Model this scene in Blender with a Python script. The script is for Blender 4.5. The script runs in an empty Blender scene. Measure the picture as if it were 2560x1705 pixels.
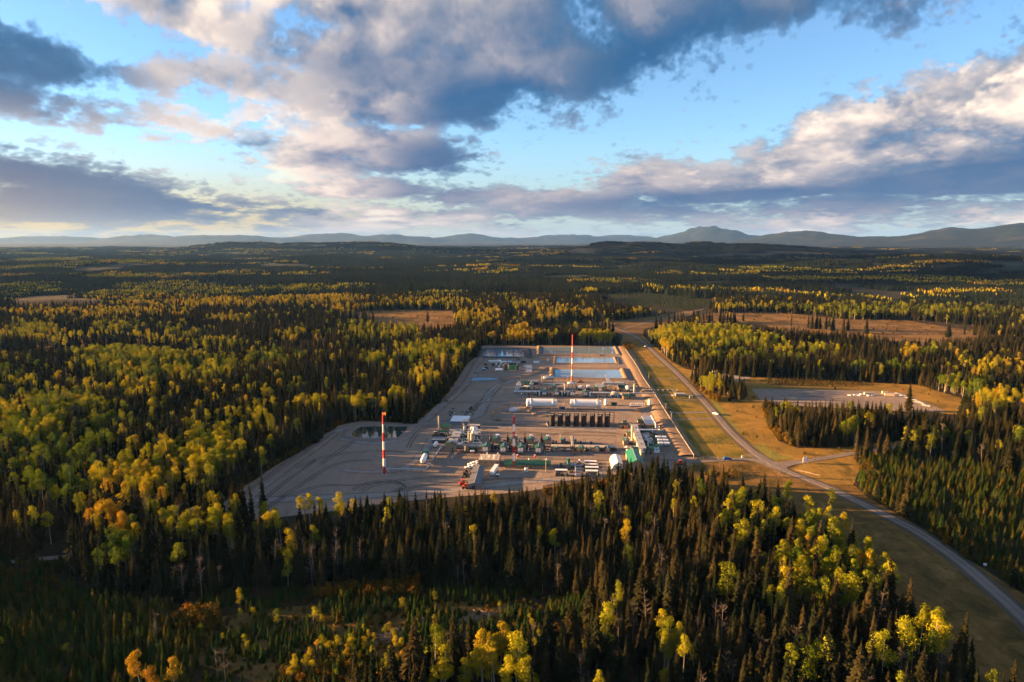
import bpy, bmesh, math, random
import numpy as np
from mathutils import Vector, Matrix, noise as mnoise

R = math.radians
SC = bpy.context.scene
COL = SC.collection
rng = random.Random(7)

# ------------------------------------------------------------------ camera
CAM_H = 150.0
PITCH = R(8.41)
FPX = 1707.0                       # focal length in photograph pixels (2560 wide)
cam_d = bpy.data.cameras.new('camera')
cam_d.sensor_width = 36.0
cam_d.lens = 36.0 * FPX / 2560.0
cam_d.clip_start = 1.0
cam_d.clip_end = 200000.0
cam = bpy.data.objects.new('camera', cam_d)
COL.objects.link(cam)
cam.location = (0, 0, CAM_H)
cam.rotation_euler = (math.pi / 2 - PITCH, 0, 0)
SC.camera = cam

SC.view_settings.view_transform = 'Standard'
SC.view_settings.look = 'None'
SC.view_settings.gamma = 1.0
EXPO = 3.0
SC.view_settings.exposure = EXPO
SC.view_settings.use_curve_mapping = False
SC.render.engine = 'CYCLES'
SC.cycles.max_bounces = 5
SC.cycles.diffuse_bounces = 2
SC.cycles.glossy_bounces = 3
SC.cycles.transmission_bounces = 2
SC.cycles.transparent_max_bounces = 8
SC.cycles.volume_bounces = 0
SC.cycles.use_denoising = True
SC.cycles.use_adaptive_sampling = True
SC.cycles.adaptive_threshold = 0.02
SC.cycles.sample_clamp_indirect = 4.0
SC.render.use_persistent_data = False

SUN_AZ = R(-84)                    # from +Y (view direction) towards +X: low sun far to the west
SUN_EL = R(8.2)

def px_dir(px, py):
    """Direction of a photograph pixel in world space."""
    a, b = (px - 1280.0) / FPX, (852.5 - py) / FPX
    c, s = math.cos(PITCH), math.sin(PITCH)
    return Vector((a, c + b * s, -s + b * c))

def g(px, py, z=0.0):
    """Point at height z that a photograph pixel looks at."""
    d = px_dir(px, py)
    t = (z - CAM_H) / d.z
    return Vector((d.x * t, d.y * t, z))

def mpp(px, py):
    """Metres per photograph pixel at that ground point."""
    d = px_dir(px, py)
    return -CAM_H / d.z / FPX

def azel(px, py):
    d = px_dir(px, py).normalized()
    return math.atan2(d.x, d.y), math.asin(d.z)

def proj(P):
    """Photograph pixels of numpy points (n,3)."""
    x, y, z = P[:, 0], P[:, 1], P[:, 2] - CAM_H
    c, s = math.cos(PITCH), math.sin(PITCH)
    d = y * c - z * s
    v = y * s + z * c
    return 1280 + FPX * x / d, 852.5 - FPX * v / d

# ------------------------------------------------------------------ node helper
class NT:
    """Small expression builder over a node tree."""
    def __init__(self, tree):
        self.t = tree
    def new(self, kind, **props):
        n = self.t.nodes.new(kind)
        for k, v in props.items():
            setattr(n, k, v)
        return n
    def put(self, sock, v):
        if isinstance(v, bpy.types.NodeSocket):
            self.t.links.new(v, sock)
        elif v is not None:
            if sock.type in ('RGBA',) and len(v) == 3:
                v = (*v, 1.0)
            sock.default_value = v
    def m(self, op, a, b=None, c=None, clamp=False):
        n = self.new('ShaderNodeMath', operation=op, use_clamp=clamp)
        for s, v in zip(n.inputs, (a, b, c)):
            self.put(s, v)
        return n.outputs[0]
    def vm(self, op, a, b=None, scale=None):
        n = self.new('ShaderNodeVectorMath', operation=op)
        self.put(n.inputs[0], a)
        if b is not None:
            self.put(n.inputs[1], b)
        if scale is not None:
            self.put(n.inputs['Scale'], scale)
        return n.outputs['Value'] if op in ('LENGTH', 'DOT_PRODUCT', 'DISTANCE') else n.outputs[0]
    def xyz(self, x=0.0, y=0.0, z=0.0):
        n = self.new('ShaderNodeCombineXYZ')
        for s, v in zip(n.inputs, (x, y, z)):
            self.put(s, v)
        return n.outputs[0]
    def sep(self, v):
        n = self.new('ShaderNodeSeparateXYZ')
        self.put(n.inputs[0], v)
        return n.outputs
    def noise(self, vec, scale, detail=4.0, rough=0.55, lac=2.0, dist=0.0, dim='3D', color=False, w=None):
        n = self.new('ShaderNodeTexNoise', noise_dimensions=dim)
        self.put(n.inputs['Vector'], vec)
        n.inputs['Scale'].default_value = scale
        n.inputs['Detail'].default_value = detail
        n.inputs['Roughness'].default_value = rough
        n.inputs['Lacunarity'].default_value = lac
        n.inputs['Distortion'].default_value = dist
        if w is not None:
            n.inputs['W'].default_value = w
        return n.outputs['Color'] if color else n.outputs[0]
    def vor(self, vec, scale, feature='F1', out='Distance', rand=1.0):
        n = self.new('ShaderNodeTexVoronoi', feature=feature)
        self.put(n.inputs['Vector'], vec)
        n.inputs['Scale'].default_value = scale
        n.inputs['Randomness'].default_value = rand
        return n.outputs[out]
    def ramp(self, f, stops, interp='LINEAR'):
        n = self.new('ShaderNodeValToRGB')
        cr = n.color_ramp
        cr.interpolation = interp
        while len(cr.elements) < len(stops):
            cr.elements.new(0.5)
        for e, (p, c) in zip(cr.elements, stops):
            e.position = p
            e.color = (c, c, c, 1) if isinstance(c, (int, float)) else (*c[:3], 1)
        self.put(n.inputs[0], f)
        return n.outputs[0]
    def mix(self, f, a, b, blend='MIX', clamp=True):
        n = self.new('ShaderNodeMix', data_type='RGBA', blend_type=blend, clamp_factor=clamp)
        self.put(n.inputs[0], f)
        self.put(n.inputs[6], a)
        self.put(n.inputs[7], b)
        return n.outputs[2]
    def smooth(self, x, a, b):
        n = self.new('ShaderNodeMapRange', interpolation_type='SMOOTHSTEP')
        self.put(n.inputs[0], x)
        self.put(n.inputs[1], a)
        self.put(n.inputs[2], b)
        return n.outputs[0]

def lin(r, g_, b):
    """sRGB 0-255 to linear."""
    f = lambda c: (c / 255 / 12.92) if c / 255 <= .04045 else ((c / 255 + .055) / 1.055) ** 2.4
    return (f(r), f(g_), f(b))

# ------------------------------------------------------------------ world: sky with clouds
SKY_STRENGTH = 0.05
CL_U, CL_V, CL_C = 0.72, 0.37, 0.055      # half width in azimuth, top in elevation, horizon softening (radians)
# cloud masses, in photograph pixels: (x, y, half width, half height above, half height below, tilt deg, weight)
MASS = [(960, 10, 370, 190, 110, -4, 1.1), (1200, 100, 520, 260, 190, 6, 1.25), (1560, 60, 560, 220, 170, 16, 1.15), (1900, -20, 560, 150, 110, 12, 1.0),
        (2380, 10, 420, 80, 60, 0, .55),
        (450, 30, 190, 120, 60, -12, 1.0), (660, 110, 230, 100, 60, -8, .85), (1040, 265, 360, 150, 62, 2, 1.12), (690, 215, 340, 76, 46, -4, .74), (330, 205, 260, 50, 30, -4, .58), (290, 290, 220, 50, 34, 0, .6),
        (1210, 275, 190, 60, 28, 2, .75),
        (930, 400, 330, 110, 52, 2, 1.05), (1040, 400, 190, 110, 50, 0, .8), (890, 485, 240, 62, 16, 1, 1.0), (640, 345, 200, 50, 34, 4, .66), (1050, 470, 180, 50, 22, 0, .5),
        (60, 148, 160, 72, 50, -4, 1.1), (10, 240, 90, 60, 30, 0, .7), (110, 290, 170, 40, 24, -6, .6), (40, 470, 400, 92, 60, -8, 1.15), (290, 505, 330, 42, 18, -3, .95), (30, 530, 300, 50, 20, 0, .8), (520, 510, 160, 30, 14, 0, .6), (640, 545, 260, 26, 14, 0, .6),
        (2520, 330, 420, 190, 80, 12, 1.25), (2200, 400, 460, 150, 70, 10, 1.15), (2480, 460, 460, 110, 28, 0, 1.1), (1900, 480, 560, 80, 30, 3, 1.0),
        (1640, 470, 220, 90, 34, 0, .95), (1290, 500, 420, 45, 18, 0, .85), (1040, 507, 220, 34, 12, 0, .7), (2050, 505, 380, 34, 20, 0, .8),
        (1400, 530, 260, 22, 9, 0, .62), (1750, 560, 330, 20, 9, 0, .6), (900, 560, 330, 20, 9, 0, .6), (560, 575, 360, 18, 8, 0, .55), (2100, 560, 300, 20, 8, 0, .6), (1250, 575, 400, 14, 7, 0, .55), (300, 560, 300, 16, 8, 0, .55), (760, 530, 240, 22, 10, 0, .6),
        (2260, 512, 220, 26, 14, 0, .7), (1650, 545, 300, 30, 12, 0, .5), (1150, 545, 380, 24, 12, 0, .5), (2480, 555, 260, 20, 12, 0, .5)]

def bake_clouds():
    """Sun-lit cloud volumes over the visible part of the sky: density on an azimuth/elevation/depth grid, light swept in from the sun, then seen from the ground."""
    nu, nv, nt = 1600, 400, 24
    u = (np.arange(nu) + .5) / nu * 2 * CL_U - CL_U
    w0, w1 = math.log(CL_C), math.log(CL_V + CL_C)
    dw = (w1 - w0) / nv
    el = np.exp(w0 + (np.arange(nv) + .5) * dw) - CL_C
    du = 2 * CL_U / nu
    rs = np.random.RandomState(11)
    def field(beta, lo, hi, sv, st):
        pu, pv, pt = 1620, 432, 30
        ku = np.fft.fftfreq(pu)[None, :, None] * pu
        kv = np.fft.fftfreq(pv)[:, None, None] * pv * (pu * du / (pv * dw)) * sv * .1
        kt = np.fft.rfftfreq(pt)[None, None, :] * pt * st
        k = np.sqrt(ku * ku + kv * kv + kt * kt).astype(np.float32) + 1e-6
        amp = np.where(k > lo, k, lo) ** (-beta / 2) * np.exp(-(k / hi) ** 2)
        ph = rs.uniform(0, 2 * np.pi, k.shape).astype(np.float32)
        f = np.fft.irfftn(amp * np.exp(1j * ph), s=(pv, pu, pt), axes=(0, 1, 2))[:nv, :nu, :nt]
        return (f / f.std()).astype(np.float32)
    n = field(3.75, 7.0, 420.0, 25.0, 7.0)
    m = field(3.4, 22.0, 300.0, 27.0, 7.0)
    B = np.full((nv, nu), -.95, np.float32)
    U, V = np.meshgrid(u, el)
    for px, py, hw, up, dn, tilt, wt in MASS:
        u0, v0 = azel(px, py)
        c, s = math.cos(R(tilt)), math.sin(R(tilt))
        a, b = (U - u0) * c + (V - v0) * s, (V - v0) * c - (U - u0) * s
        b = np.where(b > 0, b / (up / FPX), b / (dn / FPX))
        r = np.sqrt((a / (hw / FPX)) ** 2 + b * b)
        e = wt * np.clip(1.25 - r, 0, .8)
        B = np.maximum(B, -.95 + 1.75 * e)
    B = np.maximum(B, -.95 + 1.16 * np.clip(1 - np.abs(V - R(2.2)) / R(3.4), 0, 1) ** .6)          # broken rows low over the land
    B = np.minimum(B, .55)
    t = (np.arange(nt) + .5) / nt * 2 - 1
    D = B[:, :, None] - .75 * t[None, None, :] ** 2 + .44 * n + .24 * (np.abs(m) - .8)
    rho = np.clip(D, 0, .34) / .34
    rho = (rho * rho * (3 - 2 * rho)).astype(np.float32)
    n2 = n[:, :, 6:18].mean(2)
    del D, n, m
    # optical depth towards the sun: swept from the sun's side across the sky
    tau = np.zeros((nv, nu, nt), np.float32)
    rows = np.arange(nv, dtype=np.float32)
    dz = .16 / nt * 2                                                          # depth of one cell, in radians
    cur = np.zeros((nv, nt), np.float32)
    for i in range(1, nu):
        rel = u[i] - SUN_AZ
        slope_t = np.clip(math.cos(rel) / max(math.sin(rel), .3), -1.2, 1.2) * du / dz      # sunward is further away on the left, nearer on the right
        sh = math.tan(SUN_EL + R(3)) * du / (dw * (el + CL_C))                 # and higher up
        src = np.minimum(rows + sh, nv - 1.001)
        r0 = src.astype(int); f = (src - r0)[:, None]
        prev = cur + rho[:, i - 1] * (du * 6.0)
        a = prev[r0] * (1 - f) + prev[r0 + 1] * f
        fr = abs(slope_t)
        b = np.zeros_like(a)
        if slope_t > 0:
            b[:, :-1] = a[:, 1:]; b[:, -1] = a[:, -1] * .6
        else:
            b[:, 1:] = a[:, :-1]; b[:, 0] = a[:, 0] * .6
        cur = (a * (1 - fr) + b * fr).astype(np.float32) * .9985               # light leaks back in around long shadows
        tau[:, i] = cur
    # look through
    T = np.ones((nv, nu), np.float32)
    C = np.zeros((nv, nu, 3), np.float32)
    sun_c = np.array((1.25, .89, .53)); amb_hi = np.array(lin(84, 136, 172)); amb_lo = np.array(lin(10, 92, 150))
    rel = np.abs(u - SUN_AZ)
    front = (.35 + .60 * np.clip((rel - R(46)) / R(16), 0, 1) + .25 * np.clip((rel - R(84)) / R(30), 0, 1))[None, :]
    # banks that stand in the shadow of other clouds further west
    veil = np.zeros((nv, nu), np.float32)
    for px, py, hw, hh, tilt, wt in ((60, 150, 300, 130, 0, 1.0), (130, 480, 620, 120, -8, 1.25), (1250, 265, 300, 110, 2, .9), (1700, 150, 560, 150, 16, .9), (2100, 30, 460, 120, 8, .8),
                                     (1120, 420, 200, 120, 6, .8), (2450, 450, 560, 80, 4, 1.0), (1900, 495, 700, 44, 2, .9), (980, 180, 420, 90, 4, .45), (1400, 60, 460, 120, 10, .35), (560, 170, 330, 60, -4, .45)):
        u0, v0 = azel(px, py)
        c, s = math.cos(R(tilt)), math.sin(R(tilt))
        a, b = (U - u0) * c + (V - v0) * s, (V - v0) * c - (U - u0) * s
        r = np.sqrt((a / (hw / FPX)) ** 2 + (b / (hh / FPX)) ** 2)
        veil = np.maximum(veil, wt * np.clip(1.6 - 1.6 * r, 0, 1))
    veil = np.clip(1 - .90 * np.minimum(veil, 1), 0, 1)
    patch = n2 / n2.std()
    front = front * veil * np.clip(.90 + .34 * patch, .15, 1.2)
    # sky light reaching in from above
    over = np.cumsum(rho[::-1].mean(2), axis=0)[::-1] * dw * 3.0
    for k in range(nt):
        r = rho[:, :, k]
        al = 1 - np.exp(-r * 26.0 * dz)
        L = .86 * np.exp(-tau[:, :, k] * 1.25) + .09 * np.exp(-tau[:, :, k] * .30)
        L = (1.12 * (L * front) ** 1.3)[:, :, None]
        A = np.exp(-over)[:, :, None]
        S = sun_c * L + amb_hi * A * .34 + amb_lo * (1 - .42 * A)
        C += (T * al)[:, :, None] * S
        T *= 1 - al
    A = 1 - T
    col = C / np.maximum(A, 1e-4)[:, :, None]
    # pale air in front of the lowest clouds, warm on the sun's side
    wz = np.clip((R(62) - (u - SUN_AZ)) / R(20), 0, 1)[None, :, None]
    hz = np.array(lin(250, 192, 108)) * wz + np.array(lin(206, 202, 206)) * (1 - wz)
    f = (.90 * np.exp(-np.maximum(el, 0) / R(3.6)))[:, None, None] * (.30 + .70 * wz)
    col = col * (1 - f) + hz * f
    img = np.empty((nv, nu, 4), np.float32)
    img[..., :3] = np.clip(col, 0, 1.05)
    img[..., 3] = A
    return img

def build_world():
    w = bpy.data.worlds.new('World')
    SC.world = w
    w.use_nodes = True
    t = w.node_tree
    t.nodes.clear()
    N = NT(t)
    img = bake_clouds()
    im = bpy.data.images.new('cloud_cover', img.shape[1], img.shape[0], alpha=True, float_buffer=True)
    im.colorspace_settings.name = 'Non-Color'
    im.alpha_mode = 'CHANNEL_PACKED'
    im.pixels.foreach_set(img.ravel())
    im.update()
    sky = N.new('ShaderNodeTexSky', sky_type='NISHITA', sun_disc=False, sun_elevation=SUN_EL,
                sun_rotation=SUN_AZ, altitude=800.0, air_density=1.0, dust_density=0.35, ozone_density=1.6)
    d = N.new('ShaderNodeTexCoord').outputs['Generated']
    x, y, z = N.sep(d)
    az = N.m('ARCTAN2', x, y)
    el = N.m('MAXIMUM', N.m('ARCSINE', z), -.03)
    w0, w1 = math.log(CL_C), math.log(CL_V + CL_C)
    v = N.m('MULTIPLY_ADD', N.m('LOGARITHM', N.m('ADD', el, CL_C), math.e), 1 / (w1 - w0), -w0 / (w1 - w0))
    uu = N.m('MULTIPLY_ADD', az, .5 / CL_U, .5)
    ti = N.new('ShaderNodeTexImage', image=im, interpolation='Cubic', extension='CLIP')
    N.put(ti.inputs[0], N.xyz(uu, v, 0.0))
    base = N.mix(1.0, sky.outputs[0], (0.55, .69, .86), 'MULTIPLY')
    # pale air low over the land, warmer towards the sun
    warm = N.smooth(N.m('ABSOLUTE', N.m('SUBTRACT', az, SUN_AZ)), R(92), R(50))
    air = N.mix(warm, tuple(c / SKY_STRENGTH / 2 ** EXPO for c in lin(196, 214, 222)), tuple(c / SKY_STRENGTH / 2 ** EXPO for c in lin(246, 190, 104)))
    base = N.mix(N.m('MULTIPLY', N.smooth(el, R(9), R(0)), .85), base, air)
    # the same broken cover all round, outside the baked part
    rest = N.noise(N.xyz(az, N.m('MULTIPLY', el, 2.4), 0.0), 3.2, 4.0, .55)
    outside = N.m('MAXIMUM', N.smooth(N.m('ABSOLUTE', az), CL_U - .05, CL_U + .05), N.smooth(el, CL_V - .05, CL_V + .05))
    a_rest = N.m('MULTIPLY', N.smooth(rest, .48, .60), outside)
    k = 1.0 / SKY_STRENGTH / 2 ** EXPO
    away = N.smooth(N.m('ABSOLUTE', N.m('SUBTRACT', az, SUN_AZ)), R(60), R(150))
    c_rest = N.mix(away, tuple(c * k for c in lin(140, 150, 172)), tuple(c * k for c in lin(232, 214, 196)))
    c_in = N.mix(1.0, ti.outputs['Color'], (k, k, k), 'MULTIPLY')
    a_in = N.m('MULTIPLY', ti.outputs['Alpha'], N.m('SUBTRACT', 1.0, outside))
    col = N.mix(a_rest, base, c_rest)
    col = N.mix(a_in, col, c_in)
    bg = N.new('ShaderNodeBackground')
    bg.inputs['Strength'].default_value = SKY_STRENGTH
    N.put(bg.inputs['Color'], col)
    out = N.new('ShaderNodeOutputWorld')
    t.links.new(bg.outputs[0], out.inputs[0])
build_world()

sun_d = bpy.data.lights.new('sun', 'SUN')
sun_d.energy = 5.0
sun_d.angle = R(0.5)
sun_d.color = (1.0, 0.53, 0.19)
sun = bpy.data.objects.new('sun', sun_d)
COL.objects.link(sun)
sd = Vector((math.sin(SUN_AZ) * math.cos(SUN_EL), math.cos(SUN_AZ) * math.cos(SUN_EL), math.sin(SUN_EL)))
sun.rotation_euler = sd.to_track_quat('Z', 'Y').to_euler()
sun.location = sd * 3000

# ------------------------------------------------------------------ object helpers
def link(o):
    COL.objects.link(o)
    return o

def thing(name, label, cat, loc=(0, 0, 0), rotz=0.0, group=None):
    o = bpy.data.objects.new(name, None)
    o.empty_display_size = 1.0
    link(o)
    o.location = loc
    o.rotation_euler = (0, 0, rotz)
    o['label'] = label
    o['category'] = cat
    if group:
        o['group'] = group
    return o

def tag(o, label, cat, group=None):
    o['label'] = label
    o['category'] = cat
    if group:
        o['group'] = group
    return o

class MB:
    """Collects simple solids and links them as one mesh object."""
    def __init__(self):
        self.v, self.f, self.mi = [], [], []
    def add(self, vs, fs, mi=0):
        b = len(self.v)
        self.v += [tuple(p) for p in vs]
        self.f += [tuple(i + b for i in f) for f in fs]
        self.mi += [mi] * len(fs)
        return self
    def box(self, x0, x1, y0, y1, z0, z1, mi=0):
        vs = [(x, y, z) for z in (z0, z1) for y in (y0, y1) for x in (x0, x1)]
        return self.add(vs, [(0, 2, 3, 1), (4, 5, 7, 6), (0, 1, 5, 4), (1, 3, 7, 5), (3, 2, 6, 7), (2, 0, 4, 6)], mi)
    def cyl(self, x, y, z0, z1, r0, r1=None, n=14, mi=0, cap=True):
        r1 = r0 if r1 is None else r1
        vs = [(x + r * math.cos(2 * math.pi * i / n), y + r * math.sin(2 * math.pi * i / n), z) for z, r in ((z0, r0), (z1, r1)) for i in range(n)]
        fs = [(i, (i + 1) % n, n + (i + 1) % n, n + i) for i in range(n)]
        if cap:
            fs += [tuple(range(n))[::-1], tuple(range(n, 2 * n))]
        return self.add(vs, fs, mi)
    def lathe(self, prof, n=16, mi=0, x=0.0, y=0.0, axis='z'):
        vs, fs = [], []
        for r, z in prof:
            for i in range(n):
                a = 2 * math.pi * i / n
                if axis == 'z':
                    vs.append((x + r * math.cos(a), y + r * math.sin(a), z))
                else:
                    vs.append((z, x + r * math.cos(a), y + r * math.sin(a)))
        for k in range(len(prof) - 1):
            for i in range(n):
                j = (i + 1) % n
                fs.append((k * n + i, k * n + j, (k + 1) * n + j, (k + 1) * n + i))
        fs.append(tuple(range(n))[::-1])
        fs.append(tuple(range((len(prof) - 1) * n, len(prof) * n)))
        return self.add(vs, fs, mi)
    def tube(self, pts, r, n=7, mi=0):
        pts = [Vector(p) for p in pts]
        vs, fs = [], []
        for i, p in enumerate(pts):
            d = (pts[min(i + 1, len(pts) - 1)] - pts[max(i - 1, 0)]).normalized()
            a = d.cross(Vector((0, 0, 1)))
            if a.length < 1e-3:
                a = d.cross(Vector((1, 0, 0)))
            a.normalize()
            b = d.cross(a)
            rr = r[i] if isinstance(r, (list, tuple)) else r
            vs += [p + (a * math.cos(2 * math.pi * k / n) + b * math.sin(2 * math.pi * k / n)) * rr for k in range(n)]
        for i in range(len(pts) - 1):
            for k in range(n):
                j = (k + 1) % n
                fs.append((i * n + k, i * n + j, (i + 1) * n + j, (i + 1) * n + k))
        fs.append(tuple(range(n))[::-1])
        fs.append(tuple(range((len(pts) - 1) * n, len(pts) * n)))
        return self.add(vs, fs, mi)
    def prism(self, prof, y0, y1, mi=0):
        """Profile in x,z swept along y."""
        n = len(prof)
        vs = [(x, y, z) for y in (y0, y1) for x, z in prof]
        fs = [(i, n + i, n + (i + 1) % n, (i + 1) % n) for i in range(n)]
        fs += [tuple(range(n)), tuple(range(n, 2 * n))[::-1]]
        return self.add(vs, fs, mi)
    def build(self, name, mats, parent=None, smooth=False):
        me = bpy.data.meshes.new(name)
        me.from_pydata(self.v, [], self.f)
        for m in (mats if isinstance(mats, (list, tuple)) else [mats]):
            me.materials.append(m)
        if any(self.mi):
            me.polygons.foreach_set('material_index', self.mi)
        bm = bmesh.new()
        bm.from_mesh(me)
        bmesh.ops.recalc_face_normals(bm, faces=bm.faces)
        bm.to_mesh(me)
        bm.free()
        if smooth:
            me.shade_smooth()
            me.set_sharp_from_angle(angle=R(40))
        o = link(bpy.data.objects.new(name, me))
        if parent is not None:
            o.parent = parent
        return o

def copy_thing(root, loc, rotz=None, label=None):
    """Copies a thing, its parts and their sub-parts (mesh data shared)."""
    r = root.copy()
    COL.objects.link(r)
    r.location = loc
    if rotz is not None:
        r.rotation_euler = (0, 0, rotz)
    if label:
        r['label'] = label
    for ch in list(root.children):
        c = ch.copy()
        COL.objects.link(c)
        c.parent = r
        for gch in list(ch.children):
            d = gch.copy()
            COL.objects.link(d)
            d.parent = c
    return r

# ------------------------------------------------------------------ materials
def mat(name, build):
    m = bpy.data.materials.new(name)
    m.use_nodes = True
    t = m.node_tree
    t.nodes.clear()
    N = NT(t)
    out = N.new('ShaderNodeOutputMaterial')
    t.links.new(build(N), out.inputs['Surface'])
    return m

def bsdf(N, col, rough=.8, metal=0.0, spec=.3, bump=None, bump_d=.02, bump_s=1.0):
    b = N.new('ShaderNodeBsdfPrincipled')
    N.put(b.inputs['Base Color'], col)
    N.put(b.inputs['Roughness'], rough)
    b.inputs['Metallic'].default_value = metal
    b.inputs['Specular IOR Level'].default_value = spec
    if bump is not None:
        bp = N.new('ShaderNodeBump')
        bp.inputs['Distance'].default_value = bump_d
        bp.inputs['Strength'].default_value = bump_s
        N.put(bp.inputs['Height'], bump)
        N.put(b.inputs['Normal'], bp.outputs[0])
    return b.outputs[0]

def pos(N):
    return N.new('ShaderNodeNewGeometry').outputs['Position']

def paint(name, col, rough=.5, metal=0.0, wear=.18):
    """Painted or bare metal with a little fading, streaks and dirt."""
    def f(N):
        oc = N.new('ShaderNodeTexCoord').outputs['Object']
        n = N.noise(oc, .9, 4, .6)
        st = N.noise(N.vm('MULTIPLY', oc, (2.2, 2.2, .25)), 1.0, 3, .6)
        k = N.m('MULTIPLY_ADD', N.m('ADD', n, st), wear, 1.0 - wear)
        c = N.mix(1.0, col, N.xyz(k, k, k), 'MULTIPLY')
        c = N.mix(N.m('MULTIPLY', N.smooth(st, .55, .8), .25), c, (.16, .12, .085))
        return bsdf(N, c, N.m('MULTIPLY_ADD', n, .2, rough - .1), metal)
    return mat(name, f)

def mats_setup():
    M = {}
    M['tan'] = paint('tan_cladding', (.25, .20, .125), .55)
    M['cream'] = paint('cream_cladding', (.42, .36, .265), .55)
    M['green'] = paint('green_roofing', (.008, .062, .038), .45)
    M['ltgreen'] = paint('pale_green_paint', (.018, .15, .095), .45)
    M['white'] = paint('white_paint', (.78, .77, .75), .4, 0, .08)
    M['palegrey'] = paint('pale_grey_roofing', (.30, .30, .295), .5)
    M['grey'] = paint('grey_steel', (.10, .105, .11), .45, .2)
    M['zinc'] = paint('galvanised_steel', (.40, .42, .44), .38, .5)
    M['dark'] = paint('dark_steel', (.030, .032, .036), .5)
    M['tank'] = paint('black_tank_paint', (.012, .012, .014), .42)
    M['red'] = paint('red_paint', (.50, .030, .022), .45)
    M['orange'] = paint('orange_paint', (.62, .10, .02), .45)
    M['brightgreen'] = paint('bright_green_paint', (.02, .30, .05), .4)
    M['darkgreen'] = paint('dark_green_paint', (.008, .05, .035), .45)
    M['blue'] = paint('blue_paint', (.03, .12, .32), .4)
    M['amber'] = paint('rusty_tank_paint', (.17, .085, .035), .6, 0, .35)
    M['concrete'] = paint('concrete', (.34, .32, .29), .85)
    M['glass'] = mat('window_glass', lambda N: bsdf(N, (.015, .02, .025), .08, 0, .6))
    M['bluegrey'] = paint('blue_grey_roofing', (.16, .19, .21), .45)
    M['rust'] = paint('brown_steel', (.10, .055, .03), .7)
    M['wood'] = paint('weathered_wood', (.23, .18, .13), .85)

    def ground(N):
        p = pos(N)
        n1 = N.noise(p, 1 / 90, 5, .6)
        n2 = N.noise(p, 1 / 6.0, 5, .65)
        far = N.noise(p, 1 / 520, 6, .62)
        c = N.ramp(n1, [(.3, (.012, .013, .006)), (.5, (.024, .020, .009)), (.7, (.050, .036, .014))])
        c = N.mix(N.smooth(n2, .45, .75), c, (.060, .038, .014))
        dist = N.vm('LENGTH', p)
        f = N.ramp(far, [(.30, (.006, .012, .010)), (.50, (.009, .016, .011)), (.60, (.018, .024, .012)), (.68, (.045, .042, .014)), (.76, (.085, .058, .024))])
        c = N.mix(N.smooth(dist, 1800, 3200), c, f)
        return bsdf(N, c, .95, 0, .1, n2, .6)
    M['ground'] = mat('forest_floor', ground)

    PADTONE = (.190, .148, .112)
    def gravel(tone, amt=1.0, soft=False, edge=None, ruts=False):
        def f(N):
            p = pos(N)
            a = N.m('MULTIPLY_ADD', N.noise(p, 1 / 95, 3, .55, 2.0, .8), .45, N.m('MULTIPLY', N.noise(p, 1 / 30, 6, .64, 2.1, 1.6), .62))
            b = N.noise(p, 1 / 2.2, 5, .7)
            tr = N.noise(N.vm('MULTIPLY', p, (1, .16, 1)), 1 / 5.0, 4, .6, 2.0, 1.0)      # faint wheel marks
            k = N.m('MULTIPLY_ADD', a, .75 * amt, N.m('MULTIPLY_ADD', b, .28, N.m('MULTIPLY', tr, .32)))
            cr = lambda tn: N.ramp(k, [(.35, tuple(x * .55 for x in tn)), (.62, tn), (.95, tuple(min(.7, x * 1.45) for x in tn))])
            c = cr(tone)
            if soft:
                rim = N.new('ShaderNodeAttribute', attribute_type='GEOMETRY', attribute_name='rim').outputs['Fac']
                e = N.m('MULTIPLY_ADD', N.m('SUBTRACT', N.noise(p, 1 / 7.0, 4, .65), .5), 1.5, rim)
                c = N.mix(N.smooth(e, .12, .62), c, cr(edge or PADTONE))
            if ruts:                                    # wheel tracks along the road, loose gravel between and beside them
                ac = N.m('ABSOLUTE', N.new('ShaderNodeAttribute', attribute_type='GEOMETRY', attribute_name='across').outputs['Fac'])
                ac = N.m('MULTIPLY_ADD', N.m('SUBTRACT', N.noise(p, 1 / 9.0, 4, .65), .5), .35, ac)
                tr_ = N.m('MULTIPLY', N.smooth(N.m('ABSOLUTE', N.m('SUBTRACT', ac, .42)), .26, .06), .55)
                c = N.mix(tr_, c, tuple(min(.6, x * 1.5) for x in tone))
                c = N.mix(N.smooth(ac, .70, 1.02), c, (.085, .062, .032))
            return bsdf(N, c, .95, 0, .1, N.m('MULTIPLY_ADD', a, 2.0, b), .35)
        return f
    M['pad'] = mat('gravel_pad', gravel(PADTONE, 1.25, True, (.055, .045, .022)))
    M['track'] = mat('pale_gravel', gravel((.275, .245, .215), .6, True))
    M['soil'] = mat('dark_soil', gravel((.160, .127, .102), 1.25, True))
    M['road'] = mat('gravel_road', gravel((.180, .148, .120), .7, False, None, True))
    M['verge'] = mat('gravel_verge', gravel((.105, .080, .050), .8))
    M['rut'] = mat('wheel_rut', gravel((.105, .085, .070), .6))
    M['clay'] = mat('clay_bank', gravel((.235, .165, .105), .8))
    M['liner'] = mat('pond_liner', gravel((.10, .10, .10), .5))

    def grass(stops, sc=1.0):
        def f(N):
            p = pos(N)
            a = N.noise(p, 1 / 26 * sc, 5, .62, 2.0, .8)
            b = N.noise(p, 1 / 1.8, 4, .7)
            st = N.noise(N.vm('MULTIPLY', p, (1, .12, 1)), 1 / 3.0, 3, .6)
            k = N.m('MULTIPLY_ADD', a, .8, N.m('MULTIPLY_ADD', b, .25, N.m('MULTIPLY_ADD', st, .25, -.15)))
            return bsdf(N, N.ramp(k, stops), .95, 0, .05, N.m('ADD', b, a), .5)
        return f
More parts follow.
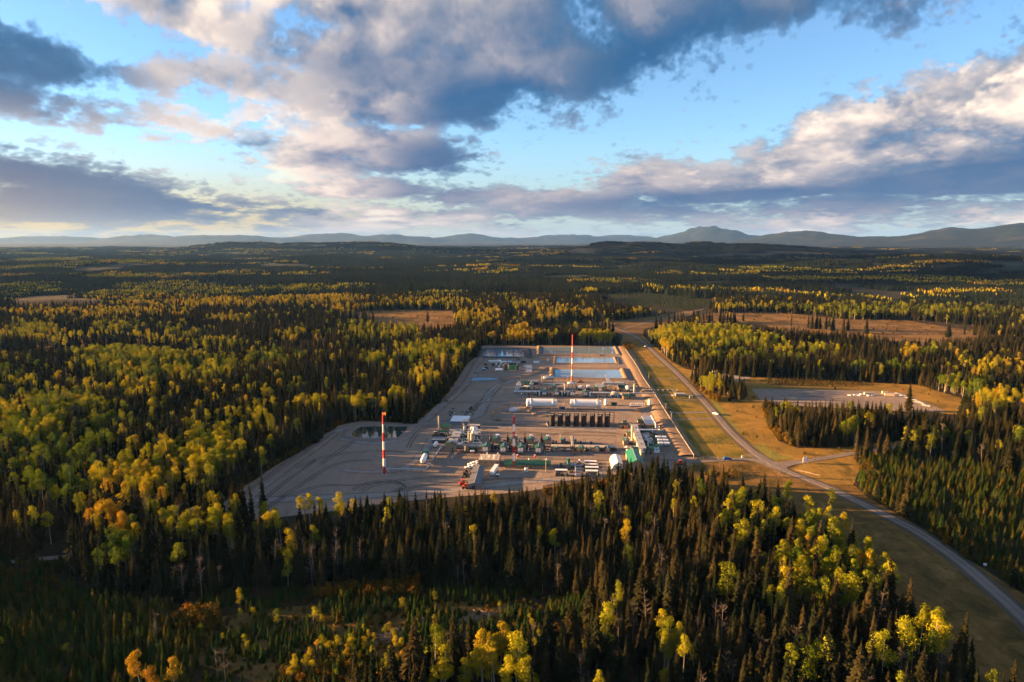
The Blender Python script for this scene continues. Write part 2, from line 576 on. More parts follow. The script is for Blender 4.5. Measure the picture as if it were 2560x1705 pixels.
    M['drygrass'] = mat('dry_orange_grass', grass([(.30, (.09, .065, .016)), (.46, (.20, .125, .028)), (.60, (.29, .17, .036)), (.80, (.22, .17, .05))]))
    M['greengrass'] = mat('green_grass', grass([(.30, (.070, .065, .014)), (.46, (.145, .115, .022)), (.58, (.23, .15, .028)), (.72, (.26, .165, .034)), (.85, (.15, .13, .03))]))
    M['mownstrip'] = mat('mown_grass', grass([(.30, (.10, .10, .02)), (.5, (.19, .17, .035)), (.8, (.26, .20, .05))]))
    M['brushland'] = mat('cut_block', grass([(.30, (.060, .042, .018)), (.46, (.13, .080, .030)), (.60, (.22, .130, .045)), (.72, (.16, .11, .036)), (.85, (.10, .085, .025))], .55))
    M['browngrass'] = mat('brown_verge', grass([(.30, (.050, .035, .011)), (.45, (.115, .074, .020)), (.58, (.185, .105, .030)), (.70, (.26, .16, .060)), (.85, (.095, .082, .020))], 1.7))
    M['meadow'] = mat('bright_meadow', grass([(.30, (.13, .12, .02)), (.5, (.24, .19, .03)), (.8, (.30, .22, .04))], .3))

    def water(deep):
        def f(N):
            p = pos(N)
            rip = N.noise(p, 1 / 1.3, 2, .5)
            b = N.new('ShaderNodeBsdfPrincipled')
            N.put(b.inputs['Base Color'], deep)
            b.inputs['Roughness'].default_value = .03
            b.inputs['IOR'].default_value = 1.6
            b.inputs['Specular IOR Level'].default_value = .8
            bp = N.new('ShaderNodeBump')
            bp.inputs['Distance'].default_value = .004
            bp.inputs['Strength'].default_value = .35
            N.put(bp.inputs['Height'], rip)
            N.put(b.inputs['Normal'], bp.outputs[0])
            return b.outputs[0]
        return f
    M['water'] = mat('pond_water', water((.20, .27, .31)))
    M['murky'] = mat('murky_water', water((.035, .055, .045)))

    def chain(N):
        b = bsdf(N, (.26, .235, .20), .6, .2)
        tr = N.new('ShaderNodeBsdfTransparent').outputs[0]
        mx = N.new('ShaderNodeMixShader')
        mx.inputs[0].default_value = .5
        N.t.links.new(tr, mx.inputs[1])
        N.t.links.new(b, mx.inputs[2])
        return mx.outputs[0]
    M['mesh'] = mat('chain_link', chain)

    def flame(N):
        e = N.new('ShaderNodeEmission')
        e.inputs[0].default_value = (1.0, .22, .03, 1)
        e.inputs[1].default_value = .22
        return e.outputs[0]
    M['flame'] = mat('gas_flame', flame)
    def lamp(N):
        e = N.new('ShaderNodeEmission')
        e.inputs[0].default_value = (1.0, .80, .55, 1)
        e.inputs[1].default_value = 2.0
        return e.outputs[0]
    M['lamp'] = mat('lit_lamp', lamp)
    return M
M = mats_setup()

# ------------------------------------------------------------------ terrain
def fbm(x, y, s, o=4):
    return mnoise.fractal((x / s, y / s, 3.7), 1.0, 2.0, o)

def ridge_at(px, d, h, wx, wy, rot=0.0):
    a = math.atan2(px - 1280, FPX)
    return (d * math.sin(a), d * math.cos(a), h, wx, wy, rot)
RIDGES = [ridge_at(880, 8200, 84, 1300, 900), ridge_at(620, 8800, 60, 1300, 800), ridge_at(1620, 7000, 84, 800, 700), ridge_at(1880, 7400, 66, 1000, 700), ridge_at(1480, 6900, 52, 700, 700),
          ridge_at(2560, 3600, 40, 900, 900), ridge_at(2250, 4300, 30, 900, 700), ridge_at(250, 5200, 18, 900, 500), ridge_at(90, 1900, 16, 200, 130),
          ridge_at(1765, 30000, 560, 1400, 1900), ridge_at(1860, 29000, 250, 1700, 1500), ridge_at(1690, 31000, 220, 2600, 1500),
          ridge_at(2330, 19000, 205, 2000, 1900), ridge_at(2520, 18500, 215, 1900, 1900), ridge_at(2800, 18500, 250, 2600, 1900), ridge_at(2060, 21000, 250, 1700, 1600), ridge_at(1930, 22000, 230, 1500, 1600), ridge_at(2420, 27000, 420, 1600, 1600),
          ridge_at(560, 31000, 390, 3200, 1800), ridge_at(820, 33000, 430, 2600, 1800), ridge_at(1000, 31000, 330, 2300, 1800), ridge_at(1180, 34000, 430, 2300, 1700), ridge_at(1400, 36000, 450, 2200, 1700),
          ridge_at(380, 35000, 370, 2300, 1600), ridge_at(150, 42000, 400, 4200, 2000), ridge_at(1560, 38000, 420, 2500, 1700)]
def hgt(x, y):
    r = math.hypot(x, y)
    if r < 2100:
        return 0.0 if r < 1750 or x > -300 else max(0.0, 16 * math.exp(-((x - RIDGES[8][0]) / 200) ** 2 - ((y - RIDGES[8][1]) / 130) ** 2) - .5) * min(1, (r - 1750) / 80)
    k = min(1.0, (r - 2100) / 1400)
    h = k * (14 + 34 * fbm(x, y, 1300, 3) + 13 * fbm(x, y, 420, 3)) - 14 * k
    for cx, cy, hh, wx, wy, rot in RIDGES:
        e = ((x - cx) / wx) ** 2 + ((y - cy) / wy) ** 2
        if e < 9:
            n = 1 + .30 * fbm(x, y, max(300, wx * .45), 4)
            h += hh * math.exp(-e) * n * k
    return h * 1.0 if r < 45000 else h

def build_ground():
    azs = [R(a) for a in np.arange(-46, 46.01, .17)]
    azs += [R(a) for a in np.arange(49, 312, 6.0)]
    rs_ = [0.0]
    r = 60.0
    while r < 48000:
        rs_.append(r)
        r *= 1.028 if r > 1500 else 1.12
    na = len(azs)
    vs, fs = [(0, 0, 0)], []
    for r in rs_[1:]:
        for a in azs:
            x, y = r * math.sin(a), r * math.cos(a)
            vs.append((x, y, hgt(x, y)))
    for j in range(na):
        fs.append((0, 1 + (j + 1) % na, 1 + j))
    for i in range(len(rs_) - 2):
        b0, b1 = 1 + i * na, 1 + (i + 1) * na
        for j in range(na):
            k = (j + 1) % na
            fs.append((b0 + j, b0 + k, b1 + k, b1 + j))
    me = bpy.data.meshes.new('ground')
    me.from_pydata(vs, [], fs)
    me.materials.append(M['ground'])
    me.shade_smooth()
    o = link(bpy.data.objects.new('ground', me))
    o['kind'] = 'structure'
    return o
build_ground()

def sheet(name, pts, z, m, jit=0.0, world=False, seg=25.0, rim=0.0):
    """Flat patch of ground cover; outline in photograph pixels on the ground."""
    P = [Vector(p) if world else g(*p) for p in pts]
    Q = []
    for i, a in enumerate(P):
        b = P[(i + 1) % len(P)]
        n = max(1, int((b - a).length / seg)) if jit else 1
        for k in range(n):
            q = a.lerp(b, k / n)
            if jit:
                q = q + Vector((mnoise.noise(q / 17.0), mnoise.noise(q / 17.0 + Vector((9, 4, 2))), 0)) * jit
            Q.append((q.x, q.y, z))
    bm = bmesh.new()
    f = bm.faces.new([bm.verts.new(q) for q in Q])
    lay = bm.verts.layers.float.new('rim')
    if f.normal.z < 0:
        f.normal_flip()
    if rim:
        for v in bm.verts:
            v[lay] = 1.0
        r_ = bmesh.ops.inset_region(bm, faces=[f], thickness=rim, use_even_offset=True, use_boundary=True)
        for v in f.verts:
            v[lay] = 0.0
    bm.normal_update()
    bmesh.ops.triangulate(bm, faces=bm.faces[:])
    for f in bm.faces:
        if f.normal.z < 0:
            f.normal_flip()
    me = bpy.data.meshes.new(name)
    bm.to_mesh(me)
    bm.free()
    me.materials.append(m)
    o = link(bpy.data.objects.new(name, me))
    o['kind'] = 'structure'
    return o

def smooth_line(pts, n=6):
    """Catmull-Rom through the points."""
    P = [pts[0]] + list(pts) + [pts[-1]]
    out = []
    for i in range(1, len(P) - 2):
        p0, p1, p2, p3 = (Vector(q) for q in P[i - 1:i + 3])
        for k in range(n):
            t = k / n
            out.append(.5 * ((2 * p1) + (p2 - p0) * t + (2 * p0 - 5 * p1 + 4 * p2 - p3) * t * t + (3 * p1 - p0 - 3 * p2 + p3) * t ** 3))
    out.append(Vector(pts[-1]))
    return out

def strip(name, pts, width, z, m, crown=0.0, n=6, kind='structure', wvar=0.0):
    """Road, track or bank along a line given in photograph pixels; crown > 0 gives it a raised cross-section."""
    L = smooth_line([g(*p) for p in pts], n)
    prof = [(-.5, 0), (-.22, 0), (.22, 0), (.5, 0)] if not crown else [(-.5, -.02 / max(crown, .02)), (-.28, .8), (-.12, .96), (.12, .96), (.28, .8), (.5, -.02 / max(crown, .02))]
    vs, fs = [], []
    for i, p in enumerate(L):
        d = (L[min(i + 1, len(L) - 1)] - L[max(i - 1, 0)])
        d.z = 0
        d.normalize()
        s = Vector((d.y, -d.x, 0))
        w = width * (1 + wvar * mnoise.noise(p / 14.0))
        for a, h in prof:
            q = p + s * (a * w)
            vs.append((q.x, q.y, z + h * crown))
    k = len(prof)
    for i in range(len(L) - 1):
        for j in range(k - 1):
            fs.append((i * k + j, i * k + j + 1, (i + 1) * k + j + 1, (i + 1) * k + j))
    me = bpy.data.meshes.new(name)
    me.from_pydata(vs, [], fs)
    me.materials.append(m)
    if not crown:
        rv = [1.0, 0.0, 0.0, 1.0] if m in (M['track'], M['soil']) else [0.0] * 4
        me.attributes.new('rim', 'FLOAT', 'POINT').data.foreach_set('value', np.array(rv * len(L), np.float32))
    me.attributes.new('across', 'FLOAT', 'POINT').data.foreach_set('value', np.array([2 * a for a, h in prof] * len(L), np.float32))
    if crown:
        me.shade_smooth()
    o = link(bpy.data.objects.new(name, me))
    o['kind'] = kind
    return o

# open ground: outlines in photograph pixels
PAD = [(548, 1300), (560, 1255), (692, 1163), (789, 1107), (848, 1064), (904, 1053), (1031, 1059), (1057, 1045), (1119, 984), (1166, 912), (1189, 892), (1206, 864), (1552, 864), (1600, 938), (1640, 1000),
       (1690, 1075), (1737, 1150), (1720, 1172), (1640, 1188), (1505, 1197), (1405, 1215), (1280, 1232), (1161, 1240), (988, 1255), (814, 1278), (640, 1300)]
CORR = [(1552, 862), (1602, 850), (1660, 905), (1720, 962), (1790, 1038), (1840, 1092), (1898, 1146), (1737, 1150), (1690, 1075), (1640, 1000), (1600, 938)]
EAST = [(1575, 833), (1606, 838), (1640, 868), (1680, 905), (1715, 922), (1800, 936), (1860, 942), (1990, 948), (2200, 958), (2300, 962), (2335, 975), (2430, 1003), (2420, 1038), (2362, 1034), (2290, 1026), (2130, 1022),
        (2000, 1014), (1905, 1007), (1918, 1062), (1950, 1103), (1991, 1119), (2100, 1119), (2240, 1103), (2300, 1098), (2310, 1108), (2226, 1130), (2130, 1146), (2010, 1164), (1905, 1160), (1820, 1085), (1760, 1012), (1700, 948)]
SOUTH = [(1720, 1152), (1905, 1150), (1960, 1172), (2010, 1158), (2130, 1140), (2150, 1165), (2142, 1212), (2170, 1240), (2285, 1306), (2424, 1400), (2580, 1500), (2700, 1700), (2600, 1900), (2480, 1780), (2400, 1660), (2250, 1575), (2205, 1480),
         (2090, 1345), (1900, 1285), (1780, 1240), (1700, 1212), (1640, 1200), (1700, 1180)]
ISLAND_B = [(1722, 955), (1765, 946), (1805, 962), (1868, 985), (1862, 1004), (1805, 1006), (1770, 992)]
BACK = [(1480, 806), (1560, 800), (1640, 790), (1725, 776), (1740, 784), (1680, 806), (1612, 822), (1602, 850), (1552, 862), (1556, 838), (1530, 826)]
C1 = [(819, 785), (905, 779), (1005, 774), (1134, 778), (1143, 806), (1088, 808), (1010, 806), (938, 801), (852, 791)]
C2 = [(1694, 803), (1777, 783), (1910, 781), (2003, 786), (2119, 799), (2265, 801), (2517, 819), (2417, 840), (2252, 845), (2152, 828), (2020, 820), (1910, 813), (1810, 804)]
C3 = [(1470, 737), (1568, 729), (1678, 733), (1790, 753), (1785, 769), (1721, 777), (1612, 767), (1512, 747)]
C3B = [(1330, 822), (1410, 800), (1470, 806), (1510, 822), (1480, 832), (1400, 836)]
C4 = [(-40, 748), (126, 737), (199, 740), (280, 754), (133, 769), (-40, 766)]
C5 = [(282, 744), (400, 741), (505, 744), (400, 748)]
C6 = [(728, 852), (816, 851), (830, 872), (756, 871)]
C7 = [(-60, 842), (200, 843), (464, 853), (640, 878), (480, 870), (298, 857), (60, 868), (-60, 872)]
C8 = [(150, 821), (210, 819), (260, 828), (180, 833)]
YOUNG = [(-60, 1408), (160, 1400), (200, 1490), (420, 1520), (640, 1482), (800, 1478), (1050, 1472), (1280, 1476), (1480, 1510), (1470, 1600), (1360, 1650), (1120, 1640), (1000, 1720), (600, 1900), (-60, 1900)]
YOUNG_E = [(2150, 1165), (2240, 1128), (2330, 1150), (2600, 1200), (2700, 1500), (2580, 1495), (2424, 1398), (2285, 1304), (2170, 1238), (2142, 1210)]

def ext(poly, dy=22):
    c = (min(p[1] for p in poly) + max(p[1] for p in poly)) / 2
    return [(x, y + (dy if y > c else 0)) for x, y in poly]
sheet('gravel_pad_ground', PAD, .05, M['pad'], 2.5, seg=12, rim=4.0)
sheet('grass_field', CORR, .04, M['greengrass'])
sheet('dry_grass_field', EAST, .035, M['drygrass'], 2.5)
sheet('roadside_verge', SOUTH, .03, M['browngrass'], 3.0)
sheet('dry_grass_field', [(1965, 1178), (2010, 1160), (2130, 1142), (2150, 1166), (2140, 1212), (2080, 1212), (2010, 1190)], .07, M['drygrass'], 2.0)
sheet('back_clearing', BACK, .04, M['brushland'], 3.0)
for c in (C1, C2):
    sheet('cut_block_ground', ext(c), .06, M['brushland'], 9.0, seg=40)
for c in (C6, C7, C8):
    sheet('brush_clearing', ext(c, 18), .06, M['brushland'], 6.0, seg=40)
sheet('mown_grass', [(1858, 1115), (1905, 1110), (1945, 1135), (1990, 1146), (1940, 1150), (1905, 1146)], .07, M['mownstrip'], 1.5)
sheet('mown_grass', [(1770, 985), (1782, 990), (1860, 1092), (1850, 1100), (1806, 1050)], .07, M['mownstrip'], 1.0)
sheet('second_gravel_pad', [(1878, 972), (1967, 973), (2171, 977), (2256, 982), (2370, 1030), (2293, 1030), (2008, 1016), (1905, 1004)], .08, M['pad'], 1.0, seg=12, rim=3.0)
sheet('dry_grass_field', [(420, 1560), (700, 1520), (1000, 1500), (1260, 1500), (1300, 1540), (1100, 1600), (900, 1680), (700, 1720), (480, 1660)], .05, M['browngrass'], 4.0)
sheet('side_pad', [(1722, 932), (1790, 932), (1880, 944), (1850, 952), (1790, 950), (1735, 940)], .08, M['track'], 1.0)
sheet('dry_grass_field', [(1553, 866), (1602, 852), (1652, 902), (1590, 914), (1582, 906)], .07, M['drygrass'], 1.0)
sheet('dry_grass_field', [(1692, 1062), (1800, 1056), (1850, 1108), (1890, 1142), (1800, 1147), (1740, 1146)], .065, M['greengrass'], 0)
# tracks that cross the grass between the fence and the road
for a, b, w in (((1590, 915), (1660, 913), 5.0), ((1607, 950), (1700, 947), 4.5), ((1640, 988), (1742, 985), 7.0), ((1650, 1000), (1756, 1000), 4.0), ((1663, 1033), (1790, 1030), 6.0), ((1672, 1049), (1806, 1046), 5.0)):
    strip('access_track', [a, ((a[0] + b[0]) / 2, (a[1] + b[1]) / 2), b], w, .09, M['road'])
# roads
MAIN = [(1500, 812), (1532, 819), (1568, 832), (1600, 849), (1653, 897), (1706, 946), (1771, 1016), (1828, 1081), (1898, 1142), (1959, 1175), (2069, 1219), (2180, 1272), (2290, 1328), (2389, 1396), (2476, 1469), (2560, 1546), (2660, 1660)]
strip('road_shoulder', MAIN, 11.0, .10, M['verge'])
strip('gravel_road', MAIN, 7.4, .14, M['road'], .12)
strip('road', [(1560, 822), (1640, 800), (1700, 786), (1760, 772)], 6.0, .12, M['road'])
strip('side_road', [(1905, 1150), (1960, 1160), (2008, 1154), (2070, 1144), (2130, 1134), (2224, 1120), (2310, 1104), (2380, 1092), (2450, 1088)], 7.0, .16, M['road'], .06)
strip('entrance_road', [(1700, 1152), (1740, 1154), (1812, 1150), (1880, 1150), (1930, 1160)], 7.0, .18, M['road'], .06)
sheet('road_junction', [(1868, 1136), (1900, 1132), (1940, 1158), (1990, 1150), (2010, 1154), (1965, 1170), (1985, 1186), (1950, 1180), (1890, 1156)], .20, M['road'])
strip('forest_track', [(-60, 1412), (0, 1407), (80, 1400), (150, 1393), (190, 1390)], 4.0, .08, M['soil'])
# marks on the pad: haul roads, turning loops, stained ground
strip('haul_road', [(556, 1286), (640, 1225), (720, 1165), (800, 1110), (850, 1075), (950, 1064), (1040, 1062), (1090, 1025), (1160, 965), (1215, 905)], 11.0, .08, M['track'], 0, 6, 'structure', .3)
strip('haul_road', [(620, 1250), (760, 1246), (900, 1240), (1040, 1232), (1160, 1222), (1280, 1208), (1420, 1196)], 10.0, .085, M['track'], 0, 6, 'structure', .3)
strip('haul_road', [(1060, 1060), (1120, 1055), (1190, 1040), (1210, 1010), (1225, 985), (1250, 962), (1290, 950)], 12.0, .083, M['track'], 0, 6, 'structure', .3)
strip('haul_road', [(1100, 1062), (1250, 1068), (1400, 1072), (1540, 1078)], 9.0, .081, M['track'], 0, 6, 'structure', .3)
strip('haul_road', [(860, 1175), (930, 1180), (1010, 1170), (1060, 1130), (1080, 1095)], 8.0, .082, M['track'], 0, 6, 'structure', .4)
strip('haul_road', [(850, 1096), (930, 1108), (1000, 1100), (1030, 1080)], 9.0, .079, M['track'], 0, 6, 'structure', .4)
sheet('stained_soil', [(1085, 1175), (1380, 1150), (1640, 1150), (1690, 1120), (1640, 1100), (1380, 1112), (1100, 1120)], .074, M['soil'], 3.0, seg=12, rim=5.0)
strip('ditch_bank', [(552, 1292), (640, 1222), (700, 1180), (790, 1118), (838, 1082)], 6.0, .05, M['soil'], .9)
strip('ditch_bank', [(1115, 1004), (1140, 985), (1170, 945), (1192, 905), (1215, 880)], 6.0, .05, M['soil'], 1.4)
strip('ditch_bank', [(1122, 1008), (1200, 1006), (1290, 1004)], 4.0, .05, M['soil'], .9)
strip('soil_bank', [(1245, 1052), (1232, 1038), (1250, 1022), (1300, 1016), (1350, 1040), (1400, 1036)], 5.0, .05, M['clay'], .9)
strip('soil_bank', [(1590, 1030), (1620, 1018), (1650, 1016), (1668, 1026)], 11.0, .05, M['clay'], 1.4)
strip('soil_bank', [(1250, 948), (1300, 944), (1345, 930), (1362, 920)], 14.0, .05, M['clay'], 1.3)
strip('soil_bank', [(1296, 900), (1330, 892), (1420, 888), (1500, 889)], 8.0, .05, M['clay'], 1.2)
strip('soil_bank', [(1190, 934), (1250, 930), (1340, 926)], 10.0, .05, M['soil'], 1.5)
# the long bank inside the east fence
strip('east_bank', [(1556, 868), (1588, 920), (1612, 965), (1640, 1010), (1672, 1064), (1702, 1112), (1722, 1142)], 17.0, .05, M['clay'], 1.5, 10)
# tyre tracks over the pad, in pairs
rt = random.Random(15)
for pts in ([(880, 1225), (930, 1205), (985, 1203), (1010, 1216), (980, 1230)], [(900, 1228), (945, 1210), (1000, 1209)], [(700, 1248), (800, 1215), (900, 1212), (1050, 1195), (1180, 1190)], [(740, 1170), (820, 1140), (930, 1128), (1010, 1130)], [(800, 1160), (860, 1120), (900, 1095), (960, 1090)], [(1000, 1225), (1090, 1210), (1210, 1200), (1330, 1195)],
            [(1020, 1120), (1040, 1085), (1080, 1060), (1160, 1040), (1210, 1000)], [(1060, 1070), (1150, 1060), (1300, 1062), (1500, 1070)], [(1290, 1078), (1400, 1086), (1540, 1090)], [(1330, 1092), (1450, 1080), (1560, 1086)], [(1180, 1020), (1230, 985), (1262, 950)], [(1130, 1000), (1170, 960), (1230, 955)], [(1200, 1150), (1380, 1148), (1560, 1152), (1690, 1150)], [(1400, 1206), (1480, 1196), (1560, 1186)],
            [(860, 1075), (960, 1072), (1040, 1068)], [(640, 1270), (700, 1215), (790, 1150)], [(665, 1272), (740, 1220), (840, 1160), (930, 1150)]):
    for dx in (-3, 3):
        q_ = [(x + dx + rt.uniform(-2, 2), y + dx * .4 + rt.uniform(-.8, .8)) for x, y in pts]
        strip('tyre_track', q_, .9, .10 + rt.random() * .004, M['rut'], 0, 6)
# ponds: a raised bank round a sheet of water
def pond(name, outline, m, bank_w, bank_h, mb, wz=.4):
    P = [g(*p) for p in outline]
    n = len(P)
    c = sum(P, Vector()) / n
    nrm = []
    for i in range(n):
        a, b = P[i - 1], P[(i + 1) % n]
        t = (b - a).normalized()
        s = Vector((t.y, -t.x, 0))
        if s.dot(P[i] - c) < 0:
            s = -s
        nrm.append(s)
    o = sheet(name, [(p + s * bank_w * .06) for p, s in zip(P, nrm)], wz, m, world=True)
    if bank_h > 0:
        prof = [(-.02, -.3), (.42, bank_h - wz), (.62, bank_h - wz + .05), (1.0, -wz - .06)]
        vs, fs = [], []
        for p, s in zip(P, nrm):
            for a, h in prof:
                q = p + s * a * bank_w
                vs.append((q.x, q.y, wz + h))
        k = len(prof)
        for i in range(n):
            j = (i + 1) % n
            for e in range(k - 1):
                fs.append((i * k + e, i * k + e + 1, j * k + e + 1, j * k + e))
        me = bpy.data.meshes.new('pond_bank')
        me.from_pydata(vs, [], fs)
        me.materials.append(mb)
        b = link(bpy.data.objects.new('pond_bank', me))
        b['kind'] = 'structure'
    return o
def dens(pts, k=4):
    out = []
    for i, a in enumerate(pts):
        b = pts[(i + 1) % len(pts)]
        out += [(a[0] + (b[0] - a[0]) * j / k, a[1] + (b[1] - a[1]) * j / k) for j in range(k)]
    return out
c4 = lambda x, y: (x * .19533 + 1180, y * .19535 + 850)
c1 = lambda x, y: (x * .28875 + 1050, y * .28881 + 840)
c5 = lambda x, y: (x * .25478 + 560, y * .25478 + 1000)
pond('pond_water', [c4(165, 214), c4(205, 128), c4(640, 128), c4(664, 218)], M['water'], 17, 1.6, M['liner'])
pond('pond_water', [c4(880, 180), c4(886, 92), c4(1800, 92), c4(1842, 184)], M['water'], 12, 1.3, M['clay'])
pond('pond_water', [c4(1080, 292), c4(1090, 224), c4(1800, 226), c4(1826, 298)], M['water'], 9, 1.1, M['clay'])
pond('pond_water', [c4(1070, 486), c4(1070, 380), c4(1880, 384), c4(1922, 494)], M['water'], 14, 1.7, M['clay'])
pond('pond_water', [c1(440, 390), c1(462, 360), c1(600, 362), c1(725, 371), c1(640, 379)], M['water'], 6, .6, M['soil'], .15)
pond('pond_water', [c1(776, 648), c1(782, 603), c1(853, 601), c1(846, 622), c1(828, 652), c1(800, 655)], M['water'], 7, .9, M['soil'], .15)
pond('pond_water', [c5(1245, 356), c5(1290, 300), c5(1340, 266), c5(1560, 262), c5(1790, 266), c5(1780, 300), c5(1735, 330), c5(1700, 366), c5(1540, 376), c5(1380, 372)], M['murky'], 9, 1.0, M['soil'], .15)

# ------------------------------------------------------------------ clouds west of the view that shade parts of the land
def western_clouds():
    m = mat('cloud_white', lambda N: bsdf(N, (.85, .85, .86), 1.0, 0, 0))
    ground_spots = [(800, 4150, 900, 330), (2700, 3800, 1500, 560), (3900, 5400, 1900, 800), (1000, 5500, 1300, 360), (2000, 2480, 1700, 330), (3000, 2700, 1300, 330), (-500, 7300, 1500, 420), (2700, 7700, 2600, 900), (300, 9900, 2900, 700)]
    alt = 3000.0
    rd = random.Random(3)
    for gx, gy, wx, wy in ground_spots:
        k = alt / math.tan(SUN_EL)
        cx, cy = gx + math.sin(SUN_AZ) * k, gy + math.cos(SUN_AZ) * k
        bm = bmesh.new()
        for _ in range(int(14 + wx / 160)):
            a, q = rd.uniform(0, 6.28), rd.random() ** .5
            r = rd.uniform(.22, .42) * min(wx, wy * 2.2)
            mt = Matrix.Translation((cx + math.cos(a) * q * wx * .9, cy + math.sin(a) * q * wy * .8, alt + rd.uniform(-40, 60))) @ Matrix.Diagonal((r * 1.3, r * .7, r * .13, 1))
            bmesh.ops.create_icosphere(bm, subdivisions=3, radius=1.0, matrix=mt)
        for v in bm.verts:
            v.co += Vector((mnoise.noise(v.co / 260), mnoise.noise(v.co / 260 + Vector((5, 1, 2))), .3 * mnoise.noise(v.co / 200))) * 110
        me = bpy.data.meshes.new('cloud')
        bm.to_mesh(me)
        bm.free()
        me.materials.append(m)
        me.shade_smooth()
        o = link(bpy.data.objects.new('cloud', me))
        o['kind'] = 'structure'
western_clouds()

# ------------------------------------------------------------------ the gas plant
YAW = R(-3.4)
class Cv:
    """Turns the pixels of one enlarged view of the photograph into photograph pixels."""
    def __init__(self, x0, y0, s):
        self.x0, self.y0, self.s = x0, y0, s
    def __call__(self, x, y):
        return (self.x0 + x * self.s, self.y0 + y * self.s)
k1, k2, k3, k4 = Cv(1050, 840, .28878), Cv(1050, 1040, .14439), Cv(1340, 1040, .16139), Cv(1180, 850, .19534)
k5 = Cv(560, 1000, .25478)
d1, d2, d3, d4 = Cv(1050, 1060, .07219), Cv(1200, 1080, .08493), Cv(1340, 1020, .08493), Cv(1520, 1030, .07653)
d5, d6, d7, d8 = Cv(1280, 930, .07643), Cv(1440, 920, .08493), Cv(1190, 870, .05945), Cv(1380, 1130, .12739)
kw = Cv(1600, 820, .40764)
k7 = Cv(1280, 640, .33161)

def geom(c, x, y):
    p = c(x, y)
    P = g(*p)
    m = mpp(*p)
    eps = math.atan2(CAM_H, math.hypot(P.x, P.y))
    return P, m * c.s, eps
def off(P, dx=0.0, dy=0.0, dz=0.0):
    """Point moved along the plant's own axes."""
    c, s = math.cos(YAW), math.sin(YAW)
    return Vector((P.x + dx * c - dy * s, P.y + dx * s + dy * c, P.z + dz))

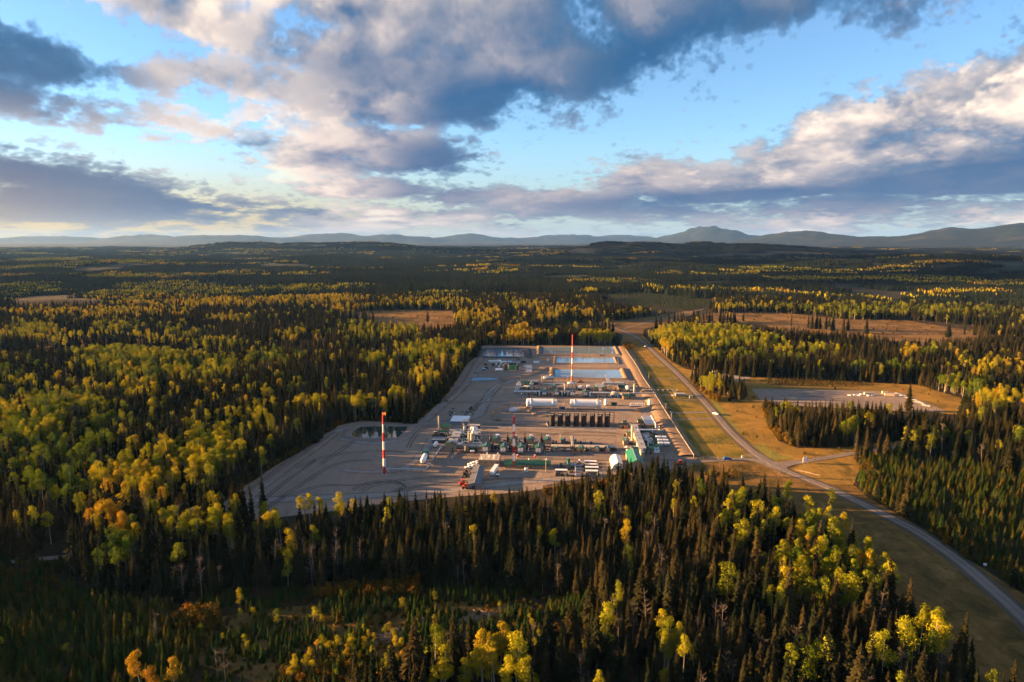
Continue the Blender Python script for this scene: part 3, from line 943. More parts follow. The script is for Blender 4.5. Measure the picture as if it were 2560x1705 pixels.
def shed(name, c, x0, x1, yr, ye, yb, style, label, wall='tan', roof='green', cat='shed', group=None, doors=(), wins=(), depth=None, cap=True, legs=0.0, yaw=None, roof_panels=0):
    """Shed from its front wall in an enlarged view: left, right, far roof edge, front eave, ground."""
    P, m, eps = geom(c, (x0 + x1) / 2, yb)
    W = (x1 - x0) * m
    H = max(1.6, (yb - ye) * m / math.cos(eps))
    ce, se = math.cos(eps), math.sin(eps)
    if style == 'gable_y':
        rise = .24 * W
        D = max(2.5, ((ye - yr) * m - rise * ce) / se)
    elif style == 'gable_x':
        D = max(2.5, (ye - yr) * m / (.5 * se + .14 * ce))
        rise = .14 * D
    else:
        D = max(2.0, (ye - yr) * m / se)
        rise = 0.0
    if depth:
        D = depth
        rise = .14 * D if style == 'gable_x' else rise
    yw = YAW if yaw is None else yaw
    ctr = off(P, 0, D / 2)
    t = thing(name, label, cat, ctr, yw, group)
    hw, hd = W / 2, D / 2
    b = MB()
    z0 = legs
    if style == 'gable_y':
        b.prism([(-hw, z0), (hw, z0), (hw, H), (0, H + rise), (-hw, H)], -hd, hd)
    elif style == 'gable_x':
        pr = [(-hd, z0), (hd, z0), (hd, H), (0, H + rise), (-hd, H)]
        vs = [(x, y, z) for x in (-hw, hw) for y, z in pr]
        b.add(vs, [(i, 5 + i, 5 + (i + 1) % 5, (i + 1) % 5) for i in range(5)] + [(0, 1, 2, 3, 4), (9, 8, 7, 6, 5)])
    elif style == 'open':
        for sx in (-hw + .15, hw - .15):
            for sy in (-hd + .15, 0, hd - .15):
                b.box(sx - .12, sx + .12, sy - .12, sy + .12, 0, H - .2)
        b.box(-hw * .85, hw * .85, -hd * .5, hd * .6, 0, H * .45)
    else:
        b.box(-hw, hw, -hd, hd, z0, H - .12)
    b.build('frame' if style == 'open' else 'wall', M['dark'] if style == 'open' else M[wall], t)
    o = .18 + .02 * W
    if style == 'gable_y':
        b = MB()
        for s in (-1, 1):
            a = rise / hw
            b.prism([(0, H + rise + .03), (s * (hw + o), H - o * a + .03), (s * (hw + o), H - o * a + .19), (0, H + rise + .22)], -hd - o, hd + o)
        b.build('roof', M[roof], t)
        if cap:
            MB().box(-.16 - W * .012, .16 + W * .012, -hd - o - .02, hd + o + .02, H + rise + .14, H + rise + .32).build('ridge_cap', M['zinc'], t)
    elif style == 'gable_x':
        b = MB()
        for s in (-1, 1):
            a = rise / hd
            pr = [(0, H + rise + .03), (s * (hd + o), H - o * a + .03), (s * (hd + o), H - o * a + .19), (0, H + rise + .22)]
            vs = [(x, y, z) for x in (-hw - o, hw + o) for y, z in pr]
            b.add(vs, [(i, 4 + i, 4 + (i + 1) % 4, (i + 1) % 4) for i in range(4)] + [(0, 1, 2, 3), (7, 6, 5, 4)])
        b.build('roof', M[roof], t)
    else:
        if roof_panels:
            alongx = W > D
            L = W if alongx else D
            me = None
            for i in range(roof_panels):
                a0, a1 = -L / 2 + L * i / roof_panels + .05, -L / 2 + L * (i + 1) / roof_panels - .05
                if me is None:
                    w2 = (a1 - a0) / 2
                    pb = MB().box(-w2, w2, -hd - .15, hd + .15, 0, .16) if alongx else MB().box(-hw - .15, hw + .15, -w2, w2, 0, .16)
                    po = pb.build('roof_panel', M[roof], t)
                    me = po.data
                else:
                    po = link(bpy.data.objects.new('roof_panel', me))
                    po.parent = t
                ac = (a0 + a1) / 2
                po.location = (ac, 0, H - .1 + (.05 if i % 2 else 0)) if alongx else (0, ac, H - .1 + (.05 if i % 2 else 0))
        else:
            MB().box(-hw - o * .5, hw + o * .5, -hd - o * .5, hd + o * .5, H - .12, H + .06).build('roof', M[roof], t)
    for fx, fw, fh in doors:
        w = fw * W
        MB().box(fx * W - w / 2, fx * W + w / 2, -hd - .06, -hd + .05, z0 + .02, z0 + fh * (H - z0)).build('door', M['dark'], t)
    for fx, fz, fw in wins:
        w = fw * W / 2
        MB().box(fx * W - w, fx * W + w, -hd - .05, -hd + .05, H * fz - .35, H * fz + .35).build('window', M['glass'], t)
    if legs:
        b = MB()
        for sx in (-hw + .2, hw - .2):
            for sy in (-hd + .2, hd - .2):
                b.box(sx - .1, sx + .1, sy - .1, sy + .1, 0, legs)
        b.build('skid', M['dark'], t)
    t['_'] = 0
    del t['_']
    return t, W, D, H, ctr

def stack(name, c, x, yt, yb, dia, label, m_='cream', cat='stack', group=None, taper=.9, bands=None, cap_m=None, base=True):
    P, m, eps = geom(c, x, yb)
    H = (yb - yt) * m / math.cos(eps) * 1.02
    t = thing(name, label, cat, P, YAW, group)
    r0, r1 = dia / 2, dia / 2 * taper
    if bands:
        n = len(bands)
        for i, bm_ in enumerate(bands):
            a, b = i / n, (i + 1) / n
            MB().cyl(0, 0, H * a, H * b, r0 + (r1 - r0) * a, r0 + (r1 - r0) * b, 14).build('band', M[bm_], t, True)
    else:
        MB().cyl(0, 0, 0, H, r0, r1, 14).build('shaft', M[m_], t, True)
        for z in (.35, .7, .97):
            MB().cyl(0, 0, H * z, H * z + .25, r0 * 1.12, r0 * 1.12, 14).build('ring', M[m_], t)
    if base:
        MB().cyl(0, 0, -.1, .5, r0 * 2.1, r0 * 2.1, 14).build('footing', M['concrete'], t)
    l = MB()
    for s in (-.25, .25):
        l.box(s - .03, s + .03, -r0 - .35, -r0 - .29, .5, H * .93)
    for i in range(int(H / 1.2)):
        l.box(-.25, .25, -r0 - .34, -r0 - .30, .6 + i * 1.2, .66 + i * 1.2)
    l.build('ladder', M['grey'], t)
    return t, H, P

def vtank(name, c, x, yt, yb, wpx, label, m_='tank', group=None, dome=.16, dots=False, cat='tank', ratio=None):
    P, m, eps = geom(c, x, yb)
    r = wpx * m / 2
    H = (yb - yt) * m / math.cos(eps)
    P = off(P, 0, r)
    t = thing(name, label, cat, P, YAW, group)
    MB().cyl(0, 0, 0, H, r, r, 20).build('shell', M[m_], t, True)
    MB().lathe([(r + .06, H), (r * .98, H + .08), (r * .5, H + r * dome), (.05, H + r * dome * 1.4)], 20).build('roof', M[m_], t, True)
    MB().cyl(r * .3, 0, H, H + .9, .22, .22, 8).build('vent', M['white'], t)
    MB().cyl(-r * .35, r * .1, H, H + .8, .2, .2, 8).build('vent', M['white'], t)
    b = MB()
    for k in range(24):
        a0, a1 = 2 * math.pi * k / 24, 2 * math.pi * (k + 1) / 24
        b.tube([(r * .97 * math.cos(a0), r * .97 * math.sin(a0), H + .95), (r * .97 * math.cos(a1), r * .97 * math.sin(a1), H + .95)], .04, 3)
        b.tube([(r * .97 * math.cos(a0), r * .97 * math.sin(a0), H), (r * .97 * math.cos(a0), r * .97 * math.sin(a0), H + .95)], .03, 3)
    b.build('railing', M['dark'], t)
    return t, r, H

def hvessel(name, c, x0, x1, yc, dia, label, m_='white', group=None, lift=1.4, along='x', length=None, cat='vessel', yb=None):
    P, m, eps = geom(c, (x0 + x1) / 2, yb if yb else yc)
    L = length or (x1 - x0) * m
    r = dia / 2
    t = thing(name, label, cat, P, YAW + (math.pi / 2 if along == 'y' else 0), group)
    hd_ = .22 if dia > 5 else .5
    prof = [(.05, -L / 2)] + [(r * math.sin(a), -L / 2 + r * hd_ * (1 - math.cos(a))) for a in (.5, 1.0, 1.57)] + [(r * math.sin(a), L / 2 - r * hd_ * (1 - math.cos(a))) for a in (1.57, 1.0, .5)] + [(.05, L / 2)]
    b = MB()
    n = 20
    vs, fs = [], []
    for rr, xx in prof:
        vs += [(xx, rr * math.cos(2 * math.pi * i / n), lift + r + rr * math.sin(2 * math.pi * i / n)) for i in range(n)]
    for k in range(len(prof) - 1):
        fs += [(k * n + i, k * n + (i + 1) % n, (k + 1) * n + (i + 1) % n, (k + 1) * n + i) for i in range(n)]
    fs += [tuple(range(n)), tuple(range((len(prof) - 1) * n, len(prof) * n))]
    b.add(vs, fs).build('shell', M[m_], t, True)
    for s in (-.32, .32):
        MB().box(s * L - .25, s * L + .25, -r * .75, r * .75, 0, lift + r * .55).build('saddle', M['white' if dia > 5 else 'grey'], t)
    return t, L, r, P

def pipe(name, c, pts, rad, label, m_='zinc', group=None, posts=0, cat='pipe', post_m='dark'):
    """Pipe through view pixels; each point carries its height above ground."""
    W = [g(*c(x, y), z) for x, y, z in pts]
    o = W[0].copy()
    o.z = 0
    t = thing(name, label, cat, o, 0, group)
    MB().tube([p - o for p in W], rad, 8).build('run', M[m_], t, True)
    if posts:
        b = MB()
        for i in range(len(W) - 1):
            L = (W[i + 1] - W[i]).length
            for k in range(max(1, int(L / posts))):
                q = W[i].lerp(W[i + 1], (k + .5) / max(1, int(L / posts))) - o
                if q.z > .4:
                    b.box(q.x - .10, q.x + .10, q.y - .10, q.y + .10, 0, q.z - rad * .8)
                    b.box(q.x - .45, q.x + .45, q.y - .07, q.y + .07, q.z - rad - .12, q.z - rad * .8)
        if b.v:
            b.build('support', M[post_m], t)
    return t

def pole(c, x, yt, yb, label, group='light poles on the site', lampy=True, m_='cream', name='light_pole', r=.14):
    P, m, eps = geom(c, x, yb)
    H = (yb - yt) * m / math.cos(eps)
    t = thing(name, label, 'light pole', P, YAW, group)
    MB().cyl(0, 0, 0, H, r, r * .7, 8).build('post', M[m_], t)
    if lampy:
        b = MB().box(-.9, .9, -.07, .07, H - .15, H)
        b.build('arm', M['grey'], t)
        for s in (-.75, .75):
            MB().box(s - .25, s + .25, -.22, .22, H, H + .28).build('lamp_head', M['white'], t)
    return t

ORD = ['first', 'second', 'third', 'fourth', 'fifth', 'sixth', 'seventh', 'eighth', 'ninth', 'tenth']

# --- tall things
RW = ['red', 'white', 'red', 'white', 'red', 'white', 'red']
t, H, P = stack('flare_stack', k5, 1575, 180, 735, 1.9, 'thick red and white flare stack with a flame, alone on the west gravel', cat='flare stack', taper=.52, bands=RW)
b = MB()
rd = random.Random(2)
for k in range(14):
    a = rd.uniform(0, 6.28)
    x, y, z = .5 + rd.uniform(-.9, 1.3), rd.uniform(-.5, .5), H + .5 + rd.uniform(0, 1.2)
    q = rd.uniform(.22, .5)
    b.lathe([(.02, z - q), (q * .8, z - q * .2), (q * .5, z + q * .6), (.02, z + q * 1.8)], 6, 0, x, y)
b.build('flame', M['flame'], t)
MB().tube([(0, 0, H * .0 + 4), (2.4, 0, 4), (2.4, 0, 2.2)], .4, 8).build('inlet', M['zinc'], t)
t, H, P = stack('flare_stack', d5, 1960, -1180, 300, 1.75, 'tall red and white stack between the back process row and the ponds', cat='flare stack', taper=.5, bands=['orange', 'white', 'orange', 'white', 'red', 'white', 'red', 'red'])
# lattice mast before the office building
P, m, eps = geom(k2, 1625, 900)
Hm = (900 - 40) * m / math.cos(eps)
t = thing('lattice_mast', 'slender red and white lattice radio mast in front of the long green roofed office', 'radio mast', P, YAW)
nb = 7
for i in range(nb):
    b = MB()
    z0, z1 = Hm * i / nb, Hm * (i + 1) / nb
    wd = lambda z: .80 - .28 * z / Hm
    for sx in (-1, 1):
        for sy in (-1, 1):
            b.tube([(sx * wd(z0), sy * wd(z0), z0), (sx * wd(z1), sy * wd(z1), z1)], .24, 4)
    for k in range(5):
        za, zb = z0 + (z1 - z0) * k / 5, z0 + (z1 - z0) * (k + 1) / 5
        for (ax, ay), (bx_, by_) in (((-1, -1), (1, -1)), ((1, -1), (1, 1)), ((1, 1), (-1, 1)), ((-1, 1), (-1, -1))):
            b.tube([(ax * wd(za), ay * wd(za), za), (bx_ * wd(zb), by_ * wd(zb), zb)], .13, 3)
            b.tube([(ax * wd(zb), ay * wd(zb), zb), (bx_ * wd(zb), by_ * wd(zb), zb)], .13, 3)
    b.build('lattice_section', M['white' if i % 2 else 'red'], t)
MB().box(-1.4, 1.4, -1.4, 1.4, 0, .4).build('footing', M['concrete'], t)
MB().tube([(0, 0, Hm), (0, 0, Hm + 2.2)], .05, 4).build('antenna', M['grey'], t)

# --- the black tank battery
for row in (1, 0):
    for i, x in enumerate((470, 710, 930, 1180, 1405, 1655, 1880, 2100)):
        yb = 548 + i * 3.4 if row == 0 else 492 + i * 3.4
        lab = f'black tank with white vents, {ORD[i]} from west in the {"front" if row == 0 else "back"} battery row'
        vtank('storage_tank', d3, x + (0 if row == 0 else 12), yb - 312, yb, 148, lab, 'tank', 'black tanks of the tank battery')
P0, P1 = g(*d3(360, 572)), g(*d3(2420, 612))
P2, P3 = g(*d3(300, 430)), g(*d3(2420, 470))
sheet('tank_pad', [P0, P1, P3, P2], .12, M['soil'], world=True)
t = thing('containment_wall', 'low blue grey steel containment wall around the black tank battery', 'containment wall', (0, 0, 0))
for a, b_, n in ((P0, P1, 14), (P1, P3, 4), (P3, P2, 14), (P2, P0, 4)):
    for i in range(n):
        q0, q1 = a.lerp(b_, (i + .03) / n), a.lerp(b_, (i + .97) / n)
        d = (q1 - q0)
        ang = math.atan2(d.y, d.x)
        o = MB().box(0, d.length, -.06, .06, 0, .95).build('panel', M['zinc'], t)
        o.location = q0
        o.rotation_euler = (0, 0, ang)
P, m, eps = geom(d3, 1300, 520)
t = thing('catwalk', 'long dark steel walkway over the roofs of the black tanks with a stair tower', 'walkway', P, YAW)
Lw = (2420 - 420) * m
Ht = 312 * m / math.cos(eps) + 1.2
b = MB().box(-Lw / 2, Lw / 2, 5.2, 6.2, Ht - .15, Ht)
for s in (5.2, 6.2):
    for z in (.5, 1.05):
        b.box(-Lw / 2, Lw / 2, s - .03, s + .03, Ht + z - .03, Ht + z + .03)
b.build('deck', M['dark'], t)
for i in range(18):
    x = -Lw / 2 + Lw * i / 17
    MB().box(x - .05, x + .05, 5.15, 5.25, Ht, Ht + 1.05).build('rail_post', M['dark'], t)
b = MB()
for x in (Lw / 2 - 7.5, Lw / 2 - 3.5, Lw / 2):
    for y in (3.2, 6.2):
        b.box(x - .12, x + .12, y - .12, y + .12, 0, Ht + 1.05)
for k in range(5):
    b.box(Lw / 2 - 7.5, Lw / 2, 3.2, 3.4, Ht * k / 5, Ht * k / 5 + .2)
    b.tube([(Lw / 2 - 7.2, 3.3, Ht * k / 5), (Lw / 2 - 3.6, 3.3, Ht * (k + 1) / 5)], .12, 4)
b.build('stair_tower', M['dark'], t)
# front drain pipe and pumps between tanks
for i, x in enumerate((585, 1050, 1520)):
    P, m, eps = geom(d3, x, 470)
    t = thing('pump_skid', f'small pump with white pipes in the {("westmost", "middle", "east")[i]} gap between black tanks', 'pump', P, YAW, 'pumps in the tank battery')
    MB().box(-1.6, 1.6, -.8, .8, 0, .5).build('base', M['concrete'], t)
    MB().tube([(-1.4, 0, .9), (0, 0, .9), (0, 0, 2.6), (1.2, 0, 2.6), (1.2, 0, .6)], .3, 7).build('piping', M['white'], t, True)

# --- white product bullets
for i, (c, x0, x1, yt, yb, sx) in enumerate(((d5, 462, 1482, 930, 1195, 1400), (d5, 1893, 2938, 955, 1215, 2810))):
    P, m, eps = geom(c, (x0 + x1) / 2, yb + 18)
    dia = (yb - yt) * m * 1.02
    t, L, r, P = hvessel('bullet_tank', c, x0, x1, (yt + yb) / 2, dia, f'huge white horizontal bullet tank, {"west" if i == 0 else "east"} one of the pair behind the black tanks', 'white', 'white bullet tanks', 1.6, 'x', None, 'tank', yb + 18)
    t.location = off(P, 0, r * .6)
    for s in (-.36, .34):
        n = 24
        b = MB()
        for k in range(n):
            a0, a1 = 2 * math.pi * k / n, 2 * math.pi * (k + 1) / n
            b.tube([(s * L, (r + .1) * math.cos(a0), 1.6 + r + (r + .1) * math.sin(a0)), (s * L, (r + .1) * math.cos(a1), 1.6 + r + (r + .1) * math.sin(a1))], .12, 4)
        b.build('band', M['white'], t)
    b = MB()
    for k in range(16):
        z = .3 + k * (2 * r + 1.4) / 16
        b.box(L * .40 - .5, L * .40 + .5, -r - .5 + .25 * k / 4, -r - .1 + .25 * k / 4, z, z + .12)
    for s in (-.5, .5):
        b.tube([(L * .40 + s, -r - .4, .2), (L * .40 + s, -r + .6, 1.6 + 2 * r + 1)], .09, 4)
    b.build('ladder', M['cream'], t)
    b = MB().box(L * .36, L * .455, -1.4, 1.4, 1.6 + 2 * r + .1, 1.6 + 2 * r + .25)
    for x in (L * .36, L * .455):
        b.box(x - .06, x + .06, -1.4, 1.4, 1.6 + 2 * r + .2, 1.6 + 2 * r + 1.3)
    b.build('platform', M['cream'], t)

# --- compressor halls
def cooler(P, W, D, H, i, label, group, leg_m='grey'):
    t = thing('aerial_cooler', label, 'cooler', off(P, 0, -D / 2 - 2.0), YAW, group)
    w = W * .34
    b = MB()
    b.add([(-w, -2.0, H * .72), (w, -2.0, H * .72), (w, 1.6, H * 1.05), (-w, 1.6, H * 1.05), (-w, -2.0, H * .5), (w, -2.0, H * .5), (w, 1.6, H * .5), (-w, 1.6, H * .5)],
          [(0, 1, 2, 3), (7, 6, 5, 4), (0, 4, 5, 1), (1, 5, 6, 2), (2, 6, 7, 3), (3, 7, 4, 0)])
    b.build('housing', M['palegrey'], t)
    for s in (-1, 1):
        o = MB().add([(s * w * .5 - w * .4, -1.9, 0), (s * w * .5 + w * .4, -1.9, 0), (s * w * .5 + w * .4, 1.5, H * .31), (s * w * .5 - w * .4, 1.5, H * .31), (s * w * .5 - w * .4, -1.9, .15), (s * w * .5 + w * .4, -1.9, .15), (s * w * .5 + w * .4, 1.5, H * .31 + .15), (s * w * .5 - w * .4, 1.5, H * .31 + .15)],
                     [(3, 2, 1, 0), (4, 5, 6, 7), (0, 1, 5, 4), (1, 2, 6, 5), (2, 3, 7, 6), (3, 0, 4, 7)]).build('louver', M['zinc'], t)
        o.location = (0, 0, H * .735)
    b = MB()
    for sx in (-w + .15, w - .15):
        for sy in (-1.85, 1.4):
            b.box(sx - .12, sx + .12, sy - .12, sy + .12, 0, H * .5)
    b.build('leg', M[leg_m], t)
    MB().cyl(0, -.3, H * .30, H * .5, w * .62, w * .7, 14).build('fan_ring', M['dark'], t)

GB, GF = 'back row of compressor halls', 'front row of compressor halls'
for i, x in enumerate((490, 995, 1492, 1985)):
    yo = i * 8
    t, W, D, H, ctr = shed('compressor_building', d2, x - 103, x + 103, 108 + yo, 228 + yo, 398 + yo, 'gable_y', f'tan green roofed compressor hall, {ORD[i]} from west in the back row', cat='compressor hall', group=GB, doors=((.05, .12, .5),))
    MB().box(-W * .26, W * .26, D / 2 + .3, D / 2 + 2.8, H * .9, H * 1.42).build('vent_box', M['white'], t)
    e, mm, ep = geom(d2, x, 398 + yo)
    stt, hh, pp = stack('exhaust_stack', d2, x - 180 + i * 3, 25 + yo, 290 + yo, 1.15, f'dark exhaust silencer beside the {ORD[i]} back row compressor hall', 'dark', group='exhaust stacks of the compressor halls', taper=.55, base=False)
    MB().cyl(0, 0, hh * .0, hh * .55, .9, .9, 12).build('silencer', M['dark'], stt, True)
    MB().box(-.7, 1.6, -1.0, 1.0, 0, 2.2).build('duct', M['dark'], stt)
    # deck and pipe bridge in front of the back row
    tb = thing('pipe_deck', f'dark pipe deck with a pale beam before the {ORD[i]} back row compressor hall', 'pipe deck', off(ctr, 0, -D / 2 - 2.4), YAW, 'pipe decks before the back row')
    MB().box(-W * .34, W * .34, -1.2, .2, 1.5, 2.0).build('beam', M['cream'], tb)
    bb = MB()
    for s in (-.3, 0, .3):
        bb.box(W * s - .12, W * s + .12, -.9, -.7, 0, 1.5)
        bb.tube([(W * s, 1.6, .8), (W * s, -1.0, .8)], .25, 6)
    bb.build('piping', M['dark'], tb)
for i, x in enumerate((165, 685, 1200, 1715)):
    yo = i * 9
    t, W, D, H, ctr = shed('compressor_building', d2, x - 108, x + 108, 312 + yo, 458 + yo, 622 + yo, 'gable_y', f'tan green roofed compressor hall with cooler, {ORD[i]} from west in front row', cat='compressor hall', group=GF)
    cooler(ctr, W, D, H, i, f'pale grey louvred aerial cooler on legs at the {ORD[i]} front row compressor hall', 'aerial coolers of the front row')
    stt, hh, pp = stack('exhaust_stack', d2, x + 200 - i * 6, 240 + yo, 560 + yo, 1.1, f'dark exhaust silencer beside the {ORD[i]} front row compressor hall', 'dark', group='exhaust stacks of the compressor halls', taper=.5, base=False)
    MB().cyl(0, 0, 0, hh * .5, .85, .85, 12).build('silencer', M['dark'], stt, True)
    MB().tube([(-2.4, 0, 1.2), (0, 0, 1.2), (0, -1.4, 1.2), (0, -1.4, .2)], .35, 7).build('pipe', M['zinc'], stt, True)

# --- long roofed pipe corridors
shed('pipe_corridor', d3, 430, 1050, 1075, 1135, 1212, 'flat', 'long tan pipe corridor with white roof, west half of the front one', 'tan', 'cream', 'pipe corridor', 'roofed pipe corridors', roof_panels=6)
shed('pipe_corridor', d3, 1112, 2360, 1090, 1160, 1240, 'flat', 'long tan pipe corridor with white roof, east half of the front one', 'tan', 'cream', 'pipe corridor', 'roofed pipe corridors', roof_panels=10, wins=((.22, .5, .02), (.40, .5, .02)))
shed('pipe_corridor', d4, 520, 1000, 1110, 1180, 1250, 'flat', 'short pale roofed corridor joining the east spine', 'tan', 'cream', 'pipe corridor', 'roofed pipe corridors', roof_panels=4)
shed('pipe_corridor', d1, 1250, 2150, 690, 775, 860, 'flat', 'pale roofed corridor joining the west spine to the front row', 'tan', 'palegrey', 'pipe corridor', 'roofed pipe corridors', roof_panels=6)
def spine(c, quad, label, n, h=4.2, roof='palegrey'):
    """Long corridor running away from the camera: near-left, near-right, far-right, far-left of its roof in view pixels."""
    Q = [g(*c(*q), h) for q in quad]
    o = sum(Q, Vector()) / 4
    o.z = 0
    t = thing('pipe_corridor', label, 'pipe corridor', o, 0, 'roofed pipe corridors')
    A = [q - o for q in Q]
    def quadbox(a, b, c_, d, z0, z1):
        vs = [(p.x, p.y, z) for z in (z0, z1) for p in (a, b, c_, d)]
        return MB().add(vs, [(0, 3, 2, 1), (4, 5, 6, 7), (0, 1, 5, 4), (1, 2, 6, 5), (2, 3, 7, 6), (3, 0, 4, 7)])
    ins = lambda p: p * .96
    quadbox(*[ins(p) for p in A], 0, h - .2).build('wall', M['cream'], t)
    for i in range(n):
        a, b = A[0].lerp(A[3], (i + .02) / n), A[1].lerp(A[2], (i + .02) / n)
        c_, d = A[1].lerp(A[2], (i + .98) / n), A[0].lerp(A[3], (i + .98) / n)
        quadbox(a, b, c_, d, h - .19, h + (.06 if i % 2 else 0)).build('roof_panel', M[roof], t)
        if i % 2:
            mid = (a + b + c_ + d) / 4
            MB().cyl(mid.x, mid.y, h, h + .35, .9, .9, 10).build('fan_cowl', M['grey'], t)
    return t
spine(d4, [(1000, 1320), (1180, 1320), (940, 395), (745, 395)][:0] or [(1010, 1200), (1255, 1180), (955, 395), (745, 395)], 'long pale roofed pipe spine running up the east side', 9)
spine(d4, [(1090, 1335), (1185, 1335), (1120, 1185), (1030, 1185)], 'narrow pale pipe corridor at the near end of the east spine', 3)
spine(d1, [(1055, 455), (1360, 455), (1470, 170), (1200, 170)], 'pale stained roofed pipe spine of the west process area, far part', 4)
spine(d1, [(965, 612), (1290, 612), (1330, 490), (1005, 490)], 'pale stained roofed pipe spine of the west process area, near part', 2)

# --- single sheds
SH = [
 # view, x0, x1, far roof, eave, ground, style, label, wall, roof
 (d3, 545, 655, 1140, 1215, 1300, 'gable_y', 'small tan shed with green roof and dark pump below, west of the pipe bridge', 'tan', 'green'),
 (d3, 1265, 1420, 1090, 1200, 1335, 'gable_y', 'tan gabled shed with dark doorway just east of the pipe bridge', 'tan', 'green'),
 (d3, 1725, 1870, 1112, 1185, 1290, 'gable_y', 'tan shed with round front and green roof, west of two alike', 'tan', 'green'),
 (d3, 2035, 2175, 1112, 1190, 1290, 'gable_y', 'tan shed with round front and green roof, east of two alike', 'tan', 'green'),
 (d3, 730, 868, 870, 970, 1055, 'gable_y', 'small green roofed shed with dark door behind the front corridor, west one', 'tan', 'green'),
 (d3, 1068, 1190, 900, 985, 1062, 'gable_y', 'small green roofed shed with dark door behind the front corridor, east one', 'tan', 'green'),
 (d4, 345, 655, 370, 415, 530, 'gable_x', 'low tan shed with dark garage door at the east end of the black tanks', 'tan', 'green'),
 (d4, 478, 605, 260, 320, 372, 'gable_y', 'tiny tan shed behind the low shed at the east end of the tanks', 'tan', 'green'),
 (d4, 975, 1290, 235, 285, 375, 'gable_x', 'plain tan shed with green roof at the far end of the east spine', 'tan', 'green'),
 (d4, 610, 745, 610, 690, 810, 'gable_y', 'tan gabled shed with sunlit west wall beside the white stack', 'tan', 'green'),
 (d4, 510, 665, 838, 965, 1105, 'gable_y', 'tan gabled shed with sunlit west wall where the corridor meets the east spine', 'tan', 'green'),
 (d4, 1185, 1330, 560, 640, 725, 'gable_x', 'small tan shed with sunlit gable just east of the east spine', 'tan', 'green'),
 (d4, 1355, 1540, 765, 815, 880, 'gable_x', 'green roofed shed with white vessels, farthest of the east process row', 'tan', 'green'),
 (d4, 1400, 1580, 862, 910, 990, 'gable_x', 'green roofed shed with white vessels, second of the east process row', 'tan', 'green'),
 (d4, 1445, 1620, 938, 1000, 1090, 'gable_x', 'green roofed shed with white vessels, third of the east process row', 'tan', 'green'),
 (d4, 1480, 1745, 1065, 1115, 1240, 'gable_x', 'green roofed shed with orange drum, nearest of the east process row', 'tan', 'green'),
 (d4, 775, 980, 1140, 1235, 1370, 'gable_x', 'green roofed shed with dark doorway west of the near end of the east spine', 'tan', 'green'),
 (d4, 1280, 1500, 1130, 1250, 1370, 'gable_x', 'green roofed shed with dark doorway east of the near end of the east spine', 'tan', 'green'),
 (d1, 735, 1000, -20, 100, 215, 'gable_x', 'tan shed with green roof beside the westmost white stack', 'tan', 'green'),
 (d1, 545, 1000, 225, 280, 350, 'gable_x', 'long low green roofed shed before the westmost white stack', 'tan', 'green'),
 (d1, 870, 1240, 605, 715, 960, 'gable_y', 'broad tan gabled building with green roof and round vent at the west process area', 'tan', 'green'),
 (d1, 1390, 1760, 395, 440, 520, 'gable_x', 'low dark green roofed shed among the white pipes of the west process area', 'tan', 'green'),
 (d1, 1380, 1640, 290, 330, 400, 'gable_x', 'low green roofed shed beside the tall pipe frame of the west area', 'tan', 'green'),
 (d1, 1650, 2060, 455, 500, 560, 'gable_x', 'low green roofed shed with white hood at the east of the west process area', 'tan', 'green'),
 (d6, 1040, 1200, 1012, 1040, 1112, 'gable_x', 'small dark green shed just east of the white bullet tanks', 'darkgreen', 'green'),
 (d5, 340, 630, 300, 360, 450, 'gable_x', 'tan shed with green roof at the west end of the back process row', 'tan', 'green'),
 (d5, 1310, 1450, 390, 500, 600, 'gable_y', 'tall green roofed shed behind the back process row, before the banded stack', 'tan', 'green'),
 (d5, 610, 735, 640, 690, 770, 'gable_y', 'small tan shed with dark skid at the west of the back process row', 'tan', 'green'),
 (d6, 525, 650, 500, 575, 690, 'gable_y', 'green roofed shed with sunlit wall, west of the pair under white beams', 'tan', 'green'),
 (d6, 775, 905, 500, 580, 690, 'gable_y', 'green roofed shed with ridge cap, east of the pair under white beams', 'tan', 'green'),
 (d6, 1255, 1500, 480, 580, 640, 'gable_x', 'wide green roofed shed at the east of the back process row', 'tan', 'green'),
 (d6, 1390, 1560, 765, 830, 930, 'gable_x', 'green roofed shed beside a cream horizontal tank, west of two', 'tan', 'green'),
 (d6, 1600, 1750, 770, 830, 920, 'gable_x', 'green roofed shed beside a cream horizontal tank, east of two', 'tan', 'green'),
 (k3, 472, 527, 650, 685, 745, 'gable_y', 'small bright green roofed shed, far one at the skid yard', 'tan', 'green'),
 (k3, 448, 530, 695, 770, 815, 'gable_y', 'bright green roofed shed, near one at the skid yard', 'tan', 'green'),
]
for c, x0, x1, yr, ye, yb, st, lab, wl, rf in SH:
    fw = 'doorway' in lab or 'door' in lab
    shed('process_shed', c, x0, x1, yr, ye, yb, st, lab, wl, rf, 'shed', 'green roofed process sheds', doors=((.0, .30, .62),) if fw else ((.2, .10, .55),), depth=None)
for lab, x in (('west', 1797), ('east', 2105)):
    P, m, eps = geom(d3, x, 1290)
    t = thing('air_intake_hood', f'rounded cream hood on the front of the {lab} round fronted shed', 'hood', off(P, 0, -.9), YAW, 'rounded hoods')
    r = 48 * m
    pr = [(r * math.cos(a), 2.2 + r * math.sin(a)) for a in [math.pi * k / 10 for k in range(11)]] + [(-r, .4), (r, .4)]
    MB().prism(pr, -.8, .8).build('shell', M['cream'], t, True)
    MB().box(-r * .5, r * .5, -.9, -.75, 1.0, 1.5).build('louver', M['grey'], t)
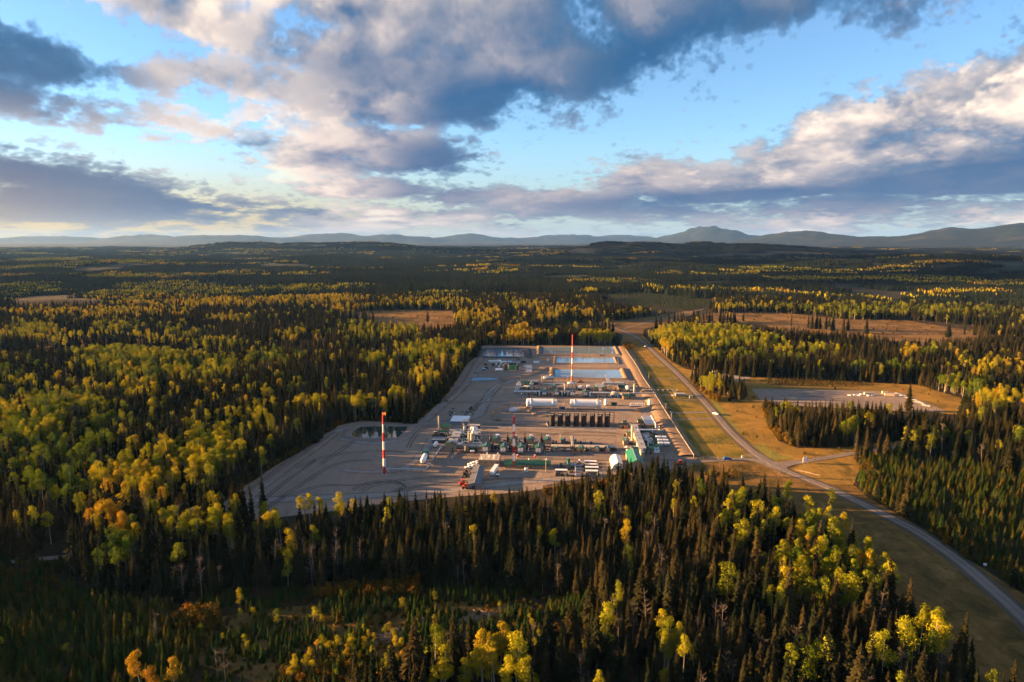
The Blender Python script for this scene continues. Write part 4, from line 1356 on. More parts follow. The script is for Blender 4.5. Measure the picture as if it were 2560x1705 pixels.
# open shelters
for c, x0, x1, yr, ye, yb, lab in ((d1, 410, 860, 455, 545, 700, 'open grey roofed shelter over dark machinery at the west edge of the plant'), (d1, 1640, 2060, 0, 60, 150, 'pale flat roofed shelter behind the white pipes of the west process area'),
                                   (d5, 540, 865, 262, 320, 420, 'grey roofed open shelter over dark pumps in the back process row'), (d7, 1220, 1850, 570, 630, 720, 'grey roofed shelter behind the green tanks'), (d6, 1215, 1440, 400, 432, 500, 'white roofed open shelter behind the wide green roofed shed')):
    shed('shelter', c, x0, x1, yr, ye, yb, 'open', lab, 'dark', 'palegrey' if 'pale' in lab or 'white' in lab else 'bluegrey', 'shelter', 'open shelters')
# plain buildings
shed('storage_building', d1, 1050, 1650, -290, -95, 10, 'flat', 'white flat topped storage building at the north of the west process area', 'bluegrey', 'white', 'building')
t, W, D, H, ctr = shed('control_building', k2, 1012, 1368, 660, 765, 875, 'flat', 'large tan control building with pale roof, roof vents and four small windows', 'tan', 'cream', 'building', wins=((-.42, .62, .06), (-.16, .62, .06), (.14, .62, .06), (.40, .62, .06)), roof_panels=7)
for fx, fy in ((-.36, -.35), (-.02, .0), (.24, -.3), (.22, .1), (-.16, .45), (.38, .45)):
    MB().cyl(fx * W, fy * D, H, H + 1.5, .22, .22, 8).build('roof_vent', M['white'], t)
MB().box(-W / 2 + 2, W / 2, -D / 2 - .8, -D / 2, 0, .35).build('step', M['darkgreen'], t)
t, W, D, H, ctr = shed('office_building', k2, 1475, 2245, 770, 845, 912, 'gable_x', 'long low tan office building with dark green roof behind the radio mast', 'tan', 'green', 'building', doors=((-.02, .03, .75), (.07, .03, .75)), wins=((-.46, .78, .022), (.12, .66, .016), (.18, .66, .02), (.245, .66, .02), (.315, .66, .02), (.45, .66, .025), (-.11, .35, .06)))
for fx in (.02, .42):
    MB().cyl(fx * W, D * .3, H, H + D * .14 + .6, .25, .25, 8).build('roof_vent', M['white'], t)
# grey camp building, end-on
P, m, eps = geom(k2, 945, 1270)
Q = [g(*k2(*q), 3.2) for q in ((825, 1185), (1045, 1185), (1128, 868), (925, 868))]
o = sum(Q, Vector()) / 4
o.z = 0
t = thing('camp_building', 'long grey ribbed camp building with blue end wall', 'building', o)
A = [q - o for q in Q]
def qb(a, b, c_, d, z0, z1):
    vs = [(p.x, p.y, z) for z in (z0, z1) for p in (a, b, c_, d)]
    return MB().add(vs, [(0, 3, 2, 1), (4, 5, 6, 7), (0, 1, 5, 4), (1, 2, 6, 5), (2, 3, 7, 6), (3, 0, 4, 7)])
qb(*[p * .98 for p in A], 0, 3.1).build('wall', M['bluegrey'], t)
nl = 12
for i in range(nl):
    for s in (0, 1):
        a, d = A[0].lerp(A[3], (i + .015) / nl), A[0].lerp(A[3], (i + .985) / nl)
        b, c_ = A[1].lerp(A[2], (i + .015) / nl), A[1].lerp(A[2], (i + .985) / nl)
        m0, m1 = a.lerp(b, .5), d.lerp(c_, .5)
        L4 = (a, m0, m1, d) if s == 0 else (m0, b, c_, m1)
        rz = (3.15, 4.1, 4.1, 3.15) if s == 0 else (4.1, 3.15, 3.15, 4.1)
        vs = [(p.x, p.y, z) for p, z in zip(L4, rz)] + [(p.x, p.y, z + .12) for p, z in zip(L4, rz)]
        MB().add(vs, [(0, 3, 2, 1), (4, 5, 6, 7), (0, 1, 5, 4), (1, 2, 6, 5), (2, 3, 7, 6), (3, 0, 4, 7)]).build('roof_panel', M['grey'], t)
e0, e1 = A[0].lerp(A[3], 0), A[1].lerp(A[2], 0)
mid = e0.lerp(e1, .45)
MB().box(mid.x - 1.0, mid.x + 1.0, mid.y * .98 - .3, mid.y * .98 + .1, 0, 2.3).build('door', M['dark'], t)
MB().add([(e0.x * .98, e0.y * .978, 3.1), (e1.x * .98, e1.y * .978, 3.1), ((e0.x + e1.x) / 2, (e0.y + e1.y) / 2 * .98, 4.05), (e0.x * .98, e0.y * .972, 3.1), (e1.x * .98, e1.y * .972, 3.1), ((e0.x + e1.x) / 2, (e0.y + e1.y) / 2 * .974, 4.05)],
         [(0, 1, 2), (5, 4, 3), (0, 3, 4, 1), (1, 4, 5, 2), (2, 5, 3, 0)]).build('gable', M['bluegrey'], t)
qb(*[A[0].lerp(A[1], .47), A[0].lerp(A[1], .53), A[3].lerp(A[2], .53), A[3].lerp(A[2], .47)], 4.12, 4.3).build('ridge_cap', M['palegrey'], t)
# big green gabled workshop and the white half-round store, half behind the spruces
t, W, D, H, ctr = shed('workshop', d8, 1525, 1790, 75, 225, 350, 'gable_y', 'tall green roofed workshop half hidden behind spruces at the south edge', 'tan', 'ltgreen', 'building', depth=26)
def quonset(c, x0, x1, yt, yb, D, label, door='white', frame_m='dark'):
    P, m, eps = geom(c, (x0 + x1) / 2, yb)
    r = (x1 - x0) * m / 2
    h = min(r * 1.12, (yb - yt) * m)
    t = thing('quonset_hut', label, 'quonset hut', off(P, 0, D / 2), YAW, 'white half round huts')
    n = 16
    ar = lambda k, rr, hh: (rr * math.cos(math.pi * k / n), hh * math.sin(math.pi * k / n))
    vs, fs = [], []
    for y in (-D / 2, D / 2):
        vs += [(ar(k, r, h)[0], y, ar(k, r, h)[1]) for k in range(n + 1)]
        vs += [(ar(k, r - .15, h - .15)[0], y, ar(k, r - .15, h - .15)[1]) for k in range(n + 1)]
    q = n + 1
    for k in range(n):
        fs += [(k, k + 1, 2 * q + k + 1, 2 * q + k), (q + k + 1, q + k, 3 * q + k, 3 * q + k + 1), (k + 1, k, q + k, q + k + 1), (2 * q + k, 2 * q + k + 1, 3 * q + k + 1, 3 * q + k)]
    MB().add(vs, fs).build('shell', M['white'], t, True)
    pr = [ar(k, r * .965, h * .965) for k in range(n + 1)]
    MB().prism(pr, -D / 2 + .5, -D / 2 + .7).build('end_wall', M[door], t)
    MB().prism([p for p in pr], D / 2 - .6, D / 2 - .4).build('end_wall', M['white'], t)
    b = MB()
    for y in (-D / 2 - .12,):
        pts = [(x, y, z) for x, z in [ar(k, r * 1.0, h * 1.0) for k in range(n + 1)]]
        b.tube(pts, .22, 5)
    b.build('arch_rim', M[frame_m], t)
    return t, r, h
t, r, h = quonset(d8, 1180, 1420, 218, 350, 20, 'large white half round storage hut between the skid yard and the spruces')
MB().box(-r * .45, r * .45, -10.1 + .5, -9.9 + .5, 0, h * .55).build('door', M['bluegrey'], t)
t, r, h = quonset(d7, 800, 1080, 560, 712, 13, 'small white half round hut near the west back pond', 'white', 'grey')
MB().box(-r * .35, r * .3, -6.6 + .45, -6.4 + .45, 0, h * .62).build('door', M['rust'], t)

# --- pipes and vessels
GP = 'insulated pipe runs'
pipe('pipe_run', k5, [(1590, 690, 1.0), (1590, 672, 2.2), (1985, 680, 2.2), (2028, 625, 2.2), (1985, 622, 2.2)], .55, 'silver pipe on posts leading to the foot of the lone flare stack', 'zinc', GP, 6)
pipe('pipe_run', k5, [(1985, 588, 2.2), (2045, 588, 2.2), (2090, 520, 2.2), (2138, 450, 2.6), (2168, 452, 2.6)], .5, 'bent silver pipe from the slanted vessel up to the west process area', 'zinc', GP, 6)
pipe('pipe_run', k5, [(1990, 684, 1.4), (2095, 520, 1.4), (2145, 445, 1.4)], .25, 'thin grey pipe rack running beside the bent silver pipe', 'grey', GP, 5)
Pa, Pb = g(*k5(1950, 640)), g(*k5(1980, 570))
t, L, r, P = hvessel('knockout_drum', k5, 1930, 1980, 600, 3.6, 'slanted white drum with green cap beside the bent silver pipe', 'white', None, 1.0, 'x', (Pb - Pa).length)
t.location = (Pa + Pb) / 2
t.rotation_euler = (0, 0, math.atan2((Pb - Pa).y, (Pb - Pa).x))
MB().box(L / 2 - 2.2, L / 2 + .6, -2.3, 2.3, 0, 5.6).build('cap_house', M['ltgreen'], t)
hvessel('separator_vessel', d1, 490, 600, 800, 3.0, 'small white drum with white pipe loop at the west process area', 'white', 'small white vessels', .8, 'y', 7.0)
pipe('pipe_run', d1, [(580, 690, 3.2), (715, 690, 3.2), (700, 760, 1.0)], .25, 'white pipe loop over the small drum at the west edge', 'white', GP)
for i, (x0, x1, y, z, lab) in enumerate(((1650, 2130, 165, 6.5, 'topmost white pipe of the west pipe frame'), (1660, 2090, 260, 5.0, 'second white pipe of the west pipe frame'), (1680, 2070, 215, 5.8, 'thin white pipe between the two upper pipes of the west pipe frame'),
                                         (1030, 1200, 160, 5.0, 'short white pipe west of the far west spine'), (1000, 1540, 285, 4.9, 'white pipe crossing over the west spine roof'), (1290, 1520, 612, 3.0, 'white pipe beside the near west spine'), (1840, 2130, 612, 3.2, 'white pipe with upturned end east of the west area'),
                                         (1540, 1760, 478, 3.0, 'white pipe behind the cream stack of the west area'), (1420, 1640, 575, 3.2, 'stepped white pipe beside the near west spine'))):
    pipe('pipe_run', d1, [(x0, y + 30, z), (x1, y + 30, z), (x1 + 12, y + 50, z - 2.0)], .30, lab, 'white', GP, 9, post_m='zinc')
for i, (x0, x1, y) in enumerate(((1880, 2030, 415), (1740, 2010, 235), (1400, 1530, 345))):
    hvessel('separator_vessel', d1, x0, x1, y + 20, 2.6, f'white horizontal vessel in the west process area, {("nearest", "under the frame pipes", "beside the spine")[i]}', 'white', 'small white vessels', 1.2)
# white tower with platforms and the hook-topped cooler
t, H, P = stack('process_tower', d1, 1540, 90, 290, 1.5, 'short white process tower with platforms behind the cream stack', 'white', 'tower', 'process towers')
t, H, P = stack('process_tower', d1, 1800, 330, 690, 3.2, 'fat cream tower with slanted white pipe on top in the west process area', 'cream', 'tower', 'process towers', taper=.75, base=False)
MB().tube([(.4, 0, H), (1.6, 0, H + 4.2)], .8, 8).build('pipe_top', M['white'], t, True)
b = MB()
for s in (-1, 1):
    b.box(s * 1.5 - .1, s * 1.5 + .1, -1.7, -1.5, 0, H * .7)
b.build('leg', M['zinc'], t)
P, m, eps = geom(d1, 1590, 300)
t = thing('pipe_portal', 'tall cream portal frame carrying pipes in the west process area', 'pipe frame', P, YAW)
b = MB()
for s in (-2.2, 2.2):
    for y in (0, 5):
        b.box(s - .22, s + .22, y - .22, y + .22, 0, 9.5)
b.box(-2.4, 2.4, -.2, .2, 9.3, 9.8)
b.box(-2.4, 2.4, -.2, .2, 5.6, 6.0)
b.box(-2.4, 2.4, 4.8, 5.2, 9.3, 9.8)
b.build('frame', M['cream'], t)
MB().tube([(-3.5, 1.5, 6.6), (-2.0, 1.5, 6.6), (-1.2, 1.2, 3.8), (-2.2, .6, 1.5), (-3.4, .4, .3)], .6, 8).build('pipe', M['cream'], t, True)
# machinery of the west area
for i, (x, y, w, lab) in enumerate(((560, 370, 4.5, 'dark compressor skid west of the far west sheds'), (760, 400, 5, 'brown and grey tank skid before the long low green shed'), (900, 420, 4, 'grey pump skid before the long low green shed'), (1420, 500, 6, 'dark pump skid in the gap of the west spine'), (1700, 640, 7, 'dark pipe skid behind the white pipe at the fat cream tower'), (1950, 660, 7, 'dark pipe skid east of the fat cream tower'),
                                    (1100, 345, 4, 'dark pump skid between the long low shed and the spine'), (1010, 560, 4, 'dark pump skid beside the grey shelter'), (1480, 620, 5, 'dark valve skid beside the near west spine'))):
    P, m, eps = geom(d1, x, y)
    rd = random.Random(200 + i)
    t = thing('machine_skid', lab, 'machinery', P, YAW, 'machinery skids of the west area')
    MB().box(-w / 2, w / 2, -1.4, 1.4, 0, .45).build('base', M['dark'], t)
    b = MB()
    for k in range(4):
        x_ = -w / 2 + w * (k + .5) / 4
        if rd.random() < .5:
            b.cyl(x_, rd.uniform(-.5, .5), .4, rd.uniform(1.6, 3.6), .5, .5, 9)
        else:
            b.box(x_ - .5, x_ + .5, -.9, .9, .4, rd.uniform(1.2, 2.4))
    b.build('machinery', M[('grey', 'rust', 'darkgreen')[i % 3]], t)
    MB().tube([(-w / 2, -.9, 1.0), (-w / 4, -.9, 2.8), (w / 3, -.9, 2.8), (w / 3, -.9, .4)], .16, 6).build('piping', M['white'], t, True)
# heater skid with the cream stack in front of the corridor
P, m, eps = geom(d1, 1740, 1020)
t = thing('heater_skid', 'dark process heater skid with white drum and railings below the cream stack', 'machinery', off(P, 0, 3), YAW)
MB().box(-5.2, 5.2, -3, 3, .3, 1.0).build('base', M['dark'], t)
MB().cyl(-2.8, 0, 1, 5.0, 1.9, 1.9, 14).build('vessel', M['grey'], t, True)
MB().box(-.8, 4.6, -1.5, 2.2, 1.0, 4.0).build('housing', M['darkgreen'], t)
b = MB()
for x in (-.6, 1.2, 3.0, 4.6):
    for y in (-1.4, 2.1):
        b.box(x - .06, x + .06, y - .06, y + .06, 4, 5.3)
for z in (4.6, 5.2):
    b.box(-.6, 4.6, -1.45, -1.35, z, z + .1)
    b.box(-.6, 4.6, 2.05, 2.15, z, z + .1)
b.build('railing', M['zinc'], t)
MB().lathe([(.05, -.2), (.7, 0), (.7, 3.0), (.05, 3.2)], 12, 0, -2.6, 1.6, 'x').build('drum', M['white'], t, True)
stack('heater_stack', d1, 1690, 280, 800, 1.35, 'tall cream stack rising from the process heater in the west area', 'cream', 'stack', 'cream stacks')
stack('heater_stack', d1, 655, -260, 255, 1.2, 'westmost cream stack behind the long low green roofed shed', 'cream', 'stack', 'cream stacks')
stack('heater_stack', d1, 1565, 740, 900, .7, 'short cream stack at the west side of the process heater', 'cream', 'stack', 'cream stacks')
stack('heater_stack', d1, 545, 140, 280, .8, 'stubby cream stack at the far west corner of the process area', 'cream', 'stack', 'cream stacks')
stack('heater_stack', d4, 788, 490, 930, 1.7, 'tall cream stack beside the east spine', 'cream', 'stack', 'cream stacks')
stack('heater_stack', d5, 988, 150, 475, 1.5, 'tall cream stack at the west of the back process row', 'cream', 'stack', 'cream stacks')
stack('heater_stack', d6, 1712, 478, 735, 1.9, 'tall cream stack at the east end of the back process row', 'cream', 'stack', 'cream stacks')
for i, x in enumerate((922, 962)):
    stack('heater_stack', d5, x, 360, 475, .7, f'thin cream stack {("west of", "next to")[i]} the tall cream stack in the back row', 'cream', 'stack', 'cream stacks')
# the pipe bridge that crosses the front corridor
P, m, eps = geom(d3, 1080, 1390)
t = thing('pipe_bridge', 'dark brown pipe bridge crossing the front pipe corridor', 'pipe bridge', P, YAW)
Lb = 26
b = MB()
for s in (-1.2, 1.2):
    for y in (0, 7, 14, 21, Lb):
        b.box(s - .15, s + .15, y - .15, y + .15, 0, 6.2)
    b.box(s - .2, s + .2, -.3, Lb + .3, 6.0, 6.4)
b.build('frame', M['rust'], t)
b = MB()
for s in (-.7, -.1, .5):
    b.tube([(s, -.2, 6.6), (s, Lb, 6.6)], .25, 6)
b.build('pipes', M['palegrey'], t)
# east process row: white condensers and pipe loops
for i, (x0, x1, y, lab) in enumerate(((1550, 1905, 880, 'farthest'), (1610, 1965, 985, 'middle'), (1625, 2010, 1085, 'nearest'))):
    P, m, eps = geom(d4, (x0 + x1) / 2, y + 40)
    t = thing('condenser', f'long white condenser on legs, {lab} of three at the east process row', 'condenser', P, YAW, 'white condensers')
    L = (x1 - x0) * m
    for k in range(2):
        hz = 1.9
        vs = MB()
        vs.lathe([(.05, -L / 2 + k * L * .52), (1.15, -L / 2 + k * L * .52 + .3), (1.15, -L / 2 + k * L * .52 + L * .46), (.05, -L / 2 + k * L * .52 + L * .48)], 12, 0, 0, hz + .4, 'x')
        vs.build('shell', M['white'], t, True)
    b = MB()
    for x in (-.42, -.1, .15, .45):
        b.box(x * L - .12, x * L + .12, -1, 1, 0, 1.5)
    b.build('leg', M['bluegrey'], t)
    MB().box(-L / 2, L / 2, 1.5, 2.2, 2.2, 2.7).build('header', M['zinc'], t)
for i in range(8):
    x, y = 1150 + i * 26, 800 + i * 42
    P, m, eps = geom(d4, x + 60, y)
    t = thing('pipe_rack', f'rack of white and grey pipes beside the east spine, {ORD[i]} from its far end', 'pipe rack', P, YAW, 'pipe racks along the east spine')
    L = (5.5 if i < 6 else 4.0)
    b = MB()
    for k in range(2):
        b.tube([(-L / 2, k * 1.0 - .5, 2.0 + .5 * k), (L / 2, k * 1.0 - .5, 2.0 + .5 * k), (L / 2, k * 1.0 - .5, .5)], .2, 6)
    b.build('pipe', M['white'], t, True)
    b = MB()
    for x_ in (-L / 3, L / 3):
        for y_ in (-.8, .8):
            b.box(x_ - .08, x_ + .08, y_ - .08, y_ + .08, 0, 2.4)
    b.build('frame', M['dark'], t)
    if i % 2:
        MB().cyl(L * .3, .2, 0, 3.4, .7, .6, 10).build('filter_vessel', M['cream' if i % 4 == 1 else 'rust'], t, True)
# finned cooler bank and the curved pipes beyond it
P, m, eps = geom(d4, 1400, 570)
t = thing('cooler_bank', 'bank of pale cooler bays at the far end of the east spine', 'cooler bank', off(P, 0, 2), YAW)
Lc = 26.0
for i in range(6):
    MB().box(-4.2, 3.2, i * Lc / 6 + .3, (i + 1) * Lc / 6 - .5, 3.4, 4.2).build('bay', M['zinc'], t)
b = MB()
for i in range(7):
    for s in (-4, 3):
        b.box(s - .12, s + .12, i * Lc / 6 - .12, i * Lc / 6 + .12, 0, 3.4)
b.build('leg', M['dark'], t)
MB().tube([(4.0, -.5, 1.0), (4.0, 0, 3.8), (4.0, Lc, 3.8)], .6, 8).build('header_pipe', M['white'], t, True)
pipe('pipe_run', d4, [(960, 580, 4.4), (1500, 580, 4.4), (1545, 590, 1.0)], .5, 'white pipe from the east spine to the cooler bank', 'white', GP, 8)
for i, y in enumerate((470, 515, 560, 610)):
    pipe('pipe_run', d4, [(1560, y, .5), (1650, y - 4, .5), (1690, y + 18, .5)] if i < 3 else [(1590, y, .5), (1720, y - 2, .5), (1820, y + 8, .5)], .22, f'thin curved ground pipe east of the cooler bank, {ORD[i]} from far end', 'white', 'curved ground pipes')
for i, (x, y, m_, lab) in enumerate(((725, 1230, 'white', 'white unit west of the near east shed, far one'), (735, 1340, 'white', 'white unit west of the near east shed, near one'), (1520, 1260, 'white', 'white unit east of the near east shed, far one'), (1540, 1345, 'white', 'white unit east of the near east shed, near one'))):
    P, m, eps = geom(d4, x, y)
    t = thing('cooling_unit', lab, 'cooling unit', P, YAW, 'white cooling units')
    MB().box(-3.0, 3.0, -1.2, 1.2, .5, 2.6).build('housing', M[m_], t)
    MB().box(-2.8, 2.8, -1.1, 1.1, 0, .5).build('base', M['dark'], t)
    MB().cyl(-1.3, 0, 2.6, 2.9, 1.0, 1.0, 12).build('fan_cowl', M['grey'], t)
    MB().cyl(1.3, 0, 2.6, 2.9, 1.0, 1.0, 12).build('fan_cowl', M['grey'], t)
t, W, D, H, ctr = shed('pump_shelter', d4, 690, 810, 940, 985, 1075, 'open', 'white railed pump frame below the east cream stack', 'dark', 'bluegrey', 'shelter')

# --- the skid yard in the south
for i, (x0, x1, yr, ye, yb) in enumerate(((640, 870, 180, 205, 232), (655, 878, 235, 256, 290), (658, 910, 295, 320, 350), (665, 900, 350, 378, 455))):
    shed('skid_building', d8, x0, x1, yr, ye, yb, 'flat', f'long white roofed skid building, {ORD[i]} from the far end of the skid yard', 'tan', 'white', 'skid building', 'skid buildings of the south yard', wins=((.2, .5, .04),))
shed('skid_building', d8, 68, 295, 335, 362, 450, 'flat', 'white roofed skid building with dark open door, west end of skid yard', 'tan', 'white', 'skid building', 'skid buildings of the south yard', doors=((-.08, .2, .8),))
for i, (y, x0, x1) in enumerate(((265, 455, 590), (322, 455, 600), (380, 455, 605), (440, 335, 655))):
    pipe('manifold_pipe', d8, [(x0, y, 1.6), (x1, y, 1.6)], .38, f'pale blue manifold pipe, {ORD[i]} from the far end of the skid yard', 'zinc', 'manifold pipes of the south yard', 5)
pipe('manifold_pipe', d8, [(455, 215, 1.6), (470, 465, 1.6)], .38, 'pale blue header pipe joining the manifold pipes of the skid yard', 'zinc', 'manifold pipes of the south yard', 7)
for i, (x, y) in enumerate(((440, 250), (440, 320), (620, 300), (620, 380), (380, 400), (350, 350))):
    P, m, eps = geom(d8, x, y)
    t = thing('valve_skid', f'dark valve skid among the manifold pipes, {ORD[i]} of six', 'machinery', P, YAW, 'valve skids of the south yard')
    MB().box(-1.4, 1.4, -1.2, 1.2, 0, .4).build('base', M['dark'], t)
    b = MB()
    b.cyl(-.6, 0, .4, 1.9, .35, .35, 8)
    b.cyl(.6, .3, .4, 2.3, .3, .3, 8)
    b.build('valves', M[('dark', 'darkgreen')[i % 2]], t)
hvessel('separator_vessel', d8, 515, 565, 228, 2.2, 'small white vessel at the far end of the manifold pipes', 'white', 'small white vessels', .8)
# trailers, small tanks
def trailer(c, x, y, L, label, yaw=0.0, m_='white'):
    P, m, eps = geom(c, x, y)
    t = thing('trailer', label, 'trailer', P, YAW + yaw, 'white trailers')
    MB().box(-1.3, 1.3, 0, L, 1.0, 3.8).build('box', M[m_], t)
    MB().box(-.5, .5, 0, L, .75, 1.0).build('chassis', M['dark'], t)
    for s in (-1, 1):
        for y_ in (L * .72, L * .82):
            b = MB()
            n = 12
            vs = [(s * 1.25 + dx, y_ + .5 * math.cos(6.283 * k / n), .5 + .5 * math.sin(6.283 * k / n)) for dx in (-.15, .15) for k in range(n)]
            b.add(vs, [(k, (k + 1) % n, n + (k + 1) % n, n + k) for k in range(n)] + [tuple(range(n)), tuple(range(n, 2 * n))])
            b.build('wheel', M['dark'], t)
    for s in (-1, 1):
        MB().box(s * .9 - .1, s * .9 + .1, .8, 1.0, 0, 1.0).build('prop_leg', M['grey'], t)
    return t
trailer(k2, 1245, 1050, 14, 'white semi trailer parked between the control building and the grey camp building', R(-8))
shed('equipment_box', k2, 1312, 1372, 1005, 1018, 1062, 'flat', 'small pale utility box with dark door beside the white semi trailer', 'cream', 'white', 'utility box', doors=((-.05, .5, .85),))
for i, x in enumerate((1825, 1853)):
    P, m, eps = geom(k2, x, 960)
    t = thing('propane_tank', f'small upright white tank before the office building, {("west", "east")[i]} of two', 'tank', P, YAW, 'small white propane tanks')
    MB().lathe([(.05, 0), (.62, .1), (.62, 2.2), (.4, 2.5), (.05, 2.6)], 14).build('shell', M['white'], t, True)
    MB().box(-.9, .9, -.9, .9, -.05, .12).build('base', M['concrete'], t)
pipe('buried_line', k2, [(1372, 1040, .3), (1560, 1045, .3), (1660, 1015, .3), (1800, 975, .3)], .22, 'thin grey pipe on the ground from the utility box to the small white tanks', 'palegrey', GP)

# --- vehicles
def pickup(P, yaw, label, col='white', group='pickup trucks and cars', van=False):
    t = thing('pickup_truck', label, 'pickup truck', P, yaw, group)
    b = MB()
    pr = [(-2.75, .5), (2.7, .5), (2.75, .95), (2.6, 1.15), (1.45, 1.25), (-2.75, 1.25)]
    vs = [(x, y, z) for y in (-.98, .98) for x, z in pr]
    n = len(pr)
    b.add(vs, [(i, n + i, n + (i + 1) % n, (i + 1) % n) for i in range(n)] + [tuple(range(n)), tuple(range(n, 2 * n))[::-1]])
    b.build('body', M[col], t)
    x0 = -2.6 if van else -.55
    b = MB()
    vs = [(x0, -.9, 1.25), (1.5, -.9, 1.25), (.85, -.78, 1.95), (x0 + .2, -.78, 1.95), (x0, .9, 1.25), (1.5, .9, 1.25), (.85, .78, 1.95), (x0 + .2, .78, 1.95)]
    b.add(vs, [(0, 1, 2, 3), (7, 6, 5, 4), (0, 4, 5, 1), (1, 5, 6, 2), (2, 6, 7, 3), (3, 7, 4, 0)])
    b.build('cab', M[col], t)
    b = MB()
    for s in (-1, 1):
        b.add([(x0 + .2, s * .905, 1.3), (1.3, s * .905, 1.3), (.85, s * .80, 1.86), (x0 + .3, s * .80, 1.86)], [(0, 1, 2, 3)])
    b.add([(1.47, -.82, 1.32), (1.47, .82, 1.32), (.92, .72, 1.90), (.92, -.72, 1.90)], [(0, 1, 2, 3)])
    b.build('window', M['glass'], t)
    for x in (-1.75, 1.75):
        for s in (-1, 1):
            n = 12
            b = MB()
            vs = [(x + .42 * math.cos(6.283 * k / n), s * .86 + dy, .42 + .42 * math.sin(6.283 * k / n)) for dy in (-.13, .13) for k in range(n)]
            b.add(vs, [(k, (k + 1) % n, n + (k + 1) % n, n + k) for k in range(n)] + [tuple(range(n)), tuple(range(n, 2 * n))])
            b.build('wheel', M['dark'], t)
    return t
pickup(g(*kw(464, 530), .26), R(122), 'white pickup driving on the gravel road east of the plant')
pickup(g(*kw(535, 808), .3), R(4), 'dark blue car on the plant entrance road', 'blue', van=True)
pickup(g(1535, 812, .2), R(20), 'white truck on the far clearing behind the ponds')
pickup(g(*k7(1003, 685), .1), R(100), 'white truck parked beside the main road near the back fence', 'white', van=True)
for i, (x, y, ya) in enumerate(((895, 852, 20), (940, 835, 15), (985, 850, 25), (850, 905, 20), (915, 893, 18), (980, 822, 15))):
    P, m, eps = geom(k2, x, y)
    pickup(P, YAW + R(ya), ('white pickup parked west of the control building, ' + ('nearest the grey camp roof', 'second back', 'third back against the wall', 'at the west front', 'beside the camp roof front', 'farthest back')[i]), 'white', 'pickup trucks by the control building')
def machine(P, yaw, label, col, cat='loader'):
    t = thing('loader', label, cat, P, yaw, 'work machines')
    MB().box(-2.2, 1.4, -1.0, 1.0, .7, 1.9).build('body', M[col], t)
    MB().box(-.6, .9, -.75, .75, 1.9, 3.1).build('cab', M['glass'], t)
    MB().box(-.7, 1.0, -.85, .85, 3.1, 3.25).build('roof', M[col], t)
    b = MB()
    for s in (-.8, .8):
        b.tube([(.8, s, 1.7), (2.2, s, 1.9), (2.9, s, .7)], .14, 5)
    b.build('boom', M[col], t)
    MB().box(2.7, 3.4, -1.2, 1.2, .2, 1.1).build('bucket', M['dark'], t)
    for x in (-1.4, 1.0):
        for s in (-1, 1):
            n = 12
            b = MB()
            vs = [(x + .7 * math.cos(6.283 * k / n), s * 1.05 + dy, .7 + .7 * math.sin(6.283 * k / n)) for dy in (-.25, .25) for k in range(n)]
            b.add(vs, [(k, (k + 1) % n, n + (k + 1) % n, n + k) for k in range(n)] + [tuple(range(n)), tuple(range(n, 2 * n))])
            b.build('wheel', M['dark'], t)
for c, x, y, ya, col, lab in ((k2, 740, 1190, 30, 'red', 'red loader beside the grey camp building'), (k2, 790, 1060, 70, 'dark', 'small dark machine west of the grey camp building'), (k2, 800, 1010, 10, 'amber', 'rusty loader west of the grey camp building'), (k2, 790, 1258, 0, 'orange', 'yellow orange loader at the near corner of the camp building'),
                              (k3, 2230, 755, 5, 'orange', 'orange red loader at the south east corner of the pad'), (k1, 440, 640, 10, 'amber', 'yellow loader in the scrap yard'), (d5, 2240, 350, 0, 'orange', 'orange machine beside the banded stack at the back')):
    P, m, eps = geom(c, x, y)
    machine(P, YAW + R(ya), lab, col)
# red fire cabinets and drums
for c, x, y, lab in ((d2, 1100, 740, 'red fire cabinet beside the third front row cooler'), (d2, 1620, 745, 'red fire cabinet beside the fourth front row cooler'), (d4, 1610, 1245, 'orange drum beside the nearest east process shed'), (d1, 1350, 990, 'orange drum below the blue grey filter in the west area'), (d5, 575, 830, 'red drum at the west of the back process row'), (d3, 2040, 1335, 'pink red drum before the east round fronted shed'), (d4, 548, 535, 'orange drum before the low shed at the tanks')):
    P, m, eps = geom(c, x, y)
    t = thing('drum', lab, 'drum', P, YAW, 'red and orange drums and cabinets')
    MB().cyl(0, 0, 0, 1.7, .62, .62, 12).build('shell', M['orange' if 'orange' in lab else 'red'], t, True)
    MB().cyl(0, 0, 1.7, 1.8, .66, .66, 12).build('lid', M['white' if 'cabinet' in lab else 'red'], t)
P, m, eps = geom(d1, 1375, 870)
t = thing('filter_unit', 'blue grey filter unit with slanted top in front of the west corridor', 'filter unit', P, YAW)
MB().box(-1.8, 1.8, 0, 6, .8, 3.2).build('housing', M['bluegrey'], t)
MB().box(-1.6, 1.6, .2, 5.8, 3.2, 3.5).build('lid', M['zinc'], t)
MB().box(-1.6, 1.6, .3, 5.7, 0, .8).build('base', M['dark'], t)

